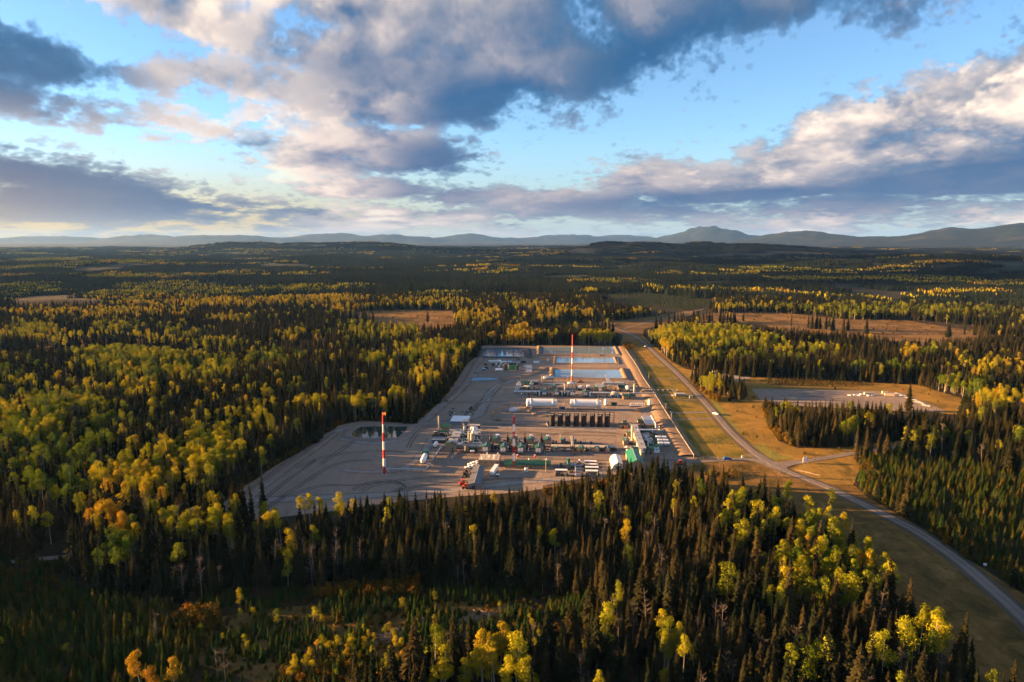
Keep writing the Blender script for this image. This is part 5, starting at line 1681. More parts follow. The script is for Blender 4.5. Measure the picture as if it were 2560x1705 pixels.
# --- the back process row
shed('pipe_corridor', d5, 50, 900, 610, 660, 712, 'flat', 'long pale blue roofed corridor at the west of the back process row', 'tan', 'zinc', 'pipe corridor', 'roofed pipe corridors', roof_panels=7)
shed('pipe_corridor', d6, 430, 1230, 700, 740, 795, 'flat', 'long pale blue roofed corridor at the east of the back process row', 'tan', 'zinc', 'pipe corridor', 'roofed pipe corridors', roof_panels=6)
for i, (c, x, yr, ye, yb, w) in enumerate(((d5, 1058, 560, 650, 800, 92), (d5, 1460, 570, 655, 805, 92), (d5, 1980, 590, 665, 820, 92), (d6, 272, 630, 720, 850, 84))):
    t, W, D, H, ctr = shed('compressor_building', c, x - w, x + w, yr, ye, yb, 'gable_y', f'dark green roofed compressor hall, {ORD[i]} from the west in the far process row', 'tan', 'green', 'compressor hall', 'far row of compressor halls')
    cooler(ctr, W, D, H, i, f'pale louvred cooler on tall legs at the {ORD[i]} far row compressor hall', 'aerial coolers of the far row')
for i, (c, x, yb) in enumerate(((d5, 890, 795), (d5, 1625, 795), (d5, 1820, 800), (d6, 400, 860))):
    P, m, eps = geom(c, x, yb)
    t = thing('scrubber_skid', f'dark scrubber skid with white vessel, {ORD[i]} from west in the far row', 'machinery', off(P, 0, 2), YAW, 'scrubber skids of the far row')
    MB().box(-2.6, 2.6, -2.4, 2.4, 0, .5).build('base', M['dark'], t)
    MB().cyl(.2, -.6, .5, 4.6, .8, .8, 12).build('vessel', M['white'], t, True)
    b = MB()
    for sx in (-2.4, 2.4):
        for sy in (-2.2, 2.2):
            b.box(sx - .12, sx + .12, sy - .12, sy + .12, .5, 6.5)
        b.box(sx - .1, sx + .1, -2.2, 2.2, 6.3, 6.6)
    b.box(-2.4, 2.4, 2.1, 2.3, 6.3, 6.6)
    b.build('frame', M['grey'], t)
    MB().box(-2.2, 2.2, -.2, 2.0, .5, 3.6).build('housing', M['darkgreen'], t)
hvessel('separator_vessel', d5, 1012, 1385, 325, 4.6, 'long silver vessel on legs behind the tall cream stack of the back row', 'zinc', 'small white vessels', 2.2)
pipe('pipe_run', d5, [(1040, 380, 4.0), (1690, 380, 4.0), (1715, 400, 4.0), (1730, 700, 4.0)], .6, 'big silver pipe looping from the long vessel to the back corridor', 'zinc', GP, 10)
pipe('pipe_run', d6, [(1540, 740, 6.0), (2000, 740, 6.0), (2340, 745, 6.0)], .7, 'pale elevated pipe crossing the east fence from the back process row', 'palegrey', GP, 14)
for i, x in enumerate((160, 215)):
    P, m, eps = geom(d5, x, 585)
    t = thing('stair_flight', f'white lattice stair frame at the west end of the back row, {("outer", "inner")[i]} one', 'stair frame', P, YAW, 'white stair frames')
    b = MB()
    for s in (-.9, .9):
        b.tube([(s - 1.0, 0, 0), (s + .8, 16, 5.0)], .18, 4)
    for k in range(14):
        q = k / 13
        b.box(-1.9 + 1.8 * q, -.1 + 1.8 * q, 16 * q - .15, 16 * q + .15, 5.0 * q - .05, 5.0 * q + .1)
    b.build('stairs', M['white'], t)
P, m, eps = geom(d5, 280, 560)
t = thing('pipe_scaffold', 'cream scaffold frame of pipes at the west end of the back process row', 'pipe frame', P, YAW)
b = MB()
for sx in (-3, 0, 3):
    for sy in (0, 5):
        b.box(sx - .15, sx + .15, sy - .15, sy + .15, 0, 8)
for z in (2.5, 5, 7.8):
    b.box(-3, 3, -.12, .12, z, z + .25)
    b.box(-3, 3, 4.88, 5.12, z, z + .25)
b.build('frame', M['cream'], t)
pole(d5, 282, 160, 560, 'slender cream pole rising from the scaffold frame of the back row', lampy=False, m_='cream', name='light_pole')
for i, (x, yt, yb, w) in enumerate(((640, 300, 560, 1.6), (580, 380, 560, 1.2))):
    P, m, eps = geom(d5, x, yb)
    H = (yb - yt) * m
    t = thing('process_tower', f'{("taller", "shorter")[i]} cream tower beside the green roofed shed at the west of the back row', 'tower', P, YAW, 'process towers')
    MB().lathe([(.05, 0), (w, .2), (w, H * .7), (w * .6, H * .75), (w * .6, H), (.05, H + .4)], 12).build('shell', M['cream'], t, True)
    MB().cyl(0, 0, H * .68, H * .71, w * 1.4, w * 1.4, 12).build('platform', M['white'], t)
pipe('pipe_run', d5, [(215, 480, 3.0), (380, 480, 3.0), (420, 455, 4.2), (560, 470, 4.2)], .35, 'white curved pipe at the west of the back process row', 'white', GP)
hvessel('separator_vessel', d5, 1810, 2010, 465, 2.4, 'white vessel behind the third far row compressor hall', 'white', 'small white vessels', 2.0)
hvessel('separator_vessel', d5, 2050, 2110, 465, 2.0, 'small white drum right of the vessel behind the third far hall', 'white', 'small white vessels', 2.0)
shed('process_shed', d5, 1870, 2010, 490, 530, 575, 'flat', 'small cream box shed behind the third far row compressor hall', 'tan', 'cream', 'shed', 'green roofed process sheds')
for i, (c, x, y) in enumerate(((d5, 2235, 600), (d6, 355, 640))):
    P, m, eps = geom(c, x, y)
    t = thing('round_top_unit', f'dark unit with white rounded hood behind the fourth far hall, {("west", "east")[i]} one', 'machinery', P, YAW, 'round hooded units')
    MB().box(-2, 2, -1.5, 1.5, 0, 3.2).build('body', M['dark'], t)
    MB().lathe([(.05, -1.7), (1.9, -1.5), (1.9, 1.5), (.05, 1.7)], 14, 0, 0, 3.2, 'x').build('hood', M['white'], t, True)
for i, y in enumerate((415, 450, 485)):
    pipe('pipe_beam', d6, [(580, y + 60, 7.0), (820, y + 60, 7.0)], .35, f'white beam over the paired green sheds, {ORD[i]} from the far side', 'white', 'white beams of the back row', 9, post_m='zinc')
P, m, eps = geom(d6, 1010, 660)
t = thing('conveyor_gallery', 'silver sloping pipe gallery crossing the back corridor in the east of the back row', 'pipe gallery', P, YAW)
b = MB()
for k in range(8):
    b.box(-1.6, 1.6, k * 7, k * 7 + 6.6, 4.6, 5.1)
b.build('deck', M['zinc'], t)
b = MB()
for k in range(5):
    for s in (-1.4, 1.4):
        b.box(s - .12, s + .12, k * 13 + .4, k * 13 + .65, 0, 4.6)
b.build('leg', M['grey'], t)
P, m, eps = geom(d6, 1115, 640)
t = thing('cooler_bank', 'white louvred cooler bank before the wide green roofed back row shed', 'cooler bank', P, YAW)
for k in range(4):
    MB().box(-11 + k * 5.5, -6 + k * 5.5, 0, 5, 5.0, 7.0).build('bay', M['palegrey'], t)
b = MB()
for x in (-10.5, -4, 4, 10.5):
    for y in (.3, 4.7):
        b.box(x - .15, x + .15, y - .15, y + .15, 0, 5)
b.build('leg', M['zinc'], t)
hvessel('storage_vessel', d6, 1035, 1245, 850, 4.4, 'cream horizontal tank west of the twin green sheds in the back row', 'cream', None, 1.0, cat='tank')
P, m, eps = geom(d6, 1290, 880)
t = thing('machine_skid', 'blue and dark machinery beside the cream horizontal tank', 'machinery', P, YAW)
MB().box(-3, 3, -2, 2, 0, .5).build('base', M['dark'], t)
MB().box(-2.4, .2, -1.4, 1.4, .5, 3.4).build('housing', M['blue'], t)
MB().cyl(1.6, 0, .5, 4.6, .8, .8, 10).build('vessel', M['zinc'], t, True)
hvessel('separator_vessel', d6, 1480, 1540, 700, 3.4, 'tilted white drum at the pipe crossing of the east fence', 'white', 'small white vessels', 2.6, 'y', 7.0)
# loading skid and small units on the open gravel east of the bullets
P, m, eps = geom(d6, 1800, 1135)
t = thing('loading_skid', 'long white piping skid on open gravel east of the bullet tanks', 'piping skid', P, YAW)
L = 460 * m
MB().box(-L / 2, L / 2, -1.8, 1.8, .2, .7).build('base', M['grey'], t)
b = MB()
for k in range(9):
    x = -L / 2 + L * (k + .5) / 9
    b.tube([(x, -1, .7), (x, -1, 2.6), (x, 1, 2.6), (x, 1, .7)], .2, 6)
b.tube([(-L / 2, -1.4, 1.2), (L / 2, -1.4, 1.2)], .28, 6)
b.tube([(-L / 3, 1.3, 3.6), (L / 3, 1.3, 3.6)], .28, 6)
b.build('piping', M['white'], t, True)
b = MB()
for k in range(5):
    x = -L / 3 + L * .66 * k / 4
    b.box(x - .1, x + .1, 1.2, 1.4, .7, 3.5)
b.build('support', M['zinc'], t)
for c, x, y, lab, m_ in ((d6, 2160, 1120, 'white upright vessel at the east end of the loading skid', 'white'), (d6, 870, 1100, 'short white upright vessel between the east bullet tank and the small shed', 'white')):
    P, m, eps = geom(c, x, y)
    t = thing('upright_vessel', lab, 'vessel', P, YAW, 'short upright vessels')
    MB().lathe([(.05, .3), (1.4, .6), (1.4, 5.2), (.9, 5.9), (.05, 6.1)], 14).build('shell', M[m_], t, True)
    MB().cyl(0, 0, 0, .5, 1.5, 1.5, 12).build('skirt', M['dark'], t)
for i, (x, y, m_, lab) in enumerate(((1600, 1240, 'blue', 'teal blue pump unit between the two bullet tanks'), (1690, 1240, 'darkgreen', 'dark green pump unit between the two bullet tanks'), (1840, 1280, 'tan', 'tan pump box under the east bullet tank'))):
    P, m, eps = geom(d5, x, y)
    t = thing('pump_unit', lab, 'pump', P, YAW, 'pump units by the bullet tanks')
    MB().box(-1.8, 1.8, -1.2, 1.2, 0, .4).build('base', M['concrete'], t)
    MB().box(-1.4, 1.0, -.9, .9, .4, 3.0).build('housing', M[m_], t)
    MB().tube([(1.0, 0, 1.2), (1.7, 0, 1.2), (1.7, 0, 2.8)], .25, 6).build('pipe', M['zinc'], t, True)
pole(d5, 1682, 1000, 1150, 'white topped light pole between the two bullet tanks')

# --- the camp of tanks near the back ponds
vtank('process_tank', d7, 1245, 690, 965, 165, 'dark brown tank with sunlit amber side, biggest of the back tank group', 'amber', 'tanks of the back tank group')
vtank('process_tank', d7, 1440, 760, 975, 118, 'bright green tank, west of two in the back tank group', 'brightgreen', 'tanks of the back tank group')
vtank('process_tank', d7, 1580, 740, 975, 118, 'bright green tank, east of two in the back tank group', 'brightgreen', 'tanks of the back tank group')
vtank('process_tank', d7, 1750, 700, 985, 100, 'dark green tank at the east end of the back tank group', 'darkgreen', 'tanks of the back tank group')
vtank('process_tank', d7, 965, 730, 830, 70, 'small white tank west of the back tank group', 'white', 'tanks of the back tank group')
vtank('process_tank', d7, 905, 755, 825, 48, 'tiny cream tank, westmost of the back tank group', 'cream', 'tanks of the back tank group')
vtank('process_tank', d7, 1100, 705, 820, 80, 'small pale tank behind the white pump house', 'palegrey', 'tanks of the back tank group')
vtank('process_tank', d7, 1355, 690, 860, 66, 'small white tank between the amber and green tanks', 'white', 'tanks of the back tank group')
shed('pump_house', d7, 808, 1122, 850, 908, 995, 'flat', 'white pump house at the front of the back tank group', 'white', 'white', 'building', wins=((.0, .5, .16),))
shed('roofed_store', d7, 530, 860, 530, 560, 605, 'flat', 'long low white roofed store west behind the small half round hut', 'white', 'white', 'building')
shed('roofed_store', d7, 1110, 1490, 545, 580, 640, 'flat', 'low white store with sloping roof behind the tanks', 'white', 'white', 'building')
for i, (x0, x1, yr, ye, yb) in enumerate(((2020, 2350, 705, 740, 800), (2110, 2350, 790, 905, 1005))):
    shed('site_trailer', d7, x0, x1, yr, ye, yb, 'flat', f'white ribbed site trailer east of the tank group, {("far", "near")[i]} one', 'white', 'palegrey', 'site trailer', 'white site trailers', roof_panels=5)
shed('site_trailer', k4, 788, 860, 268, 275, 298, 'flat', 'small white trailer on the track between the tank group and the ponds', 'white', 'white', 'site trailer', 'white site trailers')
for i, (x, y, m_) in enumerate(((335, 940, 'blue'), (720, 740, 'dark'), (430, 870, 'dark'), (400, 720, 'rust'), (1950, 625, 'dark'), (2030, 625, 'dark'))):
    P, m, eps = geom(d7, x, y)
    t = thing('equipment_bin', ('blue bin west of the tank group', 'dark bin beside the half round hut', 'dark small bin near the blue bin', 'brown scrap bin northwest of the tank group', 'dark bin west of two before the far trailer', 'dark bin east of two before the far trailer')[i], 'bin', P, YAW, 'bins around the tank group')
    MB().box(-1.8, 1.8, -1.2, 1.2, .15, 2.2).build('box', M[m_], t)
    MB().box(-1.9, 1.9, -1.3, 1.3, 2.2, 2.4).build('lid', M['white' if m_ == 'blue' else m_], t)
# scrap yard north of the white storage building
rd = random.Random(77)
for i in range(16):
    x, y = rd.uniform(270, 470), rd.uniform(630, 690)
    P, m, eps = geom(k1, x, y)
    t = thing('scrap_pile', 'pile of mixed steel scrap in the laydown behind the white storage building', 'scrap', P, YAW + rd.uniform(-.5, .5), 'scrap piles in the laydown')
    for k in range(3):
        MB().box(-2 + k, -1.2 + k * 1.3, -1.2, 1.0, 0, rd.uniform(.5, 1.4)).build('scrap', M[('palegrey', 'grey', 'cream', 'dark')[rd.randrange(4)]], t)

# --- poles around the site
for c, x, yt, yb, lab in ((k2, 2178, 768, 965, 'cream light pole in front of the east end of the office'), (d3, 712, 745, 900, 'light pole behind the green sheds of the front corridor'), (d7, 565, 375, 510, 'light pole at the white store near the west back pond'), (d7, 597, 780, 890, 'short white pole west of the tank group'), (d7, 1840, 815, 1060, 'cream light pole east of the dark green tank'),
                          (d5, 1800, 150, 385, 'light pole just west of the banded stack'), (d5, 1210, 430, 590, 'white light pole before the tall back shed'), (d6, 805, 310, 410, 'light pole behind the white beams'), (d6, 2140, 150, 335, 'light pole in the grass near the pond corner of the fence'), (k4, 968, 232, 300, 'light pole west of the middle pond'), (k4, 1045, 250, 318, 'light pole at the west end of the middle pond'),
                          (k4, 1253, 245, 300, 'light pole on the near bank of the middle pond, west'), (k4, 1457, 240, 300, 'light pole on the near bank of the middle pond, middle'), (k4, 1663, 250, 305, 'light pole on the near bank of the middle pond, east'), (k4, 1870, 245, 312, 'light pole at the east end of the middle pond'), (k4, 2083, 245, 320, 'light pole beside the fence near the middle pond'),
                          (k1, 2127, 590, 640, 'light pole in the grass by the middle of the east fence'), (k1, 2175, 660, 735, 'light pole in the grass before the east spine'), (k1, 2197, 480, 540, 'light pole in the grass beside the valve station'), (d3, 1362, 1000, 1075, 'thin white pole above the shed east of the pipe bridge')):
    pole(c, x, yt, yb, lab)

# --- east fence: posts, rail and mesh, bay by bay
def fence(pts, label, step=9.0, h=2.4):
    W = smooth_line([g(*p) for p in pts], 4)
    o = W[0]
    t = thing('chain_link_fence', label, 'fence', o, 0, 'chain link fences')
    run = [W[0]]
    for p in W[1:]:
        while (p - run[-1]).length > step:
            run.append(run[-1] + (p - run[-1]).normalized() * step)
    pm = MB().cyl(0, 0, 0, h + .1, .07, .07, 6).build('post', M['palegrey'], t)
    bm_ = None
    for i, q in enumerate(run):
        pp = pm if i == 0 else link(bpy.data.objects.new('post', pm.data))
        pp.parent = t
        pp.location = q - o
        if i + 1 < len(run):
            d = run[i + 1] - q
            if bm_ is None:
                bb = MB().box(.07, step - .07, -.012, .012, .05, h).build('mesh_panel', M['mesh'], t)
                bm_ = bb.data
            else:
                bb = link(bpy.data.objects.new('mesh_panel', bm_))
                bb.parent = t
            bb.location = q - o
            bb.rotation_euler = (0, 0, math.atan2(d.y, d.x))
fence([(1556, 866), (1590, 915), (1608, 948), (1640, 995), (1668, 1040), (1690, 1075), (1737, 1148)], 'long chain link fence between the plant and the grass strip on its east side')
fence([(1740, 1150), (1776, 1149), (1800, 1151)], 'short chain link fence beside the entrance gate', 5.0)
fence([(1700, 1178), (1640, 1190), (1505, 1198), (1405, 1214), (1340, 1226)], 'chain link fence along the south edge of the plant behind the spruces', 7.0)

# --- east of the fence
P, m, eps = geom(k1, 2080, 480)
t = thing('valve_station', 'pipeline valve station of white pipes in the grass outside the east fence', 'valve station', P, YAW)
b = MB()
for k in range(7):
    x = -12 + k * 4.5
    b.tube([(x, 0, .2), (x, 0, 1.8), (x + 1.6, .6, 1.8), (x + 1.6, .6, .2)], .3, 6)
b.build('piping', M['white'], t, True)
b = MB()
for k in range(4):
    b.cyl(-9 + k * 7, 2.0, .1, 2.4, .45, .45, 8)
b.build('valve', M['grey'], t)
for i, (c, x, y, lab, w) in enumerate(((k1, 2250, 520, 'flat tan skid on the gravel strip outside the east fence', 9.0), (k1, 2345, 540, 'small pale blue hut beside the main road at the valve station', 3.0), (k1, 2190, 520, 'white post unit at the valve station', 1.8), (kw, 347, 285, 'small white hut on the side pad', 2.0), (kw, 1013, 830, 'white sign board at the road junction', 4.6), (kw, 630, 795, 'white gate post box at the entrance', 1.6))):
    P, m, eps = geom(c, x, y)
    if 'sign' in lab:
        t = thing('sign_board', lab, 'sign', P + Vector((0, 0, .1)), R(25))
        MB().box(-w / 2, w / 2, -.08, .08, 1.0, 4.4).build('board', M['white'], t)
        for s in (-w / 2 + .3, w / 2 - .3):
            MB().box(s - .1, s + .1, -.22, -.09, 0, 4.4).build('post', M['wood'], t)
    else:
        t = thing('utility_hut', lab, 'hut', P, YAW, 'small huts outside the fence')
        MB().box(-w / 2, w / 2, -w / 3, w / 3, 0, min(w * .8, 2.6)).build('wall', M['tan' if 'tan' in lab else 'zinc' if 'blue' in lab else 'white'], t)
        MB().box(-w / 2 - .12, w / 2 + .12, -w / 3 - .12, w / 3 + .12, min(w * .8, 2.6), min(w * .8, 2.6) + .2).build('roof', M['palegrey'], t)
P = g(2462, 1419)
t = thing('marker_sign', 'small white marker sign in the brush across the curving gravel road', 'sign', P, R(-30))
MB().box(-.7, .7, -.05, .05, 1.0, 2.2).build('board', M['white'], t)
MB().box(-.06, .06, .05, .15, 0, 2.1).build('post', M['wood'], t)
P, m, eps = geom(kw, 457, 285)
t = thing('wellhead', 'white wellhead piping frame on the side pad before the trees', 'wellhead', P, YAW)
b = MB()
for x in (-2.5, 0, 2.5):
    b.tube([(x, 0, 0), (x, 0, 4.2)], .3, 6)
b.tube([(-2.5, 0, 3.4), (2.5, 0, 3.4)], .25, 6)
b.build('piping', M['white'], t, True)
MB().box(-3.2, 3.2, -1, 1, 0, .3).build('base', M['concrete'], t)
# things on the second gravel pad
for i, (x, y, L, lab) in enumerate(((1400, 412, 10, 'cream skid unit on the second gravel pad, west one'), (1500, 405, 6, 'small cream box on the second gravel pad, middle one'), (1528, 418, 11, 'cream trailer unit on the second gravel pad, east one'))):
    P, m, eps = geom(kw, x, y)
    t = thing('skid_unit', lab, 'skid unit', P, YAW + R(-6 * i), 'units on the second gravel pad')
    L *= .8
    MB().box(-L / 2, L / 2, -1.3, 1.3, .4, 2.7).build('housing', M['cream'], t)
    MB().box(-L / 2 - .1, L / 2 + .1, -1.4, 1.4, 2.7, 2.85).build('roof', M['cream'], t)
    MB().box(-L / 2, L / 2, -1.1, 1.1, 0, .4).build('base', M['dark'], t)
rd = random.Random(9)
for i in range(26):
    q = i / 25
    x, y = 1575 + 190 * q + rd.uniform(-6, 6), 402 + 80 * q ** 1.1 + rd.uniform(-4, 4)
    P, m, eps = geom(kw, x, y)
    t = thing('rig_mat', 'pale timber rig mat stacked along the east edge of the second gravel pad', 'rig mat', P, R(-35) + rd.uniform(-.3, .3), 'rig mats on the second gravel pad')
    t2 = MB()
    for k in range(5):
        MB().box(-1.8, 1.8, -1.0 + k * .42, -.62 + k * .42, 0, .25 + .3 * rd.random()).build('timber', M['palegrey'], t)
for i in range(7):
    P, m, eps = geom(kw, 1285 + i * 24 + rd.uniform(-6, 6), 412 + rd.uniform(-5, 5))
    t = thing('pallet_load', 'low pale pallet load lying on the middle of the second gravel pad', 'pallet load', P, rd.uniform(-.4, .4), 'pallet loads on the second gravel pad')
    MB().box(-1.4, 1.4, -1, 1, .15, .9).build('load', M['white'], t)
    MB().box(-1.5, 1.5, -1.1, 1.1, 0, .15).build('pallet', M['wood'], t)
# felled poles by the junction
for i in range(7):
    P, m, eps = geom(kw, 1003 + i * 11, 880 + i * 3)
    t = thing('log', 'pale felled pole lying in the dry grass by the road junction', 'log', P + Vector((0, 0, .2)), R(-38) + rd.uniform(-.4, .4), 'felled poles by the junction')
    MB().tube([(-4.5, 0, 0), (4.5, 0, .1)], [.16, .10], 7).build('bole', M['wood'], t, True)
# slash piles of grey logs in the clearing
def slash(pts, n, seed, label):
    rd = random.Random(seed)
    A = [g(*p) for p in pts]
    o = sum(A, Vector()) / len(A)
    b = MB()
    for _ in range(n):
        q = A[0].lerp(A[1], rd.random()).lerp(A[3].lerp(A[2], rd.random()), rd.random()) - o
        a = rd.gauss(.2, .9)
        L = rd.uniform(1.5, 4.5)
        d = Vector((math.cos(a), math.sin(a), rd.uniform(-.08, .08))) * L
        z = rd.uniform(.1, 1.0)
        b.tube([q - d + Vector((0, 0, z)), q + d + Vector((0, 0, z))], [rd.uniform(.10, .2), .06], 5)
    ob = b.build('slash_pile', M['bark_grey'] if 'bark_grey' in M else M['wood'])
    ob.location = o
    ob['kind'] = 'stuff'
slash([(948, 1598), (1000, 1602), (1105, 1553), (1060, 1545)], 420, 4, '')
slash([(1138, 1556), (1165, 1560), (1240, 1540), (1200, 1532)], 200, 5, '')

# --- the small plant that fills the gaps between the big units
def clutter(c, pts, label, group, seed, size=3.2):
    rd = random.Random(seed)
    for x, y in pts:
        P, m, eps = geom(c, x + rd.uniform(-8, 8), y + rd.uniform(-6, 6))
        w = size * rd.uniform(.7, 1.3)
        t = thing('valve_skid', label, 'machinery', P, YAW, group)
        MB().box(-w / 2, w / 2, -1.1, 1.1, 0, .35).build('base', M['dark'], t)
        k = rd.randrange(4)
        if k == 0:
            MB().cyl(-w * .2, 0, .35, rd.uniform(1.8, 3.4), .55, .55, 10).build('vessel', M[rd.choice(('grey', 'white', 'darkgreen'))], t, True)
        elif k == 1:
            MB().box(-w * .4, w * .05, -.8, .8, .35, rd.uniform(1.6, 2.6)).build('housing', M[rd.choice(('dark', 'tan', 'grey', 'green'))], t)
        elif k == 2:
            MB().lathe([(.05, -w * .4), (.6, -w * .38), (.6, w * .2), (.05, w * .22)], 10, 0, 0, 1.2, 'x').build('vessel', M[rd.choice(('white', 'grey', 'rust'))], t, True)
        else:
            b = MB()
            for sx in (-w * .4, 0):
                for sy in (-.8, .8):
                    b.box(sx - .07, sx + .07, sy - .07, sy + .07, .35, 3.0)
                b.box(sx - .07, sx + .07, -.8, .8, 2.9, 3.05)
            b.build('pipe_stand', M['rust'], t)
        h = rd.uniform(.9, 2.4)
        MB().tube([(-w * .45, .7, .4), (-w * .45, .7, h), (w * .45, .7, h), (w * .45, -.6, h), (w * .45, -.6, .3)], .16, 6).build('piping', M[rd.choice(('white', 'zinc', 'dark'))], t, True)
clutter(d2, [(x, y) for x in (425, 945, 1455, 1965) for y in (520, 580)], 'small dark skid in a gap between the front row compressor halls', 'small skids of the front row', 11)
clutter(d2, [(x, y) for x in (230, 660, 740, 1170, 1240, 1680, 1750, 2160) for y in (330, 380)], 'small dark skid in a gap between the back row compressor halls', 'small skids of the back row', 12)
clutter(d2, [(x, 500) for x in (390, 480, 560, 880, 990, 1080, 1400, 1500, 1590)], 'small dark skid between the two rows of compressor halls', 'small skids between the rows', 13)
clutter(d3, [(x, 1265) for x in (480, 760, 860, 960, 1180, 1500, 1600, 1960, 2240, 2320)], 'small skid along the south side of the front pipe corridor', 'small skids south of the corridor', 14)
clutter(d3, [(x, 1045) for x in (520, 620, 900, 980, 1240, 1330, 1460, 1640)], 'small skid along the north side of the front pipe corridor', 'small skids north of the corridor', 15)
clutter(d1, [(x, y) for x in (1380, 1500, 1620, 1760, 1900, 2040) for y in (330, 440, 560, 650)] + [(x, 420) for x in (520, 640, 700, 820)], 'small skid among the pipes of the west process area', 'small skids of the west process area', 16, 4.0)
clutter(d4, [(x, y) for x, y in ((1110, 620), (1130, 680), (1180, 760), (1230, 820), (1260, 880), (1300, 930), (1330, 990), (1370, 1050), (1250, 1010), (1300, 1090), (1340, 1120), (1400, 700), (1300, 640), (1480, 680), (1540, 740))], 'small skid between the east spine and the green roofed process row', 'small skids beside the east spine', 17)
clutter(d4, [(x, y) for x, y in ((700, 1000), (760, 1040), (640, 900), (860, 1060), (900, 1000), (560, 790), (700, 760), (1000, 640), (1080, 480), (1180, 500))], 'small skid on the west side of the east spine', 'small skids west of the east spine', 18)
clutter(d5, [(x, y) for x in (320, 440, 560, 760, 860, 960, 1180, 1280, 1560, 1700, 1900, 2120, 2280) for y in (560, 755)], 'small skid of the far process row beside its pale corridor', 'small skids of the far row', 19)
clutter(d6, [(x, y) for x in (480, 620, 720, 940, 1040, 1180, 1340, 1440, 1620) for y in (690, 860)], 'small skid in the east half of the far process row', 'small skids of the far east row', 20)
clutter(d8, [(x, y) for x in (110, 200, 300, 360, 420, 620, 700, 930) for y in (300, 470)], 'small skid in the south yard of white roofed skid buildings', 'small skids of the south yard', 21)

# ------------------------------------------------------------------ trees
def foliage(name, stops, trans=.25, var=.5):
    """Leaves: colour by the tree's own tint, a little different on every tree and clump."""
    def f(N):
        a = N.new('ShaderNodeAttribute', attribute_type='INSTANCER', attribute_name='tint')
        oi = N.new('ShaderNodeObjectInfo').outputs['Random']
        oc = N.new('ShaderNodeTexCoord').outputs['Object']
        n = N.noise(oc, .8, 3, .6)
        c = N.ramp(a.outputs['Fac'], stops)
        k = N.m('MULTIPLY_ADD', N.m('ADD', oi, n), var, 1.0 - var)
        c = N.mix(1.0, c, N.xyz(k, k, k), 'MULTIPLY')
        d = N.new('ShaderNodeBsdfDiffuse')
        N.put(d.inputs[0], c)
        tr = N.new('ShaderNodeBsdfTranslucent')
        N.put(tr.inputs[0], N.mix(1.0, c, (1.0, .95, .6), 'MULTIPLY'))
        mx = N.new('ShaderNodeMixShader')
        mx.inputs[0].default_value = trans
        N.t.links.new(d.outputs[0], mx.inputs[1])
        N.t.links.new(tr.outputs[0], mx.inputs[2])
        return mx.outputs[0]
    return mat(name, f)
M['needles'] = foliage('spruce_needles', [(0, (.009, .013, .006)), (.5, (.024, .022, .009)), (1, (.052, .038, .015))], .10, .45)
M['far_needles'] = foliage('distant_spruce_needles', [(0, (.005, .011, .009)), (1, (.015, .019, .012))], .05, .45)  # darker copy of the needles: shade of canopy gaps put into the colour
M['young'] = foliage('young_conifer_needles', [(0, (.018, .042, .008)), (.5, (.028, .040, .008)), (1, (.075, .058, .010))], .15, .5)
M['leaves'] = foliage('aspen_leaves', [(0, (.026, .058, .008)), (.25, (.085, .130, .011)), (.5, (.28, .262, .012)), (.75, (.35, .21, .014)), (1, (.36, .145, .014))], .35, .4)
M['shrub'] = foliage('shrub_leaves', [(0, (.030, .038, .008)), (.5, (.090, .060, .010)), (1, (.20, .085, .010))], .25, .45)
def bark(name, col, band=0.0):
    def f(N):
        oc = N.new('ShaderNodeTexCoord').outputs['Object']
        n = N.noise(N.vm('MULTIPLY', oc, (3, 3, 1.2)), 1.0, 4, .65)
        c = N.mix(N.smooth(n, .5, .7), col, tuple(x * .35 for x in col))
        return bsdf(N, c, .9, 0, .1)
    return mat(name, f)
M['bark_pale'] = bark('aspen_bark', (.30, .27, .22))
M['bark_dark'] = bark('spruce_bark', (.085, .062, .045))
M['bark_grey'] = bark('dead_grey_wood', (.13, .11, .09))

def spruce_crown(seed, h, r, layers, per, low=.10, droop=.35, sparse=0.0, mi=0):
    rd = random.Random(seed)
    B = MB()
    for i in range(layers):
        t = i / (layers - 1)
        z = h * (low + (1 - low) * t ** 1.05)
        R_ = r * (1 - t) ** .72 * (.8 + .4 * rd.random()) * (1 if t > .12 else .75) + .12
        for j in range(per if t < .8 else max(4, per - 2)):
            if rd.random() < sparse:
                continue
            a = 2 * math.pi * (j + rd.random() * .9) / per + i * 1.7
            L = R_ * (.65 + .6 * rd.random())
            w = L * (.26 + .12 * rd.random()) + .10
            zz = z + rd.uniform(-.3, .3) * h / layers
            c, s = math.cos(a), math.sin(a)
            dz = -L * (droop + .25 * rd.random()) * (1 - .6 * t)
            tip = (L * c, L * s, zz + dz)
            ml = (.55 * L * c - w * s, .55 * L * s + w * c, zz + dz * .55 - w * .35)
            mr = (.55 * L * c + w * s, .55 * L * s - w * c, zz + dz * .55 - w * .35)
            mt = (.5 * L * c, .5 * L * s, zz + dz * .35 + .10 * L)
            b = (0, 0, zz + .12 * L)
            B.add([b, ml, tip, mr, mt], [(0, 1, 4), (4, 1, 2), (0, 4, 3), (4, 2, 3)], mi)
            if rd.random() < .5:
                u = .3 + .4 * rd.random()
                B.add([(u * L * c, u * L * s, zz + dz * u), (u * L * c - w * .9 * s, u * L * s + w * .9 * c, zz + dz * u - w), (u * L * c * 1.2 + w * .3 * s, u * L * s * 1.2 - w * .3 * c, zz + dz * u - w * 1.3)], [(0, 1, 2)], mi)
    B.add([(0, 0, h * 1.015), (.12, 0, h * .95), (-.07, .1, h * .95), (-.07, -.1, h * .95)], [(0, 1, 2), (0, 2, 3), (0, 3, 1)], mi)
    return B

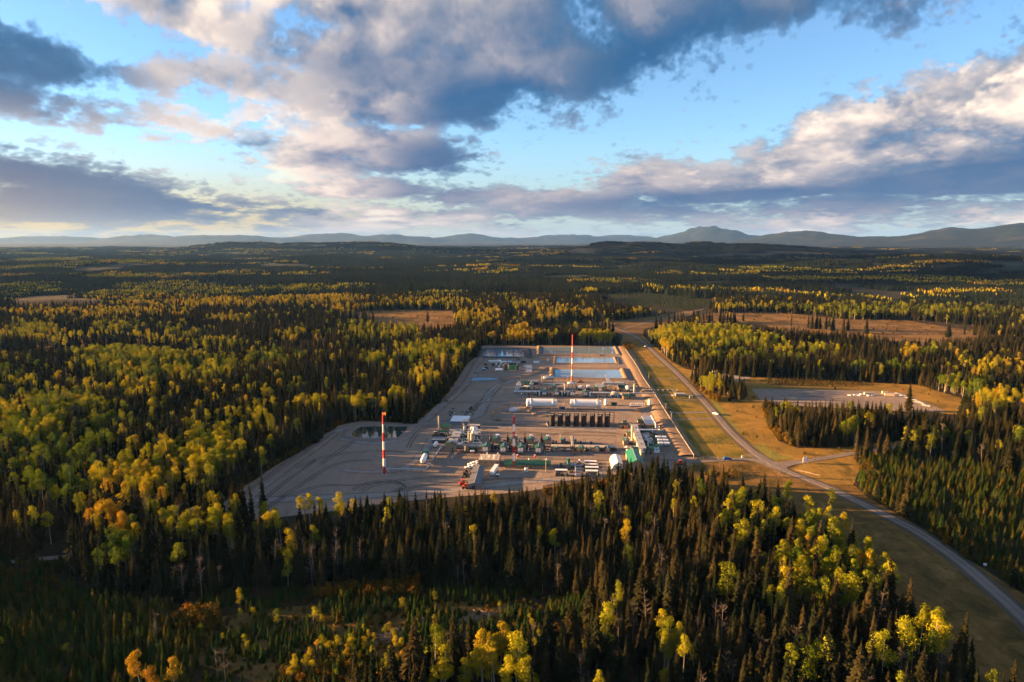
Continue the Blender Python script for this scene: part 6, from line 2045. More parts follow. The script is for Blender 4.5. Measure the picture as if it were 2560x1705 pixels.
def leaf_blob(B, rd, cx, cy, cz, rx, rz, n, size, mi=0):
    for _ in range(n):
        while True:
            x, y, z = rd.uniform(-1, 1), rd.uniform(-1, 1), rd.uniform(-1, 1)
            q = x * x + y * y + z * z
            if .18 < q < 1:
                break
        p = Vector((cx + x * rx, cy + y * rx, cz + z * rz))
        nn = Vector((x + rd.uniform(-.7, .7), y + rd.uniform(-.7, .7), z + rd.uniform(-.5, .9))).normalized()
        a = nn.orthogonal().normalized()
        a.rotate(Matrix.Rotation(rd.uniform(0, 6.28), 3, nn))
        b = nn.cross(a)
        s = size * rd.uniform(.6, 1.25)
        B.add([p + a * s, p + b * s * .8, p - a * s * .9 + nn * s * .25, p - b * s * .8], [(0, 1, 2), (0, 2, 3)], mi)

def aspen_parts(seed, h, low=.5, wide=.16, n=560):
    rd = random.Random(seed)
    Cr, Tr = MB(), MB()
    lean = Vector((rd.uniform(-.03, .03), rd.uniform(-.03, .03), 1)) * h
    Tr.tube([(0, 0, -.5), lean * .3, lean * .62 + Vector((rd.uniform(-.2, .2), rd.uniform(-.2, .2), 0)), lean * .94], [.20, .16, .10, .03], 6)
    k = 8
    for i in range(k):
        t = low + (1 - low) * (i + .4) / k * .95
        a = rd.uniform(0, 6.28)
        rr = h * wide * (.55 + .5 * math.sin(math.pi * min(1, (t - low) / (1 - low) * .85 + .15)))
        off = rr * rd.uniform(.2, .75)
        c = lean * t + Vector((math.cos(a) * off, math.sin(a) * off, 0))
        Tr.tube([lean * (t - .09), c - Vector((0, 0, .1))], [.06, .02], 4)
        leaf_blob(Cr, rd, c.x, c.y, c.z, rr * .64, rr * .60, int(n * 1.7) // k, .255)
    leaf_blob(Cr, rd, lean.x * .95, lean.y * .95, h * .95, h * wide * .5, h * wide * .55, n // 6, .25)
    return Cr, Tr

def bare_parts(seed, h, n=26):
    rd = random.Random(seed)
    Br, Tr = MB(), MB()
    Tr.tube([(0, 0, -.5), (rd.uniform(-.2, .2), rd.uniform(-.2, .2), h * .5), (rd.uniform(-.5, .5), rd.uniform(-.5, .5), h)], [.20, .13, .03], 6)
    for i in range(n):
        t = .35 + .63 * rd.random()
        a = rd.uniform(0, 6.28)
        L = h * (.05 + .12 * (1 - t) + .07 * rd.random())
        up = rd.uniform(.2, 1.0)
        p = Vector((0, 0, h * t))
        q = p + Vector((math.cos(a), math.sin(a), up)).normalized() * L
        Br.tube([p, q], [.05, .015], 3)
        for _ in range(2):
            q2 = p.lerp(q, rd.uniform(.4, .9))
            Br.tube([q2, q2 + Vector((math.cos(a + rd.uniform(-1, 1)), math.sin(a + rd.uniform(-1, 1)), up + .3)).normalized() * L * .45], [.03, .012], 3)
    return Br, Tr

def mesh_of(name, parts):
    """Joined mesh of (MB, material) pairs, kept as data for copies."""
    J = MB()
    ms = []
    for k, (b, m) in enumerate(parts):
        J.add(b.v, b.f, k)
        ms.append(m)
    me = bpy.data.meshes.new(name)
    me.from_pydata(J.v, [], J.f)
    for m in ms:
        me.materials.append(m)
    me.polygons.foreach_set('material_index', J.mi)
    return me

SPRUCE, ASPEN, BARE, YOUNGT, SHRUB = [], [], [], [], []
def dark_trunk(h, r=.2):
    return MB().tube([(0, 0, -.5), (0, 0, h * .5), (0, 0, h * .95)], [r, r * .6, .02], 5)
for i, (h, r, ly, pr, lo, dr, sp) in enumerate([(20, 2.3, 32, 9, .06, .45, .03), (20, 2.9, 30, 10, .06, .35, .03), (20, 1.9, 32, 8, .10, .55, .08), (20, 2.5, 28, 9, .16, .40, .10), (20, 3.5, 28, 10, .05, .30, .04), (20, 1.6, 28, 7, .26, .6, .20)]):
    SPRUCE.append((spruce_crown(40 + i, h, r, ly, pr, lo, dr, sp), dark_trunk(h)))
for i, (lo, wd, n) in enumerate([(.55, .135, 520), (.48, .15, 600), (.62, .14, 480), (.40, .16, 640), (.30, .17, 700)]):
    ASPEN.append(aspen_parts(70 + i, 18.0, lo, wd, n))
for i in range(3):
    BARE.append(bare_parts(90 + i, 16.0, 24 + 6 * i))
for i, (r, dr) in enumerate([(.95, .15), (.75, .2), (1.15, .1)]):
    YOUNGT.append(spruce_crown(110 + i, 5.0, r, 13, 7, .04, dr, .05))
for i in range(3):
    rd = random.Random(130 + i)
    b = MB()
    for k in range(5):
        a = rd.uniform(0, 6.28)
        q = rd.uniform(.1, .8)
        leaf_blob(b, rd, math.cos(a) * q, math.sin(a) * q, .9 + .5 * rd.random(), .75, 1.0 + .4 * rd.random(), 34, .22)
    SHRUB.append(b)

SP_ME = [mesh_of('spruce', [(c, M['needles']), (t, M['bark_dark'])]) for c, t in SPRUCE]
AS_ME = [mesh_of('aspen', [(c, M['leaves']), (t, M['bark_pale'])]) for c, t in ASPEN]
BA_ME = [mesh_of('bare', [(c, M['bark_grey']), (t, M['bark_grey'])]) for c, t in BARE]
YO_ME = [mesh_of('young', [(c, M['young'])]) for c in YOUNGT]
SH_ME = [mesh_of('shrub', [(c, M['shrub'])]) for c in SHRUB]

# far woods: patches of many small trees
def patch_mesh(seed, n, p_as, size=110.0):
    rd = random.Random(seed)
    C, A = MB(), MB()
    for _ in range(n):
        x, y = rd.uniform(-.5, .5) * size, rd.uniform(-.5, .5) * size
        cl = mnoise.noise((x / 34.0, y / 34.0, seed * 3.1)) * .9
        if p_as and rd.random() < p_as + cl * (1.2 if p_as < .4 else .5):
            h = rd.uniform(11, 18)
            r = rd.uniform(1.8, 3.2)
            k = 6
            vs = [(x, y, h)]
            for z, rr in ((h * .9, r * .75), (h * .7, r), (h * .48, r * .55)):
                o = rd.uniform(0, 1)
                vs += [(x + rr * rd.uniform(.75, 1.25) * math.cos(6.283 * q / k + o), y + rr * rd.uniform(.75, 1.25) * math.sin(6.283 * q / k + o), z + rd.uniform(-.6, .6)) for q in range(k)]
            fs = [(0, 1 + q, 1 + (q + 1) % k) for q in range(k)]
            for l in range(2):
                fs += [(1 + l * k + q, 1 + l * k + (q + 1) % k, 1 + (l + 1) * k + (q + 1) % k, 1 + (l + 1) * k + q) for q in range(k)]
            A.add(vs, fs, 0)
        else:
            h = rd.uniform(11, 22)
            r = rd.uniform(1.5, 2.8)
            k = 5
            o = rd.uniform(0, 6)
            vs = [(x, y, h)] + [(x + r * rd.uniform(.6, 1.3) * math.cos(6.283 * q / k + o), y + r * rd.uniform(.6, 1.3) * math.sin(6.283 * q / k + o), -3) for q in range(k)]
            C.add(vs, [(0, 1 + q, 1 + (q + 1) % k) for q in range(k)], 0)
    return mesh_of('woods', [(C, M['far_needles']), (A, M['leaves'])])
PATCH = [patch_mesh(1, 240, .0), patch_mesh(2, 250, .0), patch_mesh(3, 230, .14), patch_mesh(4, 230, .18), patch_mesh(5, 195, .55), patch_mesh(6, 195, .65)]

# ------------------------------------------------------------------ where the trees stand
# groves of aspen seen in the photograph: (x, y, half width, half height, share, tint 0 green .. 0.5 yellow .. 1 orange)
GROVES = [(325, 872, 140, 14, .9, .36), (398, 905, 190, 26, .75, .36), (520, 920, 60, 14, .7, .36), (237, 965, 30, 10, .9, .5), (345, 958, 55, 16, .6, .5), (63, 948, 45, 10, .8, .42), (30, 930, 32, 16, .5, .3),
          (160, 998, 110, 18, .85, .3), (40, 1010, 35, 20, .8, .45), (75, 1050, 85, 40, .8, .3), (285, 1045, 60, 12, .8, .25), (130, 1110, 150, 50, .65, .16), (497, 1120, 120, 45, .75, .45), (527, 1071, 45, 20, .75, .42),
          (610, 1040, 35, 45, .5, .4), (337, 1140, 60, 16, .8, .45), (290, 810, 60, 12, .6, .4), (80, 818, 70, 14, .7, .35), (128, 840, 40, 8, .6, .4), (580, 790, 50, 6, .6, .5), (450, 828, 45, 10, .4, .4), (530, 856, 110, 12, .4, .4),
          (230, 775, 220, 10, .35, .6), (500, 750, 170, 10, .45, .6), (480, 716, 160, 16, .5, .45), (60, 715, 70, 14, .5, .4), (780, 743, 140, 10, .5, .6), (893, 765, 70, 6, .5, .65), (1080, 752, 100, 10, .4, .55),
          (950, 820, 110, 22, .5, .35), (1190, 785, 55, 20, .45, .6), (1075, 868, 95, 16, .8, .4), (1060, 895, 85, 18, .35, .55), (932, 890, 28, 12, .8, .4), (968, 912, 16, 11, .95, .5), (1070, 935, 45, 18, .5, .5),
          (730, 962, 30, 14, .6, .4), (776, 1000, 34, 13, .9, .5), (905, 998, 55, 12, .8, .5), (992, 978, 25, 8, .7, .45), (660, 1020, 25, 50, .6, .45), (690, 885, 60, 12, .7, .25), (750, 832, 60, 10, .4, .5),
          (1265, 838, 30, 6, .5, .7), (1300, 825, 30, 20, .8, .7), (1355, 836, 30, 10, .7, .55), (1488, 834, 45, 8, .85, .5), (1410, 782, 70, 14, .5, .6), (1320, 757, 45, 8, .45, .5), (1445, 807, 30, 5, .6, .6),
          (1585, 790, 50, 8, .7, .3), (1630, 776, 60, 6, .5, .55), (1745, 832, 150, 24, .8, .42), (1640, 826, 40, 16, .8, .6), (1830, 845, 120, 14, .7, .36), (1660, 860, 16, 17, .95, .65), (1830, 880, 110, 10, .4, .3),
          (1860, 762, 70, 8, .5, .5), (1780, 965, 34, 28, .5, .5), (2010, 866, 95, 8, .55, .35), (1970, 886, 50, 6, .5, .25), (2280, 872, 22, 12, .9, .65), (2325, 869, 28, 8, .6, .35), (2470, 900, 90, 30, .25, .55),
          (2200, 913, 85, 10, .6, .25), (2322, 920, 14, 8, .7, .25), (2380, 948, 36, 16, .9, .3), (2450, 958, 36, 16, .8, .2), (2510, 985, 64, 22, .85, .6), (2140, 1055, 22, 18, .95, .25), (2175, 1037, 6, 6, .9, .65),
          (2345, 1080, 58, 12, .85, .25), (2264, 1076, 8, 10, .8, .4), (2545, 1075, 20, 8, .8, .25), (2200, 770, 350, 14, .35, .3), (2490, 705, 80, 6, .5, .5), (2200, 727, 300, 8, .4, .5),
          (345, 1182, 150, 24, .85, .56), (350, 1222, 50, 16, .75, .65), (110, 1200, 120, 30, .6, .16), (262, 1272, 50, 17, .85, .78), (122, 1298, 9, 9, .95, .5), (300, 1355, 36, 30, .95, .25), (250, 1385, 20, 16, .9, .3),
          (285, 1425, 30, 10, .6, .55), (455, 1305, 52, 19, .8, .42), (570, 1290, 52, 17, .8, .42), (335, 1308, 25, 10, .6, .45), (400, 1665, 75, 32, .65, .72), (375, 1690, 24, 20, .95, .75),
          (660, 1275, 12, 10, .9, .45), (690, 1290, 12, 10, .8, .5), (773, 1258, 30, 15, .95, .45), (848, 1258, 14, 17, .9, .42), (1235, 1640, 60, 70, .8, .55), (1110, 1660, 22, 50, .8, .5),
          (1300, 1640, 24, 60, .9, .42), (1670, 1590, 28, 44, .7, .36), (1870, 1300, 70, 80, .40, .42), (2060, 1370, 135, 140, .50, .42), (2150, 1395, 20, 14, .95, .65), (2025, 1640, 52, 32, .7, .3), (2330, 1570, 58, 38, .8, .42), (2200, 1620, 24, 24, .6, .35)]

def inside(px, py, poly):
    r = np.zeros(px.shape, bool)
    n = len(poly)
    for i in range(n):
        x0, y0 = poly[i]
        x1, y1 = poly[(i + 1) % n]
        if y0 == y1:
            continue
        c = ((y0 > py) != (y1 > py)) & (px < (x1 - x0) * (py - y0) / (y1 - y0) + x0)
        r ^= c
    return r

def vnoise(x, y, s, seed):
    """Smooth value noise, numpy."""
    rs = np.random.RandomState(seed)
    tab = rs.rand(64, 64)
    u, v = x / s + 1000.3, y / s + 1000.7
    i, j = np.floor(u).astype(int), np.floor(v).astype(int)
    f, h = u - i, v - j
    f, h = f * f * (3 - 2 * f), h * h * (3 - 2 * h)
    T = lambda a, b: tab[a % 64, b % 64]
    return (T(i, j) * (1 - f) + T(i + 1, j) * f) * (1 - h) + (T(i, j + 1) * (1 - f) + T(i + 1, j + 1) * f) * h

RS = np.random.RandomState(5)
def grid_points(r0, r1, s):
    """Jittered points between two distances, within the camera's view and a margin."""
    xm = r1 * math.sin(R(47)) + 60
    xs = np.arange(-xm, xm, s)
    ys = np.arange(60, r1, s)
    X, Y = np.meshgrid(xs, ys)
    X = X + RS.uniform(-.48, .48, X.shape) * s
    Y = Y + RS.uniform(-.48, .48, Y.shape) * s
    X, Y = X.ravel(), Y.ravel()
    r = np.hypot(X, Y)
    k = (r >= r0) & (r < r1) & (np.abs(np.arctan2(X, Y)) < R(47))
    return X[k], Y[k]

JUNCTION = [(1690, 1130), (1780, 1085), (1900, 1128), (2000, 1138), (2030, 1200), (1960, 1200), (1890, 1185), (1720, 1176)]
PADVIS = [(548, 1285), (650, 1275), (770, 1262), (900, 1232), (1100, 1226), (1280, 1218), (1380, 1204), (1420, 1190), (1500, 1172), (1560, 1152), (1640, 1140), (1735, 1146), (1690, 1075), (1552, 866), (1300, 868), (1300, 1000), (1000, 1080), (800, 1110)]
PAD2VIS = [(1870, 940), (2340, 962), (2420, 1005), (2380, 1035), (2310, 1022), (2150, 1000), (2000, 1002), (1915, 990)]
OPEN = [PAD, JUNCTION, CORR, EAST, SOUTH, BACK, C1, C2, C3, C3B, C4, C5, C6, C7, C8]
def classify(X, Y, h):
    """Share of aspen and its tint at each tree, from where its crown is."""
    P = np.stack([X, Y, np.zeros_like(X)], 1)
    bx, by = proj(P)
    cx, cy = proj(np.stack([X, Y, h * .78], 1))
    share = np.where((cx < 720) & (cy > 880) & (cy < 1320), .11, .035)
    tint = np.full(X.shape, .42)
    jx, jy = cx + RS.normal(0, 5, X.shape), cy + RS.normal(0, 3, X.shape)
    best = np.zeros(X.shape)
    for gx, gy, rx, ry, sh, ti in GROVES:
        q = ((jx - gx) / rx) ** 2 + ((jy - gy) / ry) ** 2
        w = np.clip(1.65 - q, 0, 1) * min(.95, sh * 1.1)
        k = w > best
        best[k] = w[k]
        tint[k] = ti
    share = np.maximum(share, best)
    tint = np.clip(tint * .80 + .07 + RS.normal(0, .09, X.shape), 0, 1)
    return bx, by, share, tint

rec = dict(spruce=[], aspen=[], bare=[], young=[], shrub=[])      # rows: x, y, z, rot, sxy, sz, index, tint, apparent height
def put(kind, x, y, z, rot, sxy, sz, idx, tint, app):
    rec[kind].append(np.stack([x, y, z, rot, sxy, sz, idx, tint, app], 1))

def plant_band(r0, r1, s):
    X, Y = grid_points(r0, r1, s)
    n = len(X)
    H = 13.5 + 9.0 * vnoise(X, Y, 60, 3) + RS.normal(0, 4.0, n)
    H = np.clip(H, 5, 28)
    bx, by, share, tint = classify(X, Y, H)
    op = np.zeros(n, bool)
    for poly in OPEN:
        op |= inside(bx, by, poly)
    op &= ~inside(bx, by, ISLAND_B)
    yz = inside(bx, by, YOUNG) | inside(bx, by, YOUNG_E)
    gap = vnoise(X, Y, 26, 8) + .35 * vnoise(X, Y, 9, 9) < .34
    keep = ~op & ~yz & ~gap
    gx, gy = proj(np.stack([X, Y, H], 1))
    tx, ty = proj(np.stack([X, Y, H * .9], 1))
    for poly in (C1, C2, C3, C6, C7, C8, BACK, PADVIS, PAD2VIS):
        keep &= ~inside(tx, ty, poly)
    keep &= (gx > -480) & (gx < 3060) & (gy < 1800)
    X, Y, H, share, tint, bx, by = (q[keep] for q in (X, Y, H, share, tint, bx, by))
    n = len(X)
    u = RS.rand(n)
    asp = u < share
    dead = (~asp) & (RS.rand(n) < .035 + .10 * (vnoise(X, Y, 80, 21) > .72))
    spr = ~asp & ~dead
    d = np.hypot(X, Y)
    dep = Y * math.cos(PITCH) + CAM_H * math.sin(PITCH)
    Z = np.zeros(n)
    rot = RS.uniform(0, 6.283, n)
    app = np.where((bx > 0) & (bx < 2560) & (by < 1790), H * FPX / dep, 0)
    sc = H / 20.0
    fat = RS.uniform(.75, 1.45, n) * (s / 5.2) ** .5
    put('spruce', X[spr], Y[spr], Z[spr], rot[spr], (sc ** .6 * fat)[spr], sc[spr], RS.randint(0, len(SP_ME), spr.sum()), np.clip(vnoise(X, Y, 45, 31) * .62 + RS.normal(0, .22, n), 0, 1)[spr], app[spr])
    Ha = np.clip(H * .93, 9, 21)
    sa = Ha / 18.0
    put('aspen', X[asp], Y[asp], Z[asp], rot[asp], (sa * fat)[asp], sa[asp], RS.randint(0, len(AS_ME), asp.sum()), tint[asp], (app * .93)[asp])
    sb = H * .85 / 16.0
    put('bare', X[dead], Y[dead], Z[dead], rot[dead], sb[dead], sb[dead], RS.randint(0, len(BA_ME), dead.sum()), tint[dead], (app * .85)[dead])
plant_band(80, 560, 5.1)
plant_band(560, 1000, 5.7)
plant_band(1000, 1760, 7.2)

def plant_low(poly, s, hmin, hmax, kind, share=1.0, tint=.3, tv=.25, clump=0.0, seed=1, lib=YO_ME, base=5.0, fat=1.0):
    """Young trees or shrubs over an outline given in photograph pixels."""
    W = [g(*p) for p in poly]
    x0, x1 = min(p.x for p in W), max(p.x for p in W)
    y0, y1 = min(p.y for p in W), max(p.y for p in W)
    X, Y = np.meshgrid(np.arange(x0, x1, s), np.arange(y0, y1, s))
    X = (X + RS.uniform(-.48, .48, X.shape) * s).ravel()
    Y = (Y + RS.uniform(-.48, .48, Y.shape) * s).ravel()
    bx, by = proj(np.stack([X, Y, X * 0], 1))
    k = inside(bx, by, poly) & (RS.rand(len(X)) < share) & (bx > -480) & (bx < 3060) & (by < 1850)
    if clump:
        k &= vnoise(X, Y, clump, seed) > .42
    X, Y, bx, by = X[k], Y[k], bx[k], by[k]
    n = len(X)
    H = hmin + (hmax - hmin) * np.clip(vnoise(X, Y, 14, seed + 1) * .6 + RS.rand(n) * .5, 0, 1)
    dep = Y * math.cos(PITCH) + CAM_H * math.sin(PITCH)
    app = np.where((bx > 0) & (bx < 2560) & (by < 1715), H * FPX / dep, 0)
    put(kind, X, Y, X * 0, RS.uniform(0, 6.283, n), H / base * RS.uniform(.8, 1.25, n) * fat, H / base, RS.randint(0, len(lib), n), np.clip(tint + RS.normal(0, tv, n), 0, 1), app)
plant_low(YOUNG, 2.5, 1.8, 7.2, 'young', .95, .32, .30, 7, 4)
for poly, sh_, ti_ in (([(700, 1700), (800, 1620), (980, 1590), (1020, 1640), (960, 1720)], .35, .56), ([(400, 1560), (700, 1510), (1000, 1500), (1250, 1500), (1300, 1550), (900, 1640), (500, 1640)], .06, .50), ([(1300, 1560), (1480, 1530), (1500, 1620), (1350, 1680)], .14, .44), ([(-40, 1500), (300, 1500), (420, 1700), (-40, 1780)], .03, .5)):
    plant_low(poly, 3.2, 3.0, 7.5, 'aspen', sh_, ti_, .10, 0, 94, AS_ME, 18.0, 1.5)
plant_low([(-60, 1480), (200, 1490), (420, 1530), (520, 1620), (420, 1900), (-60, 1900)], 3.4, 4.0, 9.5, 'young', .7, .62, .25, 0, 14)
plant_low(YOUNG_E, 3.1, 2.5, 9.5, 'young', .72, .55, .30, 0, 24)
plant_low(C3, 9, 3, 5, 'young', .9, .1, .1, 0, 34, fat=1.5)
plant_low(C3B, 6, 3, 6, 'young', .9, .15, .1, 0, 44, fat=1.3)
# shrubs: autumn willow and alder in the openings
plant_low(YOUNG, 2.8, .8, 2.8, 'shrub', .5, .30, .25, 0, 54, SH_ME, 2.4)
for poly, s, h0, h1, ti in (([(780, 1480), (900, 1462), (1050, 1455), (1060, 1492), (900, 1505), (790, 1500)], 2.6, 3.0, 6.0, .58), ([(420, 1560), (470, 1535), (545, 1540), (550, 1580), (450, 1590)], 2.8, 3.0, 7.5, .60),
                            ([(700, 1690), (860, 1640), (960, 1660), (940, 1760), (700, 1760)], 3.4, 2.5, 5.0, .45), ([(20, 1430), (120, 1415), (150, 1460), (60, 1500), (10, 1480)], 2.4, 1.5, 3.0, .55),
                            ([(2330, 1325), (2380, 1330), (2460, 1385), (2475, 1420), (2420, 1400), (2350, 1350)], 2.8, 2.5, 5.5, .5), ([(2480, 1390), (2560, 1400), (2620, 1470), (2560, 1480)], 3.0, 2.0, 4.5, .5),
                            ([(1340, 1236), (1440, 1216), (1560, 1208), (1680, 1212), (1680, 1226), (1440, 1250)], 2.6, 2.5, 6.0, .62), ([(1760, 1185), (1840, 1178), (1860, 1195), (1790, 1205)], 3.0, 1.5, 3.0, .5),
                            ([(1655, 868), (1670, 880), (1720, 915), (1738, 920), (1735, 900), (1690, 880)], 3.4, 3.0, 7.0, .62), ([(1555, 864), (1582, 864), (1582, 876), (1562, 876)], 3.5, 3, 6, .62),
                            ([(1725, 958), (1745, 950), (1800, 1003), (1790, 1008)], 3.2, 3, 6, .6), ([(1900, 1012), (1925, 1010), (1935, 1070), (2000, 1112), (1980, 1116), (1945, 1098), (1915, 1060)], 3.6, 2.5, 6, .45),
                            ([(2150, 1168), (2175, 1155), (2200, 1190), (2180, 1235)], 3.6, 3, 6, .5), ([(1910, 946), (2100, 950), (2200, 962), (2100, 968), (1920, 962)], 3.0, 1, 2.4, .4)):
    plant_low(poly, s, h0, h1, 'shrub', .8, ti, .2, 0, 64, SH_ME, 2.4)
# ragged edge of bushes along the west side of the pad
edge = [(545, 1262), (620, 1205), (692, 1158), (789, 1102), (846, 1060), (905, 1049), (1031, 1055), (1055, 1043), (1117, 982), (1164, 911), (1187, 891)]
for k in range(len(edge) - 1):
    a, b = g(*edge[k]), g(*edge[k + 1])
    m_ = int((b - a).length * 1.1)
    t_ = RS.rand(m_)
    nx = np.array([(b - a).y, -(b - a).x]) / (b - a).length
    off = -RS.exponential(3.0, m_) + 1.0
    X, Y = a.x + (b.x - a.x) * t_ + nx[0] * off, a.y + (b.y - a.y) * t_ + nx[1] * off
    H = RS.uniform(1.2, 4.0, m_)
    dep = Y * math.cos(PITCH) + CAM_H * math.sin(PITCH)
    put('shrub', X, Y, X * 0, RS.uniform(0, 6.28, m_), H / 2.4, H / 2.4, RS.randint(0, 3, m_), np.clip(RS.normal(.45, .3, m_), 0, 1), H * FPX / dep)
tuft_rows = len(rec['shrub'])
for poly, s_ in ((SOUTH, 3.2), (EAST, 4.2), (CORR, 5.0), (C2, 9.0), (C1, 9.0)):
    rec['tuft'] = rec.get('tuft', [])
    keep_ = rec['shrub']
    rec['shrub'] = rec['tuft']
    plant_low(poly, s_, .15, .5, 'shrub', .6, .55, .25, 11, 84, SH_ME, 2.4, 2.4)
    rec['tuft'], rec['shrub'] = rec['shrub'], keep_
# scattered young growth in the cut blocks
for poly, n_ in ((C1, 60), (C2, 240), (C7, 260), (EAST, 60)):
    W = [g(*p) for p in poly]
    X = RS.uniform(min(p.x for p in W), max(p.x for p in W), n_ * 3)
    Y = RS.uniform(min(p.y for p in W), max(p.y for p in W), n_ * 3)
    bx, by = proj(np.stack([X, Y, X * 0], 1))
    k = inside(bx, by, poly) & ~inside(bx, by, PAD) & ~inside(bx, by, [(1878, 968), (2256, 980), (2372, 1032), (2290, 1034), (1900, 1010)])
    X, Y = X[k], Y[k]
    H = RS.uniform(1.0, 3.5, len(X))
    put('shrub', X, Y, X * 0, X, H / 2.4, H / 2.4, RS.randint(0, 3, len(X)), np.clip(RS.normal(.5, .3, len(X)), 0, 1), H * 0 + 1)
# sparse tall aspens left standing in the west clearing and along cut-block edges
for poly, n_ in ((C7, 150), ([(888, 772), (1110, 768), (1134, 776), (1005, 772), (890, 779)], 60)):
    W = [g(*p) for p in poly]
    X = RS.uniform(min(p.x for p in W), max(p.x for p in W), n_ * 3)
    Y = RS.uniform(min(p.y for p in W), max(p.y for p in W), n_ * 3)
    bx, by = proj(np.stack([X, Y, X * 0], 1))
    k = inside(bx, by, poly)
    X, Y = X[k], Y[k]
    H = RS.uniform(13, 19, len(X))
    put('aspen', X, Y, X * 0, X, H / 18, H / 18, RS.randint(0, 3, len(X)), np.clip(RS.normal(.45, .12, len(X)), 0, 1), H * 0 + 1)
for k in rec:
    rec[k] = np.concatenate(rec[k])


# ------------------------------------------------------------------ masses of trees (instanced) and single trees
def scatter(name, rows, meshes):
    """One object that carries many copies of the given meshes."""
    n = len(rows)
    me = bpy.data.meshes.new(name)
    me.vertices.add(n)
    me.vertices.foreach_set('co', rows[:, :3].astype(np.float32).ravel())
    for nm, ty, dat in (('rot', 'FLOAT', rows[:, 3]), ('sxy', 'FLOAT', rows[:, 4]), ('sz', 'FLOAT', rows[:, 5]), ('tint', 'FLOAT', rows[:, 7]), ('tilt', 'FLOAT', RS.normal(0, .035, n))):
        me.attributes.new(nm, ty, 'POINT').data.foreach_set('value', dat.astype(np.float32))
    me.attributes.new('pick', 'INT', 'POINT').data.foreach_set('value', rows[:, 6].astype(np.int32))
    o = link(bpy.data.objects.new(name, me))
    o['kind'] = 'stuff'
    t = bpy.data.node_groups.new(name, 'GeometryNodeTree')
    t.interface.new_socket('Geometry', in_out='INPUT', socket_type='NodeSocketGeometry')
    t.interface.new_socket('Geometry', in_out='OUTPUT', socket_type='NodeSocketGeometry')
    gi, go = t.nodes.new('NodeGroupInput'), t.nodes.new('NodeGroupOutput')
    jn = t.nodes.new('GeometryNodeJoinGeometry')
    for m in reversed(meshes):           # the join node stacks its links last first
        src = bpy.data.objects.new(name + '_form', m)
        oi = t.nodes.new('GeometryNodeObjectInfo')
        oi.inputs['Object'].default_value = src
        oi.inputs['As Instance'].default_value = False
        g2i = t.nodes.new('GeometryNodeGeometryToInstance')
        t.links.new(oi.outputs['Geometry'], g2i.inputs[0])
        t.links.new(g2i.outputs[0], jn.inputs[0])
    ip = t.nodes.new('GeometryNodeInstanceOnPoints')
    t.links.new(gi.outputs[0], ip.inputs['Points'])
    t.links.new(jn.outputs[0], ip.inputs['Instance'])
    ip.inputs['Pick Instance'].default_value = True
    def attr(nm, ty):
        a = t.nodes.new('GeometryNodeInputNamedAttribute')
        a.data_type = ty
        a.inputs['Name'].default_value = nm
        return a.outputs['Attribute']
    t.links.new(attr('pick', 'INT'), ip.inputs['Instance Index'])
    cr = t.nodes.new('ShaderNodeCombineXYZ')
    t.links.new(attr('tilt', 'FLOAT'), cr.inputs[0])
    t.links.new(attr('rot', 'FLOAT'), cr.inputs[2])
    t.links.new(cr.outputs[0], ip.inputs['Rotation'])
    cs = t.nodes.new('ShaderNodeCombineXYZ')
    sxy = attr('sxy', 'FLOAT')
    t.links.new(sxy, cs.inputs[0])
    t.links.new(sxy, cs.inputs[1])
    t.links.new(attr('sz', 'FLOAT'), cs.inputs[2])
    t.links.new(cs.outputs[0], ip.inputs['Scale'])
    t.links.new(ip.outputs[0], go.inputs[0])
    md = o.modifiers.new('copies', 'NODES')
    md.node_group = t
    return o

def where(px, py):
    """Plain words for the stand a tree is in, from where its foot is."""
    if py < 1010:
        return ('in the woods west of the ponds' if px < 1250 else 'in the woods behind the ponds' if px < 1600 else 'in the strip beside the side pad' if px < 1900 and py > 950 else 'in the woods beyond the second gravel pad')
    if px > 1880 and py < 1140:
        return 'in the stand before the second gravel pad'
    if px > 2140 and py < 1500:
        return 'near the white marker sign across the road' if py > 1330 else 'on the far side of the curving gravel road'
    if px < 620 and py < 1330:
        return 'in the mixed woods west of the flare stack'
    if px < 1000 and py < 1240:
        return 'along the west edge of the gravel pad'
    if py < 1400:
        return ('below the lone flare stack' if px < 1050 else 'below the grey camp building' if px < 1330 else 'below the skid yard' if px < 1560 else 'below the green roofed workshop') if px < 1750 else 'in the wood beside the curving gravel road'
    if px < 420:
        return 'in the thicket just below the forest track' if py < 1560 else 'in the dark bottom left thicket'
    if px < 1330:
        if py < 1520:
            return 'along the upper edge of the clearing'
        return ('by the orange bushes left in the clearing' if px < 700 else 'just left of the grey slash pile' if px < 930 else 'beside the grey slash pile') if py < 1640 else ('in the bottom left of the clearing' if px < 700 else 'below the grey slash pile' if px < 1080 else 'by the big golden aspens at the bottom')
    return ('in the upper part of the stand inside the bend' if py < 1560 else 'at the bottom of the stand inside the bend') if px < 1900 else 'at the grass verge of the road bend'

def split(kind, limit):
    rows = rec[kind]
    order = np.argsort(-rows[:, 8])
    return rows[order[:limit]], rows[order[limit:]]

def singles(kind, rows, name, cat, forms, cname, words, group):
    """Individual trees: the parts of one of each form are built, the rest are copies that share their meshes."""
    proto = {}
    for row in rows:
        x, y, z, rot, sxy, sz, idx, tint, app = row
        i = int(idx)
        px, py = proj(np.array([[x, y, 0.0]]))
        w = where(px[0], py[0])
        lab = words(tint, sz) + ' ' + w
        if i not in proto:
            proto[i] = [(nm, mesh_of(nm, [(b, m)])) for nm, b, m in forms(i)]
        o = thing(name, lab, cat, (x, y, z), rot, group + ' ' + w)
        o.rotation_euler = (RS.normal(0, .035), RS.normal(0, .03), rot)
        o.scale = (sxy, sxy, sz)
        for nm, me in proto[i]:
            c = link(bpy.data.objects.new(nm, me))
            c.parent = o
            c['tint'] = float(tint)

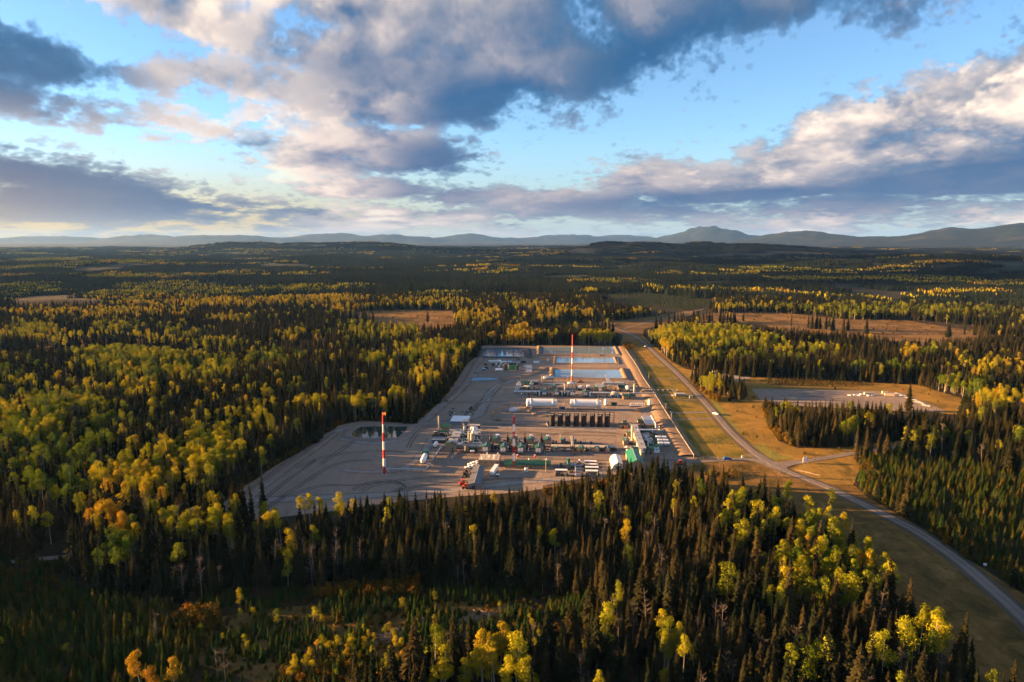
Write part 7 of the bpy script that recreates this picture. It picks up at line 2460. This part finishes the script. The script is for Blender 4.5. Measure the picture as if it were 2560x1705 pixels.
def single_mesh(rows, name, cat, meshes, words, group):
    for row in rows:
        x, y, z, rot, sxy, sz, idx, tint, app = row
        px, py = proj(np.array([[x, y, 0.0]]))
        w = where(px[0], py[0])
        o = link(bpy.data.objects.new(name, meshes[int(idx)]))
        tag(o, words(tint, sz) + ' ' + w, cat, group + ' ' + w)
        o.location = (x, y, z)
        o.rotation_euler = (0, 0, rot)
        o.scale = (sxy, sxy, sz)
        o['tint'] = float(tint)

sp_hue = lambda t: 'dark green' if t < .35 else 'olive green' if t < .65 else 'brownish'
as_hue = lambda t: 'green' if t < .28 else 'yellow green' if t < .44 else 'golden yellow' if t < .64 else 'orange'
sz_w = lambda s: 'tall' if s > .98 else 'middling' if s > .7 else 'short'
near, rest = split('spruce', 300)
singles('spruce', near, 'spruce_tree', 'spruce tree', lambda i: [('crown', SPRUCE[i][0], M['needles']), ('trunk', SPRUCE[i][1], M['bark_dark'])], 'spruce', lambda t, s: f'{sz_w(s)} {sp_hue(t)} spruce', 'spruces')
scatter('spruce_forest', rest, SP_ME)
near, rest = split('aspen', 300)
singles('aspen', near, 'aspen_tree', 'aspen tree', lambda i: [('crown', ASPEN[i][0], M['leaves']), ('trunk', ASPEN[i][1], M['bark_pale'])], 'aspen', lambda t, s: f'{sz_w(s)} {as_hue(t)} aspen', 'aspens')
scatter('aspen_forest', rest, AS_ME)
near, rest = split('bare', 120)
singles('bare', near, 'bare_tree', 'bare tree', lambda i: [('branches', BARE[i][0], M['bark_grey']), ('trunk', BARE[i][1], M['bark_grey'])], 'bare', lambda t, s: f'{sz_w(s)} grey leafless tree', 'leafless trees')
scatter('dead_woods', rest, BA_ME)
near, rest = split('young', 300)
single_mesh(near, 'young_conifer', 'young conifer', YO_ME, lambda t, s: f'{"taller" if s > 1.1 else "small"} {"bright green" if t < .35 else "dull green" if t < .6 else "yellowish"} young conifer', 'young conifers')
scatter('young_conifer_thicket', rest, YO_ME)
near, rest = split('shrub', 150)
single_mesh(near, 'shrub', 'shrub', SH_ME, lambda t, s: f'{"big" if s > 1.6 else "low"} {"greenish" if t < .35 else "ochre" if t < .65 else "orange"} autumn shrub', 'shrubs')
scatter('shrub_undergrowth', rest, SH_ME)

tf = rec['tuft']
bx_, by_ = proj(tf[:, :3])
tf = tf[~(inside(bx_, by_, [(1700, 1140), (1900, 1125), (2010, 1138), (2030, 1170), (1970, 1190), (1880, 1165), (1700, 1165)]) | inside(bx_, by_, [(1876, 968), (2256, 980), (2372, 1032), (2290, 1034), (1900, 1010)]) | inside(bx_, by_, [(1720, 930), (1880, 940), (1850, 954), (1735, 942)]))]
W_ = np.array([g(*p)[:2] for p in MAIN])
def road_dist(rows):
    d = np.full(len(rows), 1e9)
    for a, b in zip(W_[:-1], W_[1:]):
        ab = b - a
        t_ = np.clip(((rows[:, :2] - a) @ ab) / (ab @ ab), 0, 1)
        d = np.minimum(d, np.hypot(*(rows[:, :2] - a - t_[:, None] * ab).T))
    return d
tf = tf[road_dist(tf) > 7.5]
M['tuft'] = foliage('grass_tuft', [(0, (.10, .085, .022)), (.5, (.17, .115, .030)), (1, (.24, .15, .045))], .3, .4)
TUFT_ME = [m_.copy() for m_ in SH_ME]
for m_ in TUFT_ME:
    m_.materials[0] = M['tuft']
scatter('grass_tufts', tf, TUFT_ME)

# trees that stand out in the photograph, one by one: crown place in the photograph, height, tint, form, label
FEATURED = [(1290, 1615, 21, .50, 4, 'big golden aspen at the bottom centre, tallest of its clump'), (1252, 1585, 20, .62, 1, 'orange gold aspen behind the big golden one at the bottom'), (1205, 1600, 19, .62, 0, 'orange gold aspen with bare trunk left of the bottom golden clump'), (1270, 1668, 17, .48, 4, 'yellow aspen low in front of the bottom golden clump'),
            (1318, 1672, 18, .46, 3, 'yellow aspen at the right foot of the bottom golden clump'), (1112, 1640, 18, .50, 3, 'slim yellow aspen left of the leafless trunks at the bottom'), (1085, 1690, 14, .48, 4, 'low yellow aspen left of the bottom leafless trunks'), (1160, 1668, 14, .45, 3, 'small yellow aspen among the bottom leafless trunks'),
            (345, 1655, 18, .72, 1, 'orange aspen with dark trunks at the bottom left'), (378, 1688, 14, .82, 4, 'bright orange low aspen at the bottom left edge'), (430, 1672, 17, .70, 0, 'orange aspen right of the bottom left pair'), (122, 1298, 17, .48, 2, 'lone slim yellow aspen in the dark woods west of the flare stack'),
            (752, 1256, 17, .47, 2, 'yellow aspen at the pad edge, west one of the close trio'), (773, 1252, 18, .48, 0, 'yellow aspen at the pad edge, middle one of the close trio'), (795, 1260, 17, .46, 1, 'yellow aspen at the pad edge, east one of the close trio'), (848, 1252, 20, .46, 3, 'single tall yellow aspen just east of the close trio'),
            (658, 1272, 16, .45, 2, 'single yellow aspen at the southwest pad corner'), (688, 1284, 15, .50, 0, 'gold aspen beside the southwest pad corner'), (298, 1345, 20, .22, 4, 'broad bright green aspen below the orange grove'), (318, 1362, 18, .25, 4, 'green aspen at the right of the broad green one'), (262, 1378, 17, .28, 3, 'smaller green aspen left of the broad green one'),
            (236, 1282, 17, .78, 0, 'orange aspen in the flaming clump west of the stack, leftmost'), (258, 1265, 18, .76, 1, 'orange aspen in the flaming clump west of the stack, middle'), (298, 1270, 17, .74, 2, 'orange aspen in the flaming clump west of the stack, rightmost'), (246, 1288, 14, .80, 4, 'low orange aspen under the flaming clump'),
            (598, 1482, 9, .55, 4, 'small egg shaped yellow tree alone at the clearing edge'), (2110, 1300, 19, .56, 2, 'golden aspen on a bare white trunk by the road bend'), (2165, 1370, 19, .32, 1, 'green gold aspen at the outer edge by the road bend'), (2150, 1398, 16, .74, 1, 'small orange aspen under the green gold one at the bend'),
            (2080, 1240, 18, .36, 0, 'yellow green aspen nearest the road junction'), (2030, 1290, 19, .34, 1, 'tall yellow green aspen in the wood beside the road'), (1975, 1220, 19, .28, 1, 'green aspen at the top of the wood beside the road'), (2140, 1475, 19, .42, 1, 'golden green aspen on a pale trunk low at the bend'), (2195, 1465, 18, .30, 4, 'round green aspen at the verge of the bend'),
            (2100, 1430, 17, .30, 4, 'green aspen inside the road bend wood'), (2140, 1055, 21, .22, 4, 'broad green aspen in the stand before the second gravel pad'), (2122, 1060, 18, .25, 3, 'slimmer green aspen left of the broad one before the second pad'), (1675, 1575, 20, .36, 3, 'pale yellow green tree among spruces inside the bend'), (2345, 1550, 19, .40, 4, 'broad yellow green tree at the bottom right verge'), (2310, 1535, 18, .38, 3, 'yellow green tree left of the broad one at the verge'), (2020, 1645, 18, .28, 4, 'green bushy tree at the bottom inside the bend'), (2045, 1628, 17, .30, 4, 'green bushy tree right of the other at the bottom')]
for px, py, h, tint, fi, lab in FEATURED:
    P = g(px, py, h * .78)
    o = thing('aspen_tree', lab, 'aspen tree', (P.x, P.y, 0), px * .37)
    o.scale = (h / 18 * 1.12, h / 18 * 1.12, h / 18)
    if ('feat', fi) not in globals().setdefault('_fe', {}):
        _fe[('feat', fi)] = [(nm, mesh_of(nm, [(b, m)])) for nm, b, m in (('crown', ASPEN[fi][0], M['leaves']), ('trunk', ASPEN[fi][1], M['bark_pale']))]
    for nm, me in _fe[('feat', fi)]:
        c = link(bpy.data.objects.new(nm, me))
        c.parent = o
        c['tint'] = tint
# bare trunks that stand in the clearing
for px, py, h, lab in ((1120, 1610, 17, 'leafless grey trunk group at the bottom, left one'), (1138, 1606, 18, 'leafless grey trunk group at the bottom, middle one'), (1160, 1612, 16, 'leafless grey trunk group at the bottom, right one'), (455, 1440, 17, 'dead spruce with bare top above the orange bushes, left one'), (500, 1425, 19, 'dead spruce with bare top above the orange bushes, tall one'), (388, 1555, 15, 'dead spruce skeleton left of the orange bushes'),
                       (540, 1640, 13, 'bare branching tree at the bottom left, left one'), (560, 1650, 14, 'bare branching tree at the bottom left, right one'), (2082, 1320, 17, 'bare pale tree by the road bend, left one'), (2095, 1330, 18, 'bare pale tree by the road bend, right one'), (2290, 1490, 11, 'thin dead trunk at the verge of the bend'), (2222, 1445, 14, 'grey bare treetop at the verge of the bend')):
    P = g(px, py, h * .7)
    o = thing('bare_tree', lab, 'bare tree', (P.x, P.y, 0), px * .71)
    o.scale = (h / 16, h / 16, h / 16)
    i = px % 3
    for nm, b in (('branches', BARE[i][0]), ('trunk', BARE[i][1])):
        c = b.build(nm, M['bark_grey'], o)

def far_woods():
    rows = []
    for r0, r1, s in ((1740, 4500, 82.0), (4500, 9000, 92.0), (9000, 15000, 105.0)):
        X, Y = grid_points(r0, r1, s)
        n = len(X)
        Z = np.array([hgt(x, y) for x, y in zip(X, Y)])
        bx, by = proj(np.stack([X, Y, Z], 1))
        ok = (bx > -480) & (bx < 3060)
        fx, fy = proj(np.stack([X, Y, Z + 14], 1))
        for poly in (C1, C2, C3, C4, C5, C7, C8, BACK):
            ok &= ~inside(bx, by, poly) & ~inside(fx, fy, poly)
        share = .02 + .48 * np.clip((vnoise(X, Y * 2.2, 420, 51) - .58) * 5, 0, 1) * np.clip(1.15 - bx / 1500, .45, 1)
        tint = .36 + .30 * vnoise(X, Y, 300, 52)
        for gx, gy, rx, ry, sh, ti in GROVES:
            q = ((fx - gx) / rx) ** 2 + ((fy - gy) / ry) ** 2
            k = (q < 1.3) & (sh * .8 > share)
            share[k] = sh * .8
            tint[k] = ti
        clear = vnoise(X, Y * 1.6, 380, 53) + .45 * vnoise(X, Y, 120, 54) > .98
        ok &= ~clear
        cls = np.where(share < .2, 0, np.where(share < .45, 2, 4)) + RS.randint(0, 2, n)
        rr = np.stack([X, Y, Z - 1.0, RS.randint(0, 4, n) * math.pi / 2, np.full(n, s / 88.0) ** .5, RS.uniform(.85, 1.1, n) * (.55 + .75 * vnoise(X, Y * 1.5, 260, 57)), cls, np.clip(tint + RS.normal(0, .08, n), 0, 1), X * 0], 1)
        rows.append(rr[ok])
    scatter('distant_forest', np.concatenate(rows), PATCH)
far_woods()
print('trees', {k: len(v) for k, v in rec.items()})

# ------------------------------------------------------------------ air
HAZE_TOP = max(220.0, max(v.co.z for v in bpy.data.meshes['ground'].vertices) + 15.0)
LOW = min(v.co.z for v in bpy.data.meshes['ground'].vertices)
def build_haze():
    b = MB().box(-52000, 52000, -52000, 52000, LOW - 1.5, HAZE_TOP)
    m = bpy.data.materials.new('haze')
    m.use_nodes = True
    t = m.node_tree
    t.nodes.clear()
    v = t.nodes.new('ShaderNodeVolumePrincipled')
    v.inputs['Color'].default_value = (.17, .40, .95, 1)
    v.inputs['Density'].default_value = 1.35e-5
    v.inputs['Anisotropy'].default_value = .1
    o = t.nodes.new('ShaderNodeOutputMaterial')
    t.links.new(v.outputs[0], o.inputs['Volume'])
    ob = b.build('haze', m)
    ob['kind'] = 'stuff'
build_haze()

print('haze', LOW, HAZE_TOP)
